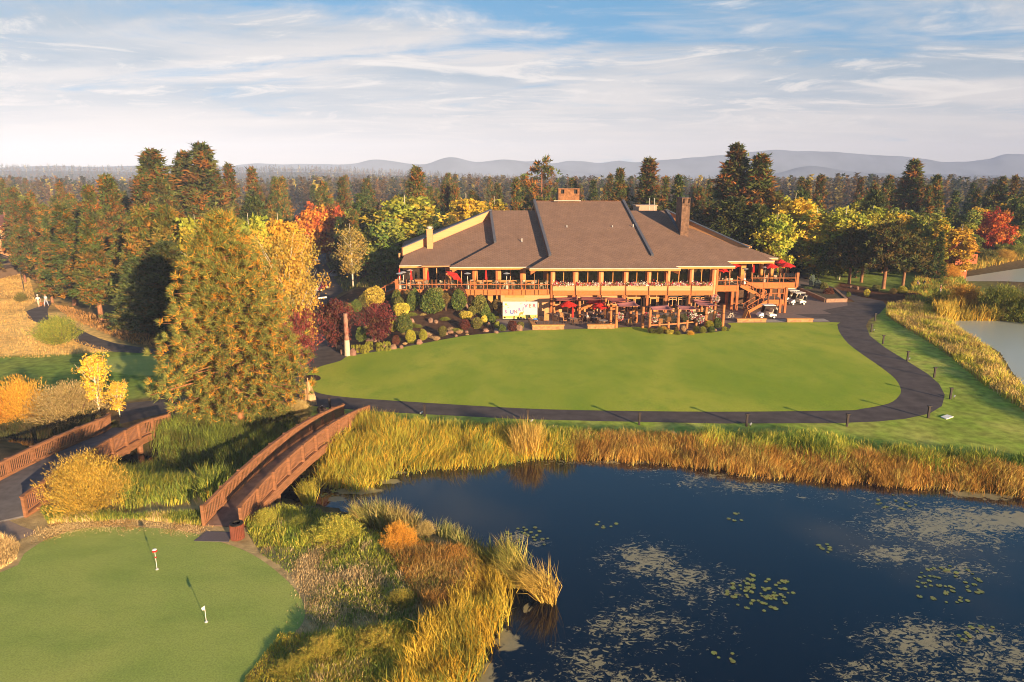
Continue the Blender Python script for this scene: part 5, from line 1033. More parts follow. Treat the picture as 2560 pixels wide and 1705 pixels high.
GS=[('gold',934,768,50,50,'large golden olive shrub at the top left of the rock garden'),('olive',911,768,30,34,'olive shrub half hidden by the large golden one'),('green',962,752,26,24,'dark green shrub below the deck stair'),
('green',991,757,26,30,'green ball shrub under the left corner of the deck'),('brown',1019,757,28,30,'brownish ball shrub under the deck, between two green ones'),('green',1036,752,24,28,'green ball shrub touching the brownish one under the deck'),('olive',1088,752,44,32,'wide olive shrub in front of the deck fascia'),
('maroon',1148,748,34,30,'red-topped shrub in front of the deck fascia'),('olive',998,784,28,34,'olive ball shrub in the upper rock garden'),('green',1029,795,26,46,'tall narrow green shrub in the upper rock garden'),('green',1080,802,56,56,'largest dark green ball shrub of the rock garden'),
('green',1146,786,38,50,'upright dark green ball shrub right of the largest one'),('olive',1198,774,35,36,'round green shrub near the banner end of the garden'),('green',1212,787,25,28,'small green ball in front of the round one by the banner'),('olive',1180,792,19,24,'small olive ball between the two round green shrubs'),
('gold',1003,805,40,32,'bright yellow-green mound in the left rock garden'),('green',1010,836,40,48,'big leafy green shrub below the bright mound'),('lime',981,830,22,32,'yellow-green ball left of the big leafy shrub'),('green',890,798,26,30,'green ball behind the totem pole'),('olive',872,806,22,34,'olive ball hidden behind the totem pole'),
('green',902,855,25,36,'green ball on a short stem right of the totem pole'),('lime',1026,858,25,32,'lime ball shrub at the edge of the lawn'),('lime',1057,852,20,28,'squarish lime shrub right of the lime ball'),('olive',1106,841,21,26,'dark olive ball among the straw tufts'),('gold',1164,808,32,20,'bright gold flat shrub in the middle bed'),
('maroon',1161,826,27,26,'dark maroon ball below the bright gold shrub'),('olive',1192,822,28,28,'olive ball beside the gold and maroon pair'),('gold',1210,810,15,22,'narrow gold shrub behind the olive ball'),('green',1228,808,21,24,'green ball in the middle bed right of the narrow gold one'),('lime',1243,820,14,16,'tiny lime shrub near the terrace'),('green',1255,828,20,16,'low green mound near the terrace'),
('maroon',989,862,19,24,'maroon shrub on the bank near the lawn'),('maroon',1281,828,23,26,'dark maroon ball in front of the banner'),('olive',1301,824,18,20,'olive mound right of the maroon ball by the banner'),
('box',886,880,12,18,'green clipped square shrub, first in the row by the lawn'),('box',897,882,13,20,'lime clipped square shrub, second in the row by the lawn'),('box',912,884,14,22,'lime clipped square shrub, third in the row by the lawn'),('box',922,876,14,22,'lime clipped square shrub behind the third in the row'),('box',948,878,13,22,'clipped square shrub below the purple plum tree'),('box',967,878,15,24,'last clipped square shrub of the row, beside the grey boulder')]
for a in GS: bush(*a)
for px,pb,w_,h_,lf,lb in ((1115,792,22,44,.45,'brown shrub on bare orange stems in the upper garden'),(1241,792,28,42,.45,'brown rounded shrub on bare stems beside the banner')): bush('brown',px,pb,w_,h_,lb,lift=lf)
for i,(px,pb,w_) in enumerate([(1012,862,14),(1070,842,22),(1090,852,24),(1080,848,18),(1128,830,24),(1148,835,22),(1168,838,10),(1063,836,14)]): bush('tuft',px,pb,w_,w_*.75,'blond ornamental grass tuft in the rock garden','straw tufts in the rock garden','ornamental_grass','grass tuft')
# loose bushes
LB=[('willow',192,1300,205,150,'huge round golden willow bush between the two bridges'),('orange',30,1078,150,120,'glowing orange bush at the left edge above the left bridge'),('pale',150,1072,200,105,'wide pale sandy bush beside the white-stemmed aspen'),('orange',-60,1085,150,110,'orange bush cut by the left edge'),
('leafy',128,868,118,72,'yellow-green leafy bush in the golden meadow'),('darkb',48,756,34,24,'small dark bush beside the lamp post in the meadow'),('darkb',470,868,190,40,'dark undergrowth at the foot of the shaded pines'),('darkb',690,1078,110,60,'dark green bush right of the big pine trunk'),('pale',748,1062,60,62,'pale yellow bush between the big pine and the stump'),('darkb',470,1085,90,40,'low green bush at the end of the left bridge'),('leafy',560,1092,90,30,'low yellow-green bush at the foot of the big pine'),('darkb',275,1082,48,30,'dark bush at the foot of the white-stemmed aspen'),
('leafy',2520,790,120,92,'big willow bush on the point of the right pond'),('leafy',2610,800,150,92,'willow bush cut by the right edge'),('orange',2425,775,100,60,'orange willow bush left of the big one on the right pond'),('leafy',2360,770,70,40,'low green-gold bush behind the right pond'),('orange',2380,700,60,38,'orange bush on the bank of the far pond'),('leafy',2330,690,60,24,'green bush below the cabin'),
('lime',660,1325,58,50,'yellow rabbitbrush at the end of the footbridge'),('lime',830,1366,140,60,'olive gold brush on the near shore'),('orange',995,1382,90,70,'bright orange brush on the near shore'),('leafy',745,1330,70,34,'green brush behind the olive gold brush'),('pale',1062,1345,56,40,'grey-tan tuft at the back of the near shore'),('lime',800,1655,120,44,'lime shoots at the lower edge of the near shore'),('lime',720,1700,110,34,'lime shoots nearest the putting green corner'),('lime',930,1640,120,50,'yellow green shoots in the lower middle of the near shore'),('orange',1080,1600,60,50,'orange weeds beside the golden cattails'),('lime',1000,1520,70,40,'green weeds in the rust brown grass')]
for k,px,pb,w_,h_,lb in LB: bush(k,px,pb,w_,h_,lb,name='bush',cat='bush')
for k,px,pb,w_,h_,lb in [('leafy',2425,668,60,34,'green bush at the left end of the upper pond'),('darkb',2475,660,70,34,'dark bush behind the upper pond under the red maple'),('willow',2520,655,60,30,'golden bush behind the upper pond'),('leafy',2560,650,70,36,'green bush behind the upper pond at the right edge'),('orange',2400,652,56,34,'orange bush right of the cabin')]: bush(k,px,pb,w_,h_,lb,name='bush',cat='bush')
# right-hand planted beds
for k,px,pb,w_,h_,lb in [('spruce',2030,722,14,34,'blue-green dwarf spruce, taller of two in the walled planter'),('spruce',2044,726,16,26,'blue-green dwarf spruce, shorter of two in the walled planter'),('olive',2061,730,19,24,'round tan shrub in the walled planter'),('maroon',2073,742,24,22,'maroon shrub at the front of the walled planter'),('green',2022,728,30,10,'low green groundcover in the walled planter'),('green',2122,760-18,12,12,'pale twiggy shrub behind the path corner'),
('lime',2258,734,22,18,'lime shrub below the rightmost lawn pine'),('olive',2192,728,18,16,'olive shrub in the mulch bed below the twin-trunked pine'),('gold',2168,742,14,20,'straw-yellow shrub at the front of the mulch bed'),('brown',2235,735,18,14,'brown shrub in the mulch bed'),('gold',2285,722,12,20,'blond shrub beside the golfer'),('maroon',2290,748,40,14,'red groundcover at the edge of the mulch bed'),('spruce',2362,668,34,36,'silver-blue shrub in front of the cabin'),('spruce',2335,665,30,34,'grey shrub left of the silver-blue one')]: bush(k,px,pb,w_,h_,lb)
# flowers bed of the terrace corner
for k,px,pb,w_,h_,lb in [('olive',1632,834,18,14,'olive plant at the left end of the terrace flower bed'),('darkb',1650,836,22,20,'dark leafy plant in the terrace flower bed'),('gold',1675,836,20,12,'yellow flowering plant in the terrace flower bed'),('willow',1660,832,20,16,'golden weeds in the terrace flower bed'),('tuft',1710,830,16,26,'tall blond plume grass in the terrace flower bed'),('tuft',1720,834,12,14,'short blond grass in the terrace flower bed'),('orange',1728,838,20,11,'orange marigold clump at the front of the terrace bed'),('leafy',1695,838,18,10,'pale green plant in the terrace flower bed'),('darkb',1742,832,22,18,'dark olive plant right of the plume grass'),('leafy',1758,834,20,18,'leafy plant in the terrace flower bed'),('green',1779,832,18,16,'dark green ball at the right of the terrace bed'),('lime',1774,820,20,18,'yellow shrub behind the dark green ball'),('green',1795,820,20,24,'tall green shrub beside the corner log post'),('lime',1811,828,14,12,'small lime shrub right of the corner log post'),('green',1819,828,9,9,'tiny green shrub at the end of the terrace bed'),('brown',1690,832,12,14,'brown seedhead plant in the terrace bed')]: bush(k,px,pb,w_,h_,lb,name='plant',cat='plant')
# low perennials between the boulders
gp=fill_px([(880,878),(860,850),(960,800),(1000,760),(1240,770),(1250,800),(1180,826),(1080,848),(960,872)],34,np.random.default_rng(8))
for i,(x_,y_) in enumerate(gp):
    k_=['darkb','leafy','darkb','pale','leafy'][i%5]; z_=float(height(np.array([[x_,y_]]))[0]); o=thing('perennial','low green and tan perennial plant between the garden shrubs','plant',(x_,y_,z_-.03),random.uniform(0,6.28),'low perennials in the rock garden'); r_=random.uniform(.35,.75); c_=link('foliage',LOOSE[k_],o); c_.scale=(r_,r_,r_*.42)
# boulders
RK=[(857,886,16,14),(881,890,19,17),(925,856,30,9),(983,874,17,12),(1003,872,10,9),(1047,862,18,12),(1035,846,12,10),(1029,816,13,14),(1077,814,12,12),(1115,838,10,8),(1126,834,18,8),(1166,832,10,5),(1222,816,12,10),(1214,830,16,8),(1298,828,19,15),(1198,816,8,6),(1240,834,12,6),(1165,770,10,12),(960,868,8,9),(1047,790,14,10),(1090,815,12,8),(875,888,8,8),(1068,846,10,8),(1788,828,10,6),(803,1034,26,16),(2145,724,6,8),(2128,720,8,6),(1140,842,8,5)]
for i,(px,pb,w_,h_) in enumerate(RK):
    p=gz(px,pb); dep=p.y*cp+H*sp; r=w_/F*dep/2; hh=h_/F*dep; m=MB(); m.blob((0,0,hh*.35),(r,r*.8,hh*.65),9,6,.2,i); o=m.build('boulder',rockm); o.location=(p.x,p.y+r*.6,p.z); tag(o,'domed grey boulder beside the old stump' if px==803 else 'reddish tan boulder set in the garden mulch','boulder',None if px==803 else 'boulders in the garden beds')
# ------------------------------------------------------------------ bridges
def bridge(name,label,Lp,Rp,arch,z0,loc,posts_n,deep,deckmat):
    """arched timber bridge between a left and a right edge line"""
    br=thing(name,label,'bridge',loc); N=len(Lp)
    def edge(pts,t):
        seg=[(Vector(pts[i+1])-Vector(pts[i])).length for i in range(len(pts)-1)]; T=sum(seg)*t
        for i,s in enumerate(seg):
            if T<=s+1e-6: return Vector(pts[i]).lerp(Vector(pts[i+1]),T/s)
            T-=s
        return Vector(pts[-1])
    zf=lambda t: z0+arch*4*t*(1-t)
    L3=lambda t:(lambda q:Vector((q.x,q.y,zf(t))))(edge(Lp,t)); R3=lambda t:(lambda q:Vector((q.x,q.y,zf(t))))(edge(Rp,t))
    n=28; m=MB()
    for i in range(n):
        a,b,c,d=L3(i/n),R3(i/n),R3((i+1)/n),L3((i+1)/n); m.slab([a,b,c,d],.10)
    P_(m.build('deck',deckmat),br)
    for side,E3,out in (('left',L3,-1),('right',R3,1)):
        ln=sum((E3((i+1)/n)-E3(i/n)).length for i in range(n)); m1=MB();m2=MB();m3=MB();m4=MB()
        for i in range(n):
            a,b=E3(i/n),E3((i+1)/n); up=lambda h:Vector((0,0,h)); ou=(R3(.5)-L3(.5)).normalized()*out*.12
            m1.bar(a+up(1.10),b+up(1.10),.20,.07); m1.bar(a+up(.98),b+up(.98),.06,.12); m2.bar(a+up(.14),b+up(.14),.07,.10)
            m4.bar(a+ou-up(deep/2-.05),b+ou-up(deep/2-.05),.16,deep)
        P_(m1.build('hand_rail',wood),br); P_(m2.build('bottom_rail',wood),br); P_(m4.build('side_beam',wood,None,'long curved side beam'),br)
        k=int(ln/.135)
        for j in range(k): q_=E3((j+.5)/k); m3.cb((q_.x,q_.y,q_.z+.56),(.045,.045,.80))
        P_(m3.build('balusters',wood),br)
        for j in range(posts_n+1):
            q_=E3(j/posts_n); q2=q_+(R3(.5)-L3(.5)).normalized()*out*.10; P_(MB().cb((q2.x,q2.y,q2.z+.30),(.17,.17,1.72)).build('post',wood),br)
    for t in (.22,.78):
        for E3 in (L3,R3): q_=E3(t); P_(MB().tube([(q_.x,q_.y,-2),(q_.x,q_.y,zf(t)-.3)],.2,8).build('pile',wood),br)
    return br
c0,c1,c2,c3=g(515,1314),g(601,1319),g(862,1046),g(921,1050)
bridge('footbridge','arched reddish brown timber footbridge climbing from the putting green to the lawn path',[(c0.x,c0.y),(c2.x,c2.y)],[(c1.x,c1.y),(c3.x,c3.y)],.85,.06,((c0.x+c3.x)/2,(c0.y+c3.y)/2,0),10,.55,wood_deck)
grit=M('bridge_grit_deck',(.115,.105,.11),.9,.2,2,.004)
bridge('footbridge','broad low timber bridge with grey deck at the left edge',[(-31.9,31.5),(-31.0,38.4),(-29.8,47.1),(-30.1,48.4)],[(-27.2,34.7),(-26.5,42.5),(-26.35,46.2),(-25.7,48.2)],.45,.10,(-29.6,41,0),9,.5,grit)
# ------------------------------------------------------------------ on and round the putting green
def pin(px,py,h,label,ball):
    p=g(px,py); t=thing('practice_flag',label,'golf flag',(p.x,p.y,.02)); MB().tube([(0,0,0),(0,0,h)],.012,6).build('pole',white,t); MB().lathe([(.0,.0),(.07,.0),(.07,.02),(.0,.025)],(0,0,0),12).build('cup',white,t)
    if ball: MB().blob((0,0,h*.62),(.05,.05,.05),10,6,0).build('marker_ball',red_cloth,t,'red ball on the pole'); MB().lathe([(.02,h-.10),(.12,h-.08),(.12,h-.04),(.02,h)],(0,0,0),12).build('top_disc',red_cloth,t); MB().lathe([(.02,h+.001),(.11,h+.005),(.08,h+.04),(0,h+.06)],(0,0,0),10).build('top_cap',white,t)
    else: m=MB(); m.add([(0,0,h),(-.16,.02,h-.12),(-.12,.0,h-.22),(0,0,h-.2),(0,.015,h),(-.16,.035,h-.12),(-.12,.015,h-.22),(0,.015,h-.2)],[(0,1,2,3),(7,6,5,4),(0,4,5,1),(1,5,6,2),(2,6,7,3)]); m.build('flag',white,t)
pin(393,1424.5,1.05,'practice pin with a red disc and red ball at the back of the putting green',True); pin(516,1556,.78,'practice pin with a small white flag in the middle of the putting green',False)
p=g(591,1352); t=thing('litter_bin','round slatted rust brown litter bin at the end of the footbridge','litter bin',(p.x,p.y+.2,0))
m=MB()
for k in range(22): a=2*PI*k/22; m.cb((.31*math.cos(a),.31*math.sin(a),.46),(.07,.07,.82))
m.build('slats',M('bin_wood',(.17,.05,.03),.7,.2,3),t); MB().lathe([(.27,.05),(.27,.85)],(0,0,0),18).build('liner',black,t); MB().lathe([(.2,.87),(.34,.88),(.34,.93),(.2,.94),(.2,.87)],(0,0,0),18).build('rim',metal_d,t); MB().lathe([(.325,.2),(.335,.2),(.335,.23),(.325,.23)],(0,0,0),18).lathe([(.325,.68),(.335,.68),(.335,.71),(.325,.71)],(0,0,0),18).build('band',metal_d,t)
mp_=[g(516,1328,.03),g(580,1330,.03),g(572,1354,.03),g(484,1352,.03)]
matm=M('mat_rubber',(.12,.10,.11),.8,.4,30); o=MB().slab(mp_,.025).build('rubber_mat',matm); tag(o,'grey perforated rubber mat on the turf where the footbridge lands','mat')
P_lm=M('path_light_metal',(.035,.025,.022),.6,.2,3)
BL=[(825,1021,1.0,'first from the footbridge'),(1062,1039,1,'second from the footbridge'),(1320,1052,1,'third from the footbridge'),(1598,1060,1,'fourth from the footbridge'),(1866,1064,1,'fifth from the footbridge'),(2117,1064,1,'sixth from the footbridge'),(2320,1043,1,'the one near the white cover'),(2375,996,1,'right of the path bend'),(2335,942,1,'just above the path bend'),(2268,900,1,'halfway up the right side'),(2207,858,1,'third from the top'),(2178,828,1,'second from the top'),(2187,800,1,'topmost beside the asphalt')]
base=None
for px,py,h,lb in BL:
    p=g(px,py+2)
    t=thing('path_light','dark post light beside the path, '+lb,'path light',(p.x,p.y,0),0,'post lights along the lawn path')
    if base is None:
        a1=MB().box(-.07,.07,-.07,.07,-.1,.95).build('post',P_lm,t); a2=MB().box(-.15,.15,-.10,.10,.951,1.02).build('lamp_head',P_lm,t); base=(a1.data,a2.data)
    else: link('post',base[0],t); link('lamp_head',base[1],t)
for px,py,lb in ((1053,1037,'second post light'),(1329,1057,'third post light'),(1876,1066,'fifth post light'),(2385,996,'post light right of the bend'),(2273,901,'post light halfway up'),(2184,829,'upper post light'),(803,1022,'domed boulder'),(1470,0,'')):
    if py==0: continue
    p=g(px,py); t=thing('ground_spotlight','small white spotlight on the grass beside the '+lb,'spotlight',(p.x,p.y,0)); MB().tube([(0,0,0),(0,0,.12)],.03,6).build('stake',P_lm,t); MB().tube([(-.08,-.08,.14),(.1,.1,.24)],[.075,.05],10).build('lamp_head',metal_w,t)
o=MB().slab([g(2352,1041,.06),g(2368,1036,.06),g(2384,1041,.06),g(2366,1047,.06)],.09).build('utility_cover',white); tag(o,'flat white utility cover in the grass outside the path bend','cover')
p=gz(869,889); t=thing('totem_pole','tall pale totem pole weathered white at the foot of the garden','totem pole',tuple(p))
tm=M('weathered_totem',(.36,.22,.16),.8,.35,4,.03,stretch=(1,1,.5),col2=(.20,.07,.05)); m=MB(); m.tube([(0,0,-.3),(0,0,.4),(0,0,1.7)],[.34,.30,.27],12); m.build('pale_base',M('bleached_wood',(.55,.45,.33),.8,.15,4,.02),t)
m=MB(); z_=1.701; qq=random.Random(2)
pts=[];rd=[]
while z_<4.75: pts.append((0,0,z_)); rd.append(qq.uniform(.20,.27)); z_+=.22
m.tube(pts,rd,12); m.build('carved_shaft',tm,t)
p=g(778,1012); t=thing('tree_stump','tall split driftwood stump between the big pine and the path','tree stump',tuple(p)); m=MB()
for i,(x,y,h,r) in enumerate([(0,0,2.0,.3),(-.28,.08,1.75,.2),(.2,.05,1.6,.18),(.03,-.05,2.35,.10)]): m.tube([(x*1.4,y,-.2),(x*1.1,y,h*.4),(x-.08*h,y,h)],[r*1.25,r,r*.35],9)
m.build('trunk',M('bleached_stump',(.50,.30,.15),.85,.5,3,.06,stretch=(3,3,.4)),t)
# ------------------------------------------------------------------ terrace: walls, posts, shades
TR=lambda px,py: g(px,py)
def wallseg(label,a,b,h,back,group=None,w=.4):
    p,q_=g(*a),g(*b); t=thing('terrace_wall',label,'low wall',((p.x+q_.x)/2,p.y+.2,0)); m=MB(); m.bar((p.x,p.y+w/2,h/2-.1),(q_.x,q_.y+w/2,h/2-.1),w,h+.0); 
    if back: bk=g(*back); m.bar((p.x+w/2,p.y+w,h/2-.1),(bk.x,bk.y,h/2-.1),w,h)
    P_(m.build('stone_face',stonewall),t); m=MB(); m.bar((p.x-.06,p.y+w/2,h-.04),(q_.x+.06,q_.y+w/2,h-.04),w+.14,.09); 
    if back: m.bar((p.x+w/2,p.y+w+.1,h-.043),(bk.x,bk.y,h-.043),w+.12,.085)
    P_(m.build('coping',col_or),t)
wallseg('low stone wall with an angled left arm at the left corner of the terrace',(1331,825),(1410,824),.62,(1324,806)); wallseg('low stone wall in front of the tables under the dark red shade',(1469,822.5),(1536,822),.55,None)
wallseg('low stone wall between the bicycle and the white golf cart',(1843,806.5),(1915,806),.5,None); wallseg('low stone wall at the right end of the terrace',(1968,806),(2032,806),.5,None)
p1,p2,p3,p4=g(2001,728),g(2064,756),g(2115,755),g(2085,728); t=thing('planter_wall','long stone planter wall beside the cart plaza','planter',tuple((p1+p3)/2)); m=MB()
for a_,b_ in ((p1,p2),(p2,p3),(p3,p4)): m.bar(a_+Vector((0,0,.25)),b_+Vector((0,0,.25)),.35,.62)
P_(m.build('stone_face',M('planter_block',(.30,.18,.12),.9,.2,3,.01)),t); P_(MB().slab([p1+Vector((.1,0,.45)),p2+Vector((0,.15,.45)),p3+Vector((-.1,.1,.45)),p4+Vector((0,0,.45)),p1+Vector((2,5,.45))],.1).build('planting_bed',M('bed_soil',(.08,.06,.03),.95,.3,3)),t)
LG=[(1384,797,748),(1448,798,746),(1512.7,806,746),(1526,809,757),(1540,820,765),(1590,807,771),(1606,820,767),(1623,829,774),(1694,824,773),(1763,816,767),(1785,803,766),(1806,817,762),(1676,806,772),(1720,804,774),(1741,808,770),(1505,795,746),(1575,800,765),(1752,792,750)]
for px,pb,pt in LG:
    p=g(px,pb); zt=at(px,pt,p.y).z; zt=min(max(zt,2.3),3.3); tag_=thing('log_post','rust orange log post carrying the terrace shades','post',(p.x,p.y,0),0,'log posts round the terrace'); MB().tube([(0,0,-.1),(0,0,zt)],[.20,.17],10).build('log',logm,tag_); MB().lathe([(.215,zt*.62),(.215,zt*.62+.08)],(0,0,0),10).build('strap',metal_d,tag_)
for i,c in enumerate([[(1383,744,89),(1448,741,89.5),(1446,750,86),(1388,752,86)],[(1448,741,89.5),(1502,741.5,89),(1512,749,86),(1446,750,86)],[(1500,742,89),(1556,744,88),(1577,751,86.5),(1532,757,85)],[(1535,757,86),(1588,751,88),(1601,765,84.5),(1545,766,83.5)],[(1619,766,84),(1671,761,87),(1686,774,83),(1628,775,82)],[(1687,761,87),(1735,765,87),(1748,773,84),(1697,774,82.5)],[(1727,748,90),(1758,748,90),(1775,754,88),(1735,752,88)],[(1728,752,89),(1780,757,88),(1799,764,85),(1745,763,84)]]):
    K=[at(*q_) for q_ in c]; n=10; V=[];
    for a_ in range(n+1):
        for b_ in range(n+1):
            u,v=a_/n,b_/n; ce=(u-.5)*(v-.5); P=K[0].lerp(K[1],u).lerp(K[3].lerp(K[2],u),v); ctr=(K[0]+K[1]+K[2]+K[3])/4
            pull=.16*(4*u*(1-u)*(1-4*v*(1-v))+4*v*(1-v)*(1-4*u*(1-u))); P=P.lerp(ctr,pull); P.z-=.28*(4*u*(1-u))*(4*v*(1-v))+.0; V.append(P)
    m=MB(); m.add(V,[(a_*(n+1)+b_,a_*(n+1)+b_+1,(a_+1)*(n+1)+b_+1,(a_+1)*(n+1)+b_) for a_ in range(n) for b_ in range(n)]); m.f=[list(f) for f in m.f]
    lb=['brick red shade sail nearest the banner','brick red shade sail, second from the banner','brick red shade sail, third from the banner, dipping right','rose shade sail over the red flower pot','rose shade sail at the left of the fenced corner','rose shade sail in the middle of the fenced corner','narrow rose shade sail at the back beside the building','rose shade sail at the right of the fenced corner'][i]
    o=m.build('shade_sail',M('sail_rose',(.42,.17,.17),.9,.08,1.5,trans=.15) if i>2 else sail_cloth,smooth_=True); sd=o.modifiers.new('t','SOLIDIFY'); sd.thickness=.02; tag(o,lb,'shade sail')
t=thing('terrace_fence','low rust timber rail with glass round the corner of the terrace','fence',tuple(g(1710,825)))
fpts=[g(1624,828),g(1694,824),g(1763,816),g(1806,816)]
for i in range(3):
    a_,b_=fpts[i],fpts[i+1]
    P_(MB().bar(a_+Vector((0,0,.75)),b_+Vector((0,0,.75)),.1,.14).build('rail',logm),t); P_(MB().bar(a_+Vector((0,0,1.4)),b_+Vector((0,0,1.4)),.015,1.1).build('glass_panel',railglass),t); P_(MB().bar(a_+Vector((0,0,2.1)),b_+Vector((0,0,2.1)),.04,.04).build('top_wire',metal_d),t)
    for f in (.33,.66) if i<2 else (.5,): c=a_.lerp(b_,f); P_(MB().tube([(c.x,c.y,-.1),(c.x,c.y,1.05)],.15,8).build('short_post',logm),t)
# --- painted banner
bx0,bx1=at(1257,797,88.4),at(1344,754,88.4); BW=bx1.x-bx0.x; BH=bx1.z-bx0.z
t=thing('painted_banner','white painted banner with coloured lettering and sun standing before the tan wall','banner',(bx0.x,88.4,bx0.z)); MB().box(0,BW,-.03,.03,0,BH).build('panel',M('banner_white',(.52,.52,.52),.8,.05,2),t)
fr_m=MB(); fr_m.box(-.05,0,-.06,.06,-.2,BH); fr_m.box(BW,BW+.05,-.06,.06,-.2,BH); fr_m.box(-.05,BW+.05,-.05,.05,-.08,-.002); fr_m.build('frame',metal_d,t)
bc=lambda n,c: M('paint_'+n,c,.7,.15,6)
def bxy(zx,zy): return ((zx-165)/855*BW, (765-zy)/430*BH)
def art(name,pts,c): m=MB(); q_=[bxy(*p) for p in pts]; m.slab([Vector((0,0,0))]*0 or [Vector((x,-.034,z)) for x,z in q_],0) if 0 else m.add([(x,-.036,z) for x,z in q_],[tuple(range(len(q_)))]); return m.build(name,bc(name,c),t)
art('yellow_ground',[(168,695),(350,690),(560,680),(800,672),(1018,660),(1018,755),(168,755)],(.75,.55,.12))
m=MB(); cx_,cz_=bxy(243,402); m.add([(cx_+.14*math.cos(a),-.037,cz_+.14*math.sin(a)) for a in np.linspace(0,2*PI,17)[:-1]],[tuple(range(16))]); m.build('orange_sun',bc('sun',(.8,.38,.06)),t)
m=MB()
for zx,zy,a in ((185,455,.5),(300,480,1.2),(230,520,2.2),(280,430,.2),(195,490,2.8),(640,370,.2),(605,390,1.0)): x,z_=bxy(zx,zy); m.cb((x,-.037,z_),(.16+.05*math.cos(a),.004,.05+.05*abs(math.sin(a))))
m.build('sun_rays',bc('rays',(.8,.5,.12)),t)
art('orange_animal',[(545,725),(560,680),(575,620),(610,595),(650,600),(672,570),(685,585),(668,625),(660,660),(620,655),(590,670),(575,690),(560,740)],(.72,.26,.04))
for zx,zy,c,n in ((610,735,(.12,.42,.1),'green_patch'),(830,730,(.1,.35,.75),'blue_patch'),(210,735,(.6,.35,.1),'brown_patch'),(540,745,(.15,.4,.1),'leaf_patch')): art(n,[(zx-30,zy-20),(zx,zy-30),(zx+28,zy-14),(zx+22,zy+16),(zx-20,zy+16)],c)
LT=[('S',240,590,1.0,.55,(.45,.12,.3)),('U',388,600,1.0,.62,(.10,.12,.42)),('N',480,590,1.0,.6,(.42,.14,.16)),('R',580,540,1.0,.5,(.20,.14,.40)),('I',665,520,1.0,.6,(.12,.10,.35)),('V',735,445,1.0,.6,(.36,.10,.28)),('E',835,440,1.0,.62,(.60,.16,.10)),('R',935,440,1.0,.6,(.55,.10,.14))]
for ch,zx,zy,sx_,sz_,c in LT:
    cu=bpy.data.curves.new('letter','FONT'); cu.body=ch; cu.size=.66*sz_/.6; cu.align_x='CENTER'; cu.align_y='CENTER'; cu.extrude=.004; cu.offset=.022; cu.materials.append(bc('letter_'+ch,c))
    oo=bpy.data.objects.new('tmp',cu); C.objects.link(oo); bpy.context.view_layer.update(); lme=bpy.data.meshes.new_from_object(oo.evaluated_get(bpy.context.evaluated_depsgraph_get())); lme.materials.clear(); lme.materials.append(cu.materials[0]); bpy.data.objects.remove(oo); o=link('letter',lme,t); x,z_=bxy(zx,zy); o.location=(x,-.045,z_); o.rotation_euler=(PI/2,random.uniform(-.12,.12),0)
# ------------------------------------------------------------------ furniture kinds
def make_chair(name,label,m1,m2,hi=.92):
    t=thing(name,label,'chair'); s=MB(); s.box(-.24,.24,-.24,.24,.42,.47); s.build('seat',m1,t)
    b=MB(); b.bar((0,.24,.47),(0,.34,hi),.46,.04,up=(0,1,0)); b.build('backrest',m1,t)
    for x in (-.22,.22):
        for y in (-.22,.22): MB().bar((x,y,0),(x,y,.42),.035).build('leg',m2,t)
        MB().bar((x,-.2,.65),(x,.27,.66),.04).bar((x,-.2,.47),(x,-.2,.65),.03).build('armrest',m2,t)
    return t
def make_table(name,label,top,legm,r=.5,h=.74):
    t=thing(name,label,'table'); MB().lathe([(0,h-.03),(r,h-.03),(r,h),(0,h)],(0,0,0),16).build('table_top',top,t); MB().tube([(0,0,.02),(0,0,h-.03)],.04,8).build('pedestal',legm,t); MB().lathe([(.28,0),(.28,.03),(.05,.05)],(0,0,0),12).build('foot',legm,t); return t
def make_umb(label,r=1.35,h=2.55,tilt=0,closed=False,n=8):
    t=thing('patio_umbrella',label,'umbrella'); MB().tube([(0,0,0),(0,0,h)],.03,8).build('pole',wood,t); MB().lathe([(.28,0),(.28,.07),(.05,.1)],(0,0,0),12).build('base',metal_d,t)
    m=MB()
    if closed: m.lathe([(.03,h+.05),(.10,h-.3),(.15,h-.9),(.19,h-1.35),(.12,h-1.4)],(0,0,0),9)
    else:
        vs=[(0,0,h+.02)]; 
        for k in range(n): a=2*PI*k/n; vs.append((r*.5*math.cos(a),r*.5*math.sin(a),h-.25))
        for k in range(n):
            a=2*PI*k/n; vs.append((r*math.cos(a),r*math.sin(a),h-.60))
        for k in range(n): a=2*PI*(k+.5)/n; vs.append((r*.90*math.cos(a),r*.90*math.sin(a),h-.55))
        for k in range(n): a=2*PI*k/n; vs.append((r*math.cos(a),r*math.sin(a),h-.75))
        f=[(0,1+k,1+(k+1)%n) for k in range(n)]+[(1+k,1+n+k,1+2*n+k,1+(k+1)%n) for k in range(n)]+[(1+(k+1)%n,1+2*n+k,1+n+(k+1)%n) for k in range(n)]
        f+=[(1+n+k,1+3*n+k,1+2*n+k) for k in range(n)]
        m.add(vs,f)
        for k in range(n): a=2*PI*k/n; m.bar((0,0,h-.7),(r*.97*math.cos(a),r*.97*math.sin(a),h-.62),.015)
    c=m.build('canopy',red_cloth,t); 
    if tilt: c.location=(0,0,0); c.matrix_basis=Matrix.Translation((0,0,h-.6))@Matrix.Rotation(tilt,4,'Y')@Matrix.Translation((0,0,-(h-.6)))
    return t
def make_heater(label):
    t=thing('patio_heater',label,'patio heater'); MB().lathe([(.24,0),(.24,.05),(.2,.06),(.2,.75),(.05,.8)],(0,0,0),12).build('tank_housing',white,t); MB().tube([(0,0,.75),(0,0,1.85)],.04,8).build('pole',metal_w,t); MB().lathe([(.10,1.8),(.14,2.1),(.05,2.12)],(0,0,0),10).build('burner',metal_d,t); MB().lathe([(.46,2.13),(.44,2.17),(.1,2.28),(0,2.3)],(0,0,0),16).build('reflector',metal_w,t); return t
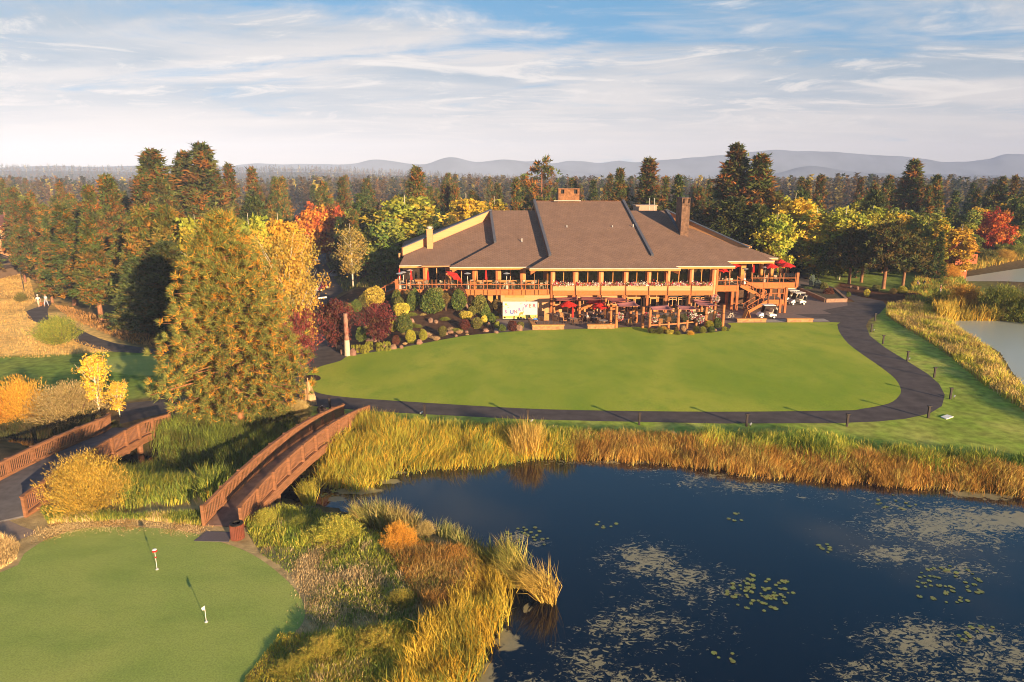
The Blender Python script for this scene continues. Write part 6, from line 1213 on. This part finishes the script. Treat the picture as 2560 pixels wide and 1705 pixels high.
# left deck
ch0=make_chair('deck_chair','cream sling chair on the left deck',chair_w,chair_w); ch0['group']='cream chairs on the left deck'
tb0=make_table('deck_table','round dark table among the cream chairs on the left deck',chair_d,metal_d,.5); tb0['group']='tables on the left deck'
q=random.Random(21); first=[True,True]
def place(src,flag,loc,rz,label=None):
    if first[flag]: src.location=loc; src.rotation_euler=(0,0,rz); first[flag]=False; 
    else: dup(src,loc,rz)
for px in (1018,1050,1083,1116,1150,1190,1222,1255,1290,1325,1352):
    x,y=X(px,93.2,3.5),93.0+q.uniform(-.3,.8); place(tb0,1,(x,y,3.5),0)
    for k in range(q.choice((2,3,3))): a=k*2.1+q.uniform(0,1); place(ch0,0,(x+.85*math.cos(a),y+.75*math.sin(a),3.5),a-PI/2)
for px,yy,lb in ((999,95,'closed red umbrella at the far left corner of the deck'),(1028,93.6,'closed red umbrella, second from the left end of the deck'),(1070,93.3,'closed red umbrella in front of the first orange column'),(1215,93.8,'closed red umbrella before the middle deck windows')):
    u=make_umb(lb,closed=True,h=2.45); u.location=(X(px,yy,4.5),yy,3.5)
u=make_umb('tilted open red umbrella on the left deck',1.4,2.2,.62); u.location=(X(1136,92.6,5),92.6,3.5)
for px,yy,lb in ((999,91.9,'patio heater at the left corner of the deck, nearer of two'),(1008,93.2,'patio heater at the left corner of the deck, further of two'),(1025,95.2,'patio heater behind the closed umbrellas on the left deck'),(1169,92.0,'patio heater right of the tilted red umbrella'),(1266.5,92.0,'patio heater at the right part of the left deck'),(1862,96.8,'patio heater between the columns on the right deck'),(1912,98.4,'patio heater beside the closed umbrella on the right deck')):
    h_=make_heater(lb); h_.location=(X(px,yy,5),yy,3.5)
def planter_box(px,Y,z,label,n=70,sz=.12,w_=.5):
    t=thing('flower_pot',label,'flower pot',(X(px,Y,z),Y,z)); MB().lathe([(.13,0),(.2,.3),(.22,.32),(.16,.32)],(0,0,0),10).build('pot',col_or,t); f=flowers('flowers',(-w_/2,0,.38),(w_/2,0,.38),n,None,sz,rd=(.12,.25)); f.parent=t; return t
for px,lb in ((1056,'first from the left'),(1121,'second from the left'),(1184,'third from the left'),(1249,'fourth from the left'),(1305,'fifth from the left'),(1812,'behind the glass of the right deck')): planter_box(px,91.6 if px<1400 else 95.1,3.52,'white and red flowers in a pot on deck, '+lb,90)
for px,yy,lb in ((1048,94.3,'left'),(1181,92.6,'right')): o=MB().box(-.55,.55,-.35,.35,0,1.0).build('cabinet',col_or,None,None,bevel=.03); o.location=(X(px,yy,4),yy,3.5); tg=thing('service_stand','orange wooden service stand on the left deck, the '+lb+' one of two','cabinet',(X(px,yy,4),yy,3.5)); o.parent=tg; o.location=(0,0,0); MB().box(-.6,.6,-.4,.4,1.001,1.05).build('counter_top',wood,tg)
# right deck
for px,yy,r,h,tl,lb in ((1802,96.2,1.2,2.55,.1,'red umbrella nearest the window wall on the right deck'),(1828,97.5,1.4,2.95,-.15,'red umbrella tucked under the eave on the right deck'),(1927,98.6,1.15,2.75,0,'red umbrella, left of the three at the deck corner'),(1951,101.5,1.1,2.95,0,'red umbrella, rear of the three at the deck corner'),(1966,99.5,1.35,2.75,0,'red umbrella, right of the three at the deck corner')): u=make_umb(lb,r,h,tl); u.location=(X(px,yy,5.5),yy,3.5)
u=make_umb('closed red umbrella on the right deck before the dark windows',closed=True,h=2.7); u.location=(X(1883,99,5),99,3.5)
wc=make_chair('deck_chair','cream chair on the right deck',chair_w,metal_d); wc['group']='cream chairs on the right deck'; wc.location=(X(1822,95.6,4),95.6,3.5)
for px,yy,rz in ((1829,95.6,0),(1812,96,1),(1800,96.5,2),(1900,98.5,1),(1890,99,2),(1940,98.6,0),(1915,99.5,3),(1958,99,1.5)): dup(wc,(X(px,yy,4),yy,3.5),rz)
wt=make_table('deck_table','round table on the right deck',chair_d,metal_d); wt['group']='tables on the right deck'; wt.location=(X(1806,96.4,4),96.4,3.5)
for px,yy in ((1896,98.9),(1930,99.2),(1962,99.6)): dup(wt,(X(px,yy,4),yy,3.5))
# terrace furniture
wk=make_chair('terrace_chair','brown wicker chair at the terrace tables',chair_d,chair_d); wk['group']='brown chairs on the terrace'
wo=make_chair('terrace_chair','tan high-backed chair catching the sun on the terrace',chair_o,chair_d,1.05); wo['group']='sunlit tan chairs on the terrace'
tt=make_table('terrace_table','round stone-topped table on the terrace',concrete,chair_d,.6); tt['group']='tables on the terrace'
f2=[True,True,True]
def pl2(src,i,loc,rz):
    if f2[i]: src.location=loc; src.rotation_euler=(0,0,rz); f2[i]=False
    else: dup(src,loc,rz)
for px,py,nn in ((1432,810,4),(1396,800,3),(1490,808,4),(1508,815,3),(1566,812,4),(1462,800,3),(1650,812,4),(1680,808,3),(1590,798,3),(1725,806,4),(1410,797,3),(1540,800,3),(1745,800,2),(1660,800,3),(1480,794,3)):
    p=g(px,py); pl2(tt,0,(p.x,p.y,.018),0)
    for k in range(nn):
        a=k*2*PI/nn+q.uniform(-.3,.3); i=1 if q.random()<.75 else 2; pl2((wk,wo)[i-1],i,(p.x+.95*math.cos(a),p.y+.95*math.sin(a),.018),a-PI/2)
p=g(1366,811); dup(wo,(p.x,p.y,.018),PI,'tall slatted orange chair standing alone near the banner',1.35)
for px,py,lb in ((1357,811,'dark lounge chair in the left corner of the terrace'),(1390,811,'reclining dark chair behind the left terrace wall')): p=g(px,py); dup(wk,(p.x,p.y,.018),2.6,lb,1.1)
for px,py,r,h,lb in ((1419,796,1.3,2.55,'open red umbrella on the terrace, nearest the banner'),(1488,790,1.3,2.6,'open red umbrella on the terrace, behind its neighbour'),(1499,800,1.3,2.5,'open red umbrella on the terrace, in front of its neighbour')): p=g(px,py+4); u=make_umb(lb,r,h); u.location=(p.x,p.y,.018)
u=make_umb('closed red umbrella through the front terrace table',closed=True,h=2.3); p=g(1431,811); u.location=(p.x,p.y,.018)
# hanging baskets and barrels
def basket(px,py,Y,r,label,cols=None):
    c=at(px,py,Y); t=thing('flower_basket',label,'flower basket',(c.x,c.y,c.z-r)); MB().lathe([(.04,0),(r*.5,.04),(r*.75,r*.6),(r*.7,r*.62)],(0,0,0),12).build('basket',chair_d,t); fl=flowers('flowers',(0,0,r),None,520,None,.13,cols or [(.75,.7,.64),(.6,.02,.02),(.5,.02,.03),(.75,.7,.64),(.12,.17,.04),(.3,.03,.12)],ball=r); fl.parent=t; MB().tube([(0,0,r*1.7),(0,0,2*r+.5)],.012,5).build('chain',metal_d,t); return t
for px,py,Y,r,lb in ((1789,747,90.2,.58,'big round red and white flower basket against the dark underdeck'),(1548,792,83.6,.55,'red and white flower basket beside the front log post'),(1615,790,83.5,.5,'white and red flower basket at the left of the fenced corner'),(1633,798,82,.5,'red basket with white below at the fenced corner'),(1731,787,83.2,.52,'deep red flower basket in the fenced corner'),(1751,797,83,.5,'red and white flower basket, front of the fenced corner'),(1773,776,84.5,.46,'flower basket on the upper log of the fenced corner'),(1795,790,84.5,.44,'sparse dark flower basket near the corner log post')): basket(px,py,Y,r,lb)
p=g(1556,788); t=thing('wooden_barrel','brown wooden barrel under the shade sails','barrel',(p.x,p.y,.018)); MB().lathe([(0,0),(.3,0),(.38,.5),(.3,1),(0,1)],(0,0,0),14).build('staves',wood,t); MB().lathe([(.345,.2),(.355,.2),(.36,.26),(.35,.26)],(0,0,0),14).lathe([(.35,.74),(.36,.74),(.355,.8),(.345,.8)],(0,0,0),14).build('hoop',metal_d,t)
# ------------------------------------------------------------------ vehicles
def wheel(t,x,y,r,w_=.18,par=None):
    o=MB(); o.tube([(x,y-w_/2,r),(x,y+w_/2,r)],r,16); k=o.build('wheel',black,t); h_=MB(); h_.tube([(x,y-w_/2-.012,r),(x,y+w_/2+.012,r)],r*.55,12); hb=h_.build('hub',white,k); return k
def golf_cart(label):
    t=thing('golf_cart',label,'golf cart')
    m=MB(); m.add([(-1.2,-.55,.35),(-1.15,-.55,.62),(-.72,-.55,.86),(-.6,-.55,.80),(-.5,-.55,.35),(-1.2,.55,.35),(-1.15,.55,.62),(-.72,.55,.86),(-.6,.55,.80),(-.5,.55,.35)],[(0,1,2,3,4)[::-1],(5,6,7,8,9),(0,5,6,1)[::-1],(1,6,7,2)[::-1],(2,7,8,3)[::-1],(3,8,9,4)[::-1],(4,9,5,0)[::-1]]); m.build('front_cowl',white,t,bevel=.04)
    MB().box(-.5,.25,-.5,.5,.26,.33).build('floor',black,t); MB().add([(.2,-.58,.35),(.2,-.58,.62),(.45,-.58,.72),(1.15,-.58,.62),(1.2,-.58,.38),(.2,.58,.35),(.2,.58,.62),(.45,.58,.72),(1.15,.58,.62),(1.2,.58,.38)],[(4,3,2,1,0)[::-1],(5,6,7,8,9)[::-1],(0,5,6,1),(1,6,7,2),(2,7,8,3),(3,8,9,4),(4,9,5,0)]).build('rear_body',white,t,bevel=.04)
    MB().box(.1,.6,-.5,.5,.73,.86).build('seat',chair_w,t,bevel=.03); MB().bar((.62,0,.86),(.72,0,1.3),1.0,.08,up=(1,0,0)).build('backrest',chair_w,t)
    for x,y,xx in ((-.62,-.5,-.38),(-.62,.5,-.38),(.78,-.5,.72),(.78,.5,.72)): MB().tube([(x,y,.7),(xx,y,1.78)],.022,6).build('roof_post',metal_d,t)
    MB().box(-.62,.98,-.6,.6,1.78,1.86).build('canopy',white,t,bevel=.05); MB().bar((-.62,0,.85),(-.42,0,1.7),.95,.012,up=(1,0,0)).build('windshield',railglass,t)
    MB().tube([(-.55,-.25,.8),(-.3,-.25,1.0)],.02,6).lathe([(.14,1.0),(.17,1.01),(.14,1.02)],(-.28,-.25,0),12).build('steering_wheel',black,t)
    for y in (-.22,.22): b_=MB(); b_.tube([(1.22,y,.45),(1.35,y,1.15)],[.13,.15],10); b_=b_.build('golf_bag',black,t); s_=MB(); [s_.tube([(1.35,y+.05*k,1.1),(1.4,y+.06*k,1.42)],.014,5) for k in (-1,0,1)]; s_.build('clubs',metal_w,b_)
    for x,y in ((-.85,-.5),(-.85,.5),(.85,-.5),(.85,.5)): wheel(t,x,y,.23)
    return t
gc=golf_cart('white golf cart parked alone between the stair and the terrace walls'); p=g(1915,796); gc.location=(p.x,p.y,.02); gc.rotation_euler=(0,0,.04); gc['group']='white golf carts on the plaza'
for px,py,lb in ((1991,762,'white golf cart nearest the planter, front of the parked row'),(1976,756,'white golf cart in the middle of the parked row under the deck corner'),(1966,750,'white golf cart at the back of the parked row under the deck corner')): p=g(px,py); dup(gc,(p.x,p.y,.02),.15,lb)
def car(name,label,colr,L_=4.6,W_=1.8,Hh=1.42,suv=False,cat='car'):
    t=thing(name,label,cat); pm_=M('car_paint_'+name,colr,.25,.05,1,spec=.6); r=.34; hb=.85 if not suv else 1.0
    prof=[(-L_/2,.35),(-L_/2,.62),(-L_/2+.12,.74),(-L_/2+1.15,hb),(L_/2-.9,hb+.02),(L_/2-.05,hb-.06),(L_/2,.6),(L_/2,.35)]
    m=MB(); n=len(prof); m.add([(x,-W_/2,z_) for x,z_ in prof]+[(x,W_/2,z_) for x,z_ in prof],[tuple(range(n)),tuple(range(2*n-1,n-1,-1))]+[(i,n+i,n+(i+1)%n,(i+1)%n) for i in range(n)]); m.build('body',pm_,t,bevel=.07)
    rf=L_/2-1.0 if not suv else L_/2-.25
    m=MB(); a=-L_/2+1.1; b=rf; z0=hb-.02; c=[(a,-W_/2+.08,z0),(b,-W_/2+.08,z0),(b,W_/2-.08,z0),(a,W_/2-.08,z0),(a+.75,-W_/2+.25,Hh-.06),(b-.35,-W_/2+.25,Hh-.06),(b-.35,W_/2-.25,Hh-.06),(a+.75,W_/2-.25,Hh-.06)]; m.add(c,[(0,1,5,4),(1,2,6,5),(2,3,7,6),(3,0,4,7),(4,5,6,7)]); m.build('windows',glass,t)
    m=MB(); m.box(a+.7,b-.3,-W_/2+.22,W_/2-.22,Hh-.06,Hh); 
    for y in (-1,1):
        for (x0_,x1_) in ((a,a+.75),(b,b-.35)): m.bar((x0_,y*(W_/2-.075),z0),(x1_,y*(W_/2-.245),Hh-.05),.07)
        m.bar(((a+b)/2,y*(W_/2-.07),z0),((a+b)/2,y*(W_/2-.24),Hh-.05),.08)
    m.build('roof',pm_,t)
    MB().box(-L_/2-.02,-L_/2+.05,-.42,.42,.5,.66).build('grille',black,t); MB().box(-L_/2-.05,-L_/2+.1,-W_/2+.05,W_/2-.05,.36,.47).build('bumper',metal_w,t)
    for y in (-W_/2+.3,W_/2-.3): MB().cb((-L_/2+.0,y,.62),(.08,.32,.14)).build('headlight',white,t); MB().cb((L_/2,y,.7),(.06,.25,.16)).build('tail_light',red_cloth,t); MB().cb((a+.15,(W_/2+.08)*(1 if y>0 else -1),z0+.12),(.12,.18,.12)).build('mirror',pm_,t)
    MB().cb((-L_/2-.06,0,.42),(.02,.34,.12)).build('number_plate',white,t)
    for x in (-L_/2+.85,L_/2-.9):
        for y in (-W_/2+.08,W_/2-.08): wheel(t,x,y,r,.22)
    return t
c1_=car('parked_car','plum red older car nosing down the driveway behind the birch','x' and (.16,.02,.045)); p=g(791,731); c1_.location=(p.x,p.y+1.8,.03); c1_.rotation_euler=(0,0,PI/2-.12)
c2_=car('pickup_truck','white pickup truck far up the driveway behind the golden birch',(.62,.62,.64),5.4,1.95,1.85,True,'pickup truck'); p=g(770,660); c2_.location=(p.x,p.y,.03); c2_.rotation_euler=(0,0,PI-.05)
c3_=car('parked_car','white car glimpsed behind the white-trunked birch',(.7,.7,.7)); c3_.name='parked_car'; p=g(868,680); c3_.location=(p.x,p.y,.03); c3_.rotation_euler=(0,0,.5)
c4_=car('parked_car','dark silver car in the shade beside the driveway shrubs',(.30,.31,.34)); p=g(838,694); c4_.location=(p.x,p.y,.03); c4_.rotation_euler=(0,0,.5)
t=thing('barrier_gate','low black pipe barrier with a white reflective bar across the driveway','barrier',tuple(g(790,760))); a_=g(777,761); b_=g(818,759)
for f in (0,.48,1): c=a_.lerp(b_,f); P_(MB().tube([(c.x,c.y,0),(c.x,c.y,.8)],.04,6).build('post',metal_d),t)
P_(MB().tube([a_+Vector((0,0,.8)),b_+Vector((0,0,.8))],.04,6).build('pipe',metal_d),t); c=a_.lerp(b_,.48); P_(MB().bar(c+Vector((0,-.06,.88)),b_+Vector((0,-.06,.98)),.04,.22).build('reflective_bar',white),t)
p=g(768,762); o=MB().tube([(0,0,-.1),(0,0,1.3)],.06,8).build('bollard',metal_d); o.location=p; tag(o,'thin black bollard left of the driveway barrier','bollard')
# bicycle
p=g(1826,799); t=thing('bicycle','dark bicycle parked on the paving right of the corner log post','bicycle',(p.x,p.y,.02),.5)
for x in (-.5,.5): m=MB(); m.tube([(x+.33*math.cos(a),0,.34+.33*math.sin(a)) for a in np.linspace(0,2*PI,17)],.022,5,False); w_=m.build('wheel',black,t); s_=MB(); [s_.bar((x,0,.34),(x+.32*math.cos(a),0,.34+.32*math.sin(a)),.008) for a in np.linspace(0,2*PI,9)[:-1]]; s_.build('spokes',metal_w,w_)
m=MB(); [m.tube([a_,b_],.025,6) for a_,b_ in (((-.5,0,.34),(-.12,0,.78)),((-.12,0,.78),(.36,0,.80)),((.36,0,.80),(0,0,.30)),((0,0,.30),(-.12,0,.78)),((-.5,0,.34),(0,0,.30)),((.5,0,.34),(.34,0,.95)),((-.12,0,.78),(-.16,0,.95)))]; m.build('frame',chair_w,t); MB().cb((-.17,0,.97),(.24,.12,.05)).build('saddle',black,t); MB().tube([(.34,-.25,1.0),(.36,0,.97),(.34,.25,1.0)],.018,6).build('handlebar',black,t)
p=g(1866,795); t=thing('sandwich_board','tan folding sandwich board standing at the foot of the stair','sign board',(p.x,p.y,.02),.3)
for s_ in (-1,1): MB().bar((s_*.45,0,0),(0,0,1.15),.7,.04,up=(s_,0,0)).build('board',col_or,t)
# meadow lamp
p=g(61,727+1); t=thing('lamp_post','slim dark lamp post in the golden meadow','lamp post',tuple(p)); MB().tube([(0,0,-.2),(-.15,0,3.6)],[.06,.045],6).build('pole',metal_d,t); MB().lathe([(.05,3.6),(.28,3.66),(.2,3.8),(0,3.85)],(-.15,0,0),10).build('lamp_head',metal_d,t)
# ------------------------------------------------------------------ cabins
def cabin(label,loc,w_,d_,h_,ridge_,rz,wallm,roofm,chim=True):
    t=thing('cabin',label,'house',loc,rz); m=MB(); m.box(-w_/2,w_/2,-d_/2,d_/2,-.5,h_); m.add([(-w_/2,-d_/2,h_),(w_/2,-d_/2,h_),(0,-d_/2,h_+ridge_),(-w_/2,d_/2,h_),(w_/2,d_/2,h_),(0,d_/2,h_+ridge_)],[(0,1,2),(5,4,3)]); m.build('wall',wallm,t)
    for s_ in (-1,1): m=MB(); m.slab([Vector((s_*(w_/2+.7),-d_/2-1,h_-.5)),Vector((0,-d_/2-1,h_+ridge_+.12)),Vector((0,d_/2+1,h_+ridge_+.12)),Vector((s_*(w_/2+.7),d_/2+1,h_-.5))],.2); r_=m.build('roof',roofm,t)
    if chim: MB().box(w_*.15,w_*.15+1.2,0,1.2,h_,h_+ridge_+1.2).build('chimney',chst,r_)
    for x in (-w_/4,w_/4):
        for z_ in ((.9,h_-1.7) if h_>4 else (.9,)): f=MB().box(x-.9,x+.9,-d_/2-.06,-d_/2+.02,z_,z_+1.4).build('window',white,t); MB().box(x-.8,x+.8,-d_/2-.08,-d_/2-.062,z_+.1,z_+1.3).build('pane',glass,f)
    b_=MB(); b_.box(-w_/2,w_/2,-d_/2-1.8,-d_/2-.1,h_*.5-.1,h_*.5+.02); b_.box(-w_/2,w_/2,-d_/2-1.8,-d_/2-1.7,h_*.5+.02,h_*.5+.9); b_.build('balcony',wallm,t); return t
rust=M('cabin_wood',(.36,.10,.04),.8,.15,2); rroof=M('cabin_roof',(.20,.08,.06),.9,.2,2)
x=xat(2356,132,3); cabin('rust red two-gabled cabin among the trees on the right',(x,132,0),5,7,5.2,2.6,.25,rust,rust,False)
t2=cabin('smaller gable of rust red wood joined behind the right cabin',(x+4,137,0),4.5,6,5.6,2.4,.25,rust,rust,False)
x=xat(-10,148,6); cabin('tan house with a maroon roof and brick chimney at the left edge',(x,148,0),16,10,7.2,3,.0,siding,rroof)
x=xat(-70,128,3); cabin('low house with a pale porch half hidden by the meadow pines',(x,128,0),13,8,2.5,1.8,.0,M('shaded_house',(.17,.11,.07),.8,.2,1),M('dark_roof',(.07,.05,.045),.9,.2,2),False)
# ------------------------------------------------------------------ people and a dog
def skinned(name,verts,edges,rad,mat,parent,lv=1):
    me=bpy.data.meshes.new(name); me.from_pydata(verts,edges,[]); me.materials.append(mat); o=link(name,me,parent); md=o.modifiers.new('skin','SKIN')
    if not me.skin_vertices: return o
    for i,r in enumerate(rad):
        s_=me.skin_vertices[0].data[i]; s_.radius=(r,r) if not hasattr(r,'__len__') else r
    me.skin_vertices[0].data[0].use_root=True; sb=o.modifiers.new('sub','SUBSURF'); sb.levels=lv; sb.render_levels=lv; md.use_smooth_shade=True
    return o
def person(label,loc,rz,shirt,pants,hair,sit=False,walk=0,group=None,hat=None):
    t=thing('person',label,'person',loc,rz,group); hp=.46 if sit else .93; ch=hp+.42; sh=ch+.08; nk=sh+.07; hd=nk+.17
    if sit: hip=lambda s:(s*.10,0,hp); kn=lambda s:(s*.14,-.44,hp+.02); an=lambda s:(s*.14,-.46,.08); toe=lambda s:(s*.15,-.62,.04); el=lambda s:(s*.26,-.06,ch-.22); wr=lambda s:(s*.18,-.34,ch-.20)
    else: hip=lambda s:(s*.10,0,hp-.04); kn=lambda s:(s*.11,-.06-s*walk*.16,.50); an=lambda s:(s*.11,.02-s*walk*.24,.09); toe=lambda s:(s*.12,-.14-s*walk*.24,.04); el=lambda s:(s*.27,.03+s*walk*.08,ch-.24); wr=lambda s:(s*.27,-.10+s*walk*.16,ch-.46)
    V=[(0,0,hp),(0,0,hp+.2),(0,0,ch),(0,0,nk),(0,-.01,hd),(0,0,hd+.09)]; E_=[(0,1),(1,2),(2,3),(3,4),(4,5)]; Rr=[(.13,.10),(.13,.09),(.16,.11),.055,.095,.07]
    for s in (-1,1):
        b=len(V); V+=[(s*.19,0,sh-.04),el(s),wr(s)]; E_+=[(2,b),(b,b+1),(b+1,b+2)]; Rr+=[.06,.045,.032]
        h0=Vector(wr(s)); dr=(h0-Vector(el(s))).normalized(); b2=len(V); V+=[tuple(h0+dr*.07)]; Rr+=[(.035,.02)]; E_+=[(b+2,b2)]
        for k in range(5): off=Vector((.012*(k-2),.0,0)) if k<4 else Vector((.03*-s,0,.02)); V.append(tuple(h0+dr*(.15+.01*(2-abs(k-2)) if k<4 else .08)+off)); Rr.append(.009); E_.append((b2,len(V)-1))
        b=len(V); V+=[hip(s),kn(s),an(s),toe(s)]; E_+=[(0,b),(b,b+1),(b+1,b+2),(b+2,b+3)]; Rr+=[.09,.06,.042,.035]
    skinned('body',V,E_,Rr,skin,t)
    sm_=M('shirt',shirt,.85,.1,4); pm_=M('trousers',pants,.85,.1,4); hm_=M('hair',hair,.8,.2,8)
    V=[(0,0,hp+.05),(0,0,hp+.2),(0,0,ch),(0,0,sh+.03)]; E_=[(0,1),(1,2),(2,3)]; Rr=[(.155,.12),(.15,.115),(.175,.13),.075]
    for s in (-1,1): b=len(V); V+=[(s*.19,0,sh-.04),tuple(Vector((s*.19,0,sh-.04)).lerp(Vector(el(s)),.75))]; E_+=[(2,b),(b,b+1)]; Rr+=[.075,.062]
    skinned('shirt',V,E_,Rr,sm_,t)
    V=[(0,0,hp+.04)]; E_=[]; Rr=[(.15,.12)]
    for s in (-1,1): b=len(V); V+=[hip(s),kn(s),tuple(Vector(kn(s)).lerp(Vector(an(s)),.85))]; E_+=[(0,b),(b,b+1),(b+1,b+2)]; Rr+=[.105,.078,.06]
    skinned('trousers',V,E_,Rr,pm_,t)
    MB().blob((0,.015,hd+.045),(.105,.115,.10),10,6,.03,1).build('hair',hm_,t)
    m=MB(); m.cb((0,-.10,hd),(.025,.03,.04)); m.cb((-.035,-.09,hd+.03),(.02,.012,.012)); m.cb((.035,-.09,hd+.03),(.02,.012,.012)); m.cb((0,-.088,hd-.04),(.05,.012,.01)); m.build('face',M('face_features',(.3,.12,.09),.6,.05,3),t)
    if hat: m=MB(); m.lathe([(.17,hd+.06),(.115,hd+.075),(.10,hd+.16),(0,hd+.18)],(0,0,0),12); m.build('hat',M('hat_cloth',hat,.8,.05,3),t)
    return t
p=g(98,768); person('walker in a white shirt and white hat on the meadow path',(p.x,p.y,.03),.2,(.75,.68,.55),(.55,.42,.3),(.3,.2,.1),walk=1,hat=(.8,.75,.7))
p=g(117,766); person('walker in a pale blue outfit on the meadow path',(p.x,p.y,.03),-.1,(.5,.5,.55),(.32,.36,.48),(.25,.15,.08),walk=-1)
p=g(107,766); t=thing('dog','brown dog on the meadow path between the two walkers','dog',(p.x,p.y,.03)); fur=M('dog_fur',(.36,.14,.06),.9,.2,8)
V=[(0,0,.48),(0,-.28,.46),(0,-.42,.58),(0,-.54,.66),(0,-.66,.62),(0,.28,.50),(0,.44,.60)]; E_=[(0,1),(1,2),(2,3),(3,4),(0,5),(5,6)]; Rr=[.12,.15,.09,.085,.045,.11,.025]
for s in (-1,1): b=len(V); V+=[(s*.09,-.28,.32),(s*.09,-.30,.17),(s*.09,-.30,.03)]; E_+=[(1,b),(b,b+1),(b+1,b+2)]; Rr+=[.06,.032,.03]; b=len(V); V+=[(s*.09,.24,.34),(s*.09,.36,.19),(s*.09,.33,.03)]; E_+=[(5,b),(b,b+1),(b+1,b+2)]; Rr+=[.08,.035,.03]; V.append((s*.06,-.50,.76)); E_.append((3,len(V)-1)); Rr.append(.025)
skinned('body',V,E_,Rr,fur,t)
PP_=[(1338,815,0,(.03,.2,.6),(.02,.02,.03),(.4,.1,.05),'seated person in a bright blue top at the left terrace corner'),(1467,806,2,(.75,.75,.75),(.03,.03,.05),(.3,.15,.08),'seated person in a white top below the red umbrellas'),(1484,800,1,(.6,.3,.28),(.1,.1,.15),(.6,.4,.15),'seated person in a pink top below the red umbrellas'),(1492,797,-1,(.05,.05,.06),(.05,.05,.06),(.65,.45,.18),'seated blonde person in black below the red umbrellas'),(1501,797,.5,(.03,.03,.08),(.04,.04,.05),(.1,.06,.04),'seated person in navy right of the blonde person'),(1688,808,1.5,(.15,.3,.65),(.05,.05,.08),(.5,.2,.1),'seated person in a blue top beside the middle log post of the fenced corner')]
for px,py,rz,a,b,c,lb in PP_:
    p=g(px,py); person(lb,(p.x,p.y,.02),rz,a,b,c,True); dup(wk,(p.x,p.y+.05,.018),rz+PI,'dark chair of the '+' '.join(lb.replace('seated ','').split()[:12]),.95)
p=g(2349,738); person('golfer in a red and black top standing on the grass at the right',(p.x,p.y,0),1,(.25,.04,.03),(.5,.45,.4),(.05,.04,.03))
p=g(2292,719); person('golfer bending by a trolley beside the mulch bed',(p.x,p.y,0),2,(.25,.22,.32),(.08,.08,.12),(.3,.2,.1),True); t=thing('golf_trolley','dark golf trolley with a bag beside the bending golfer','golf trolley',(p.x+.9,p.y,0)); MB().tube([(0,0,.3),(.35,0,1.15)],[.15,.17],10).build('golf_bag',black,t)
for y in (-.3,.3): wheel(t,.05,y,.16,.06)
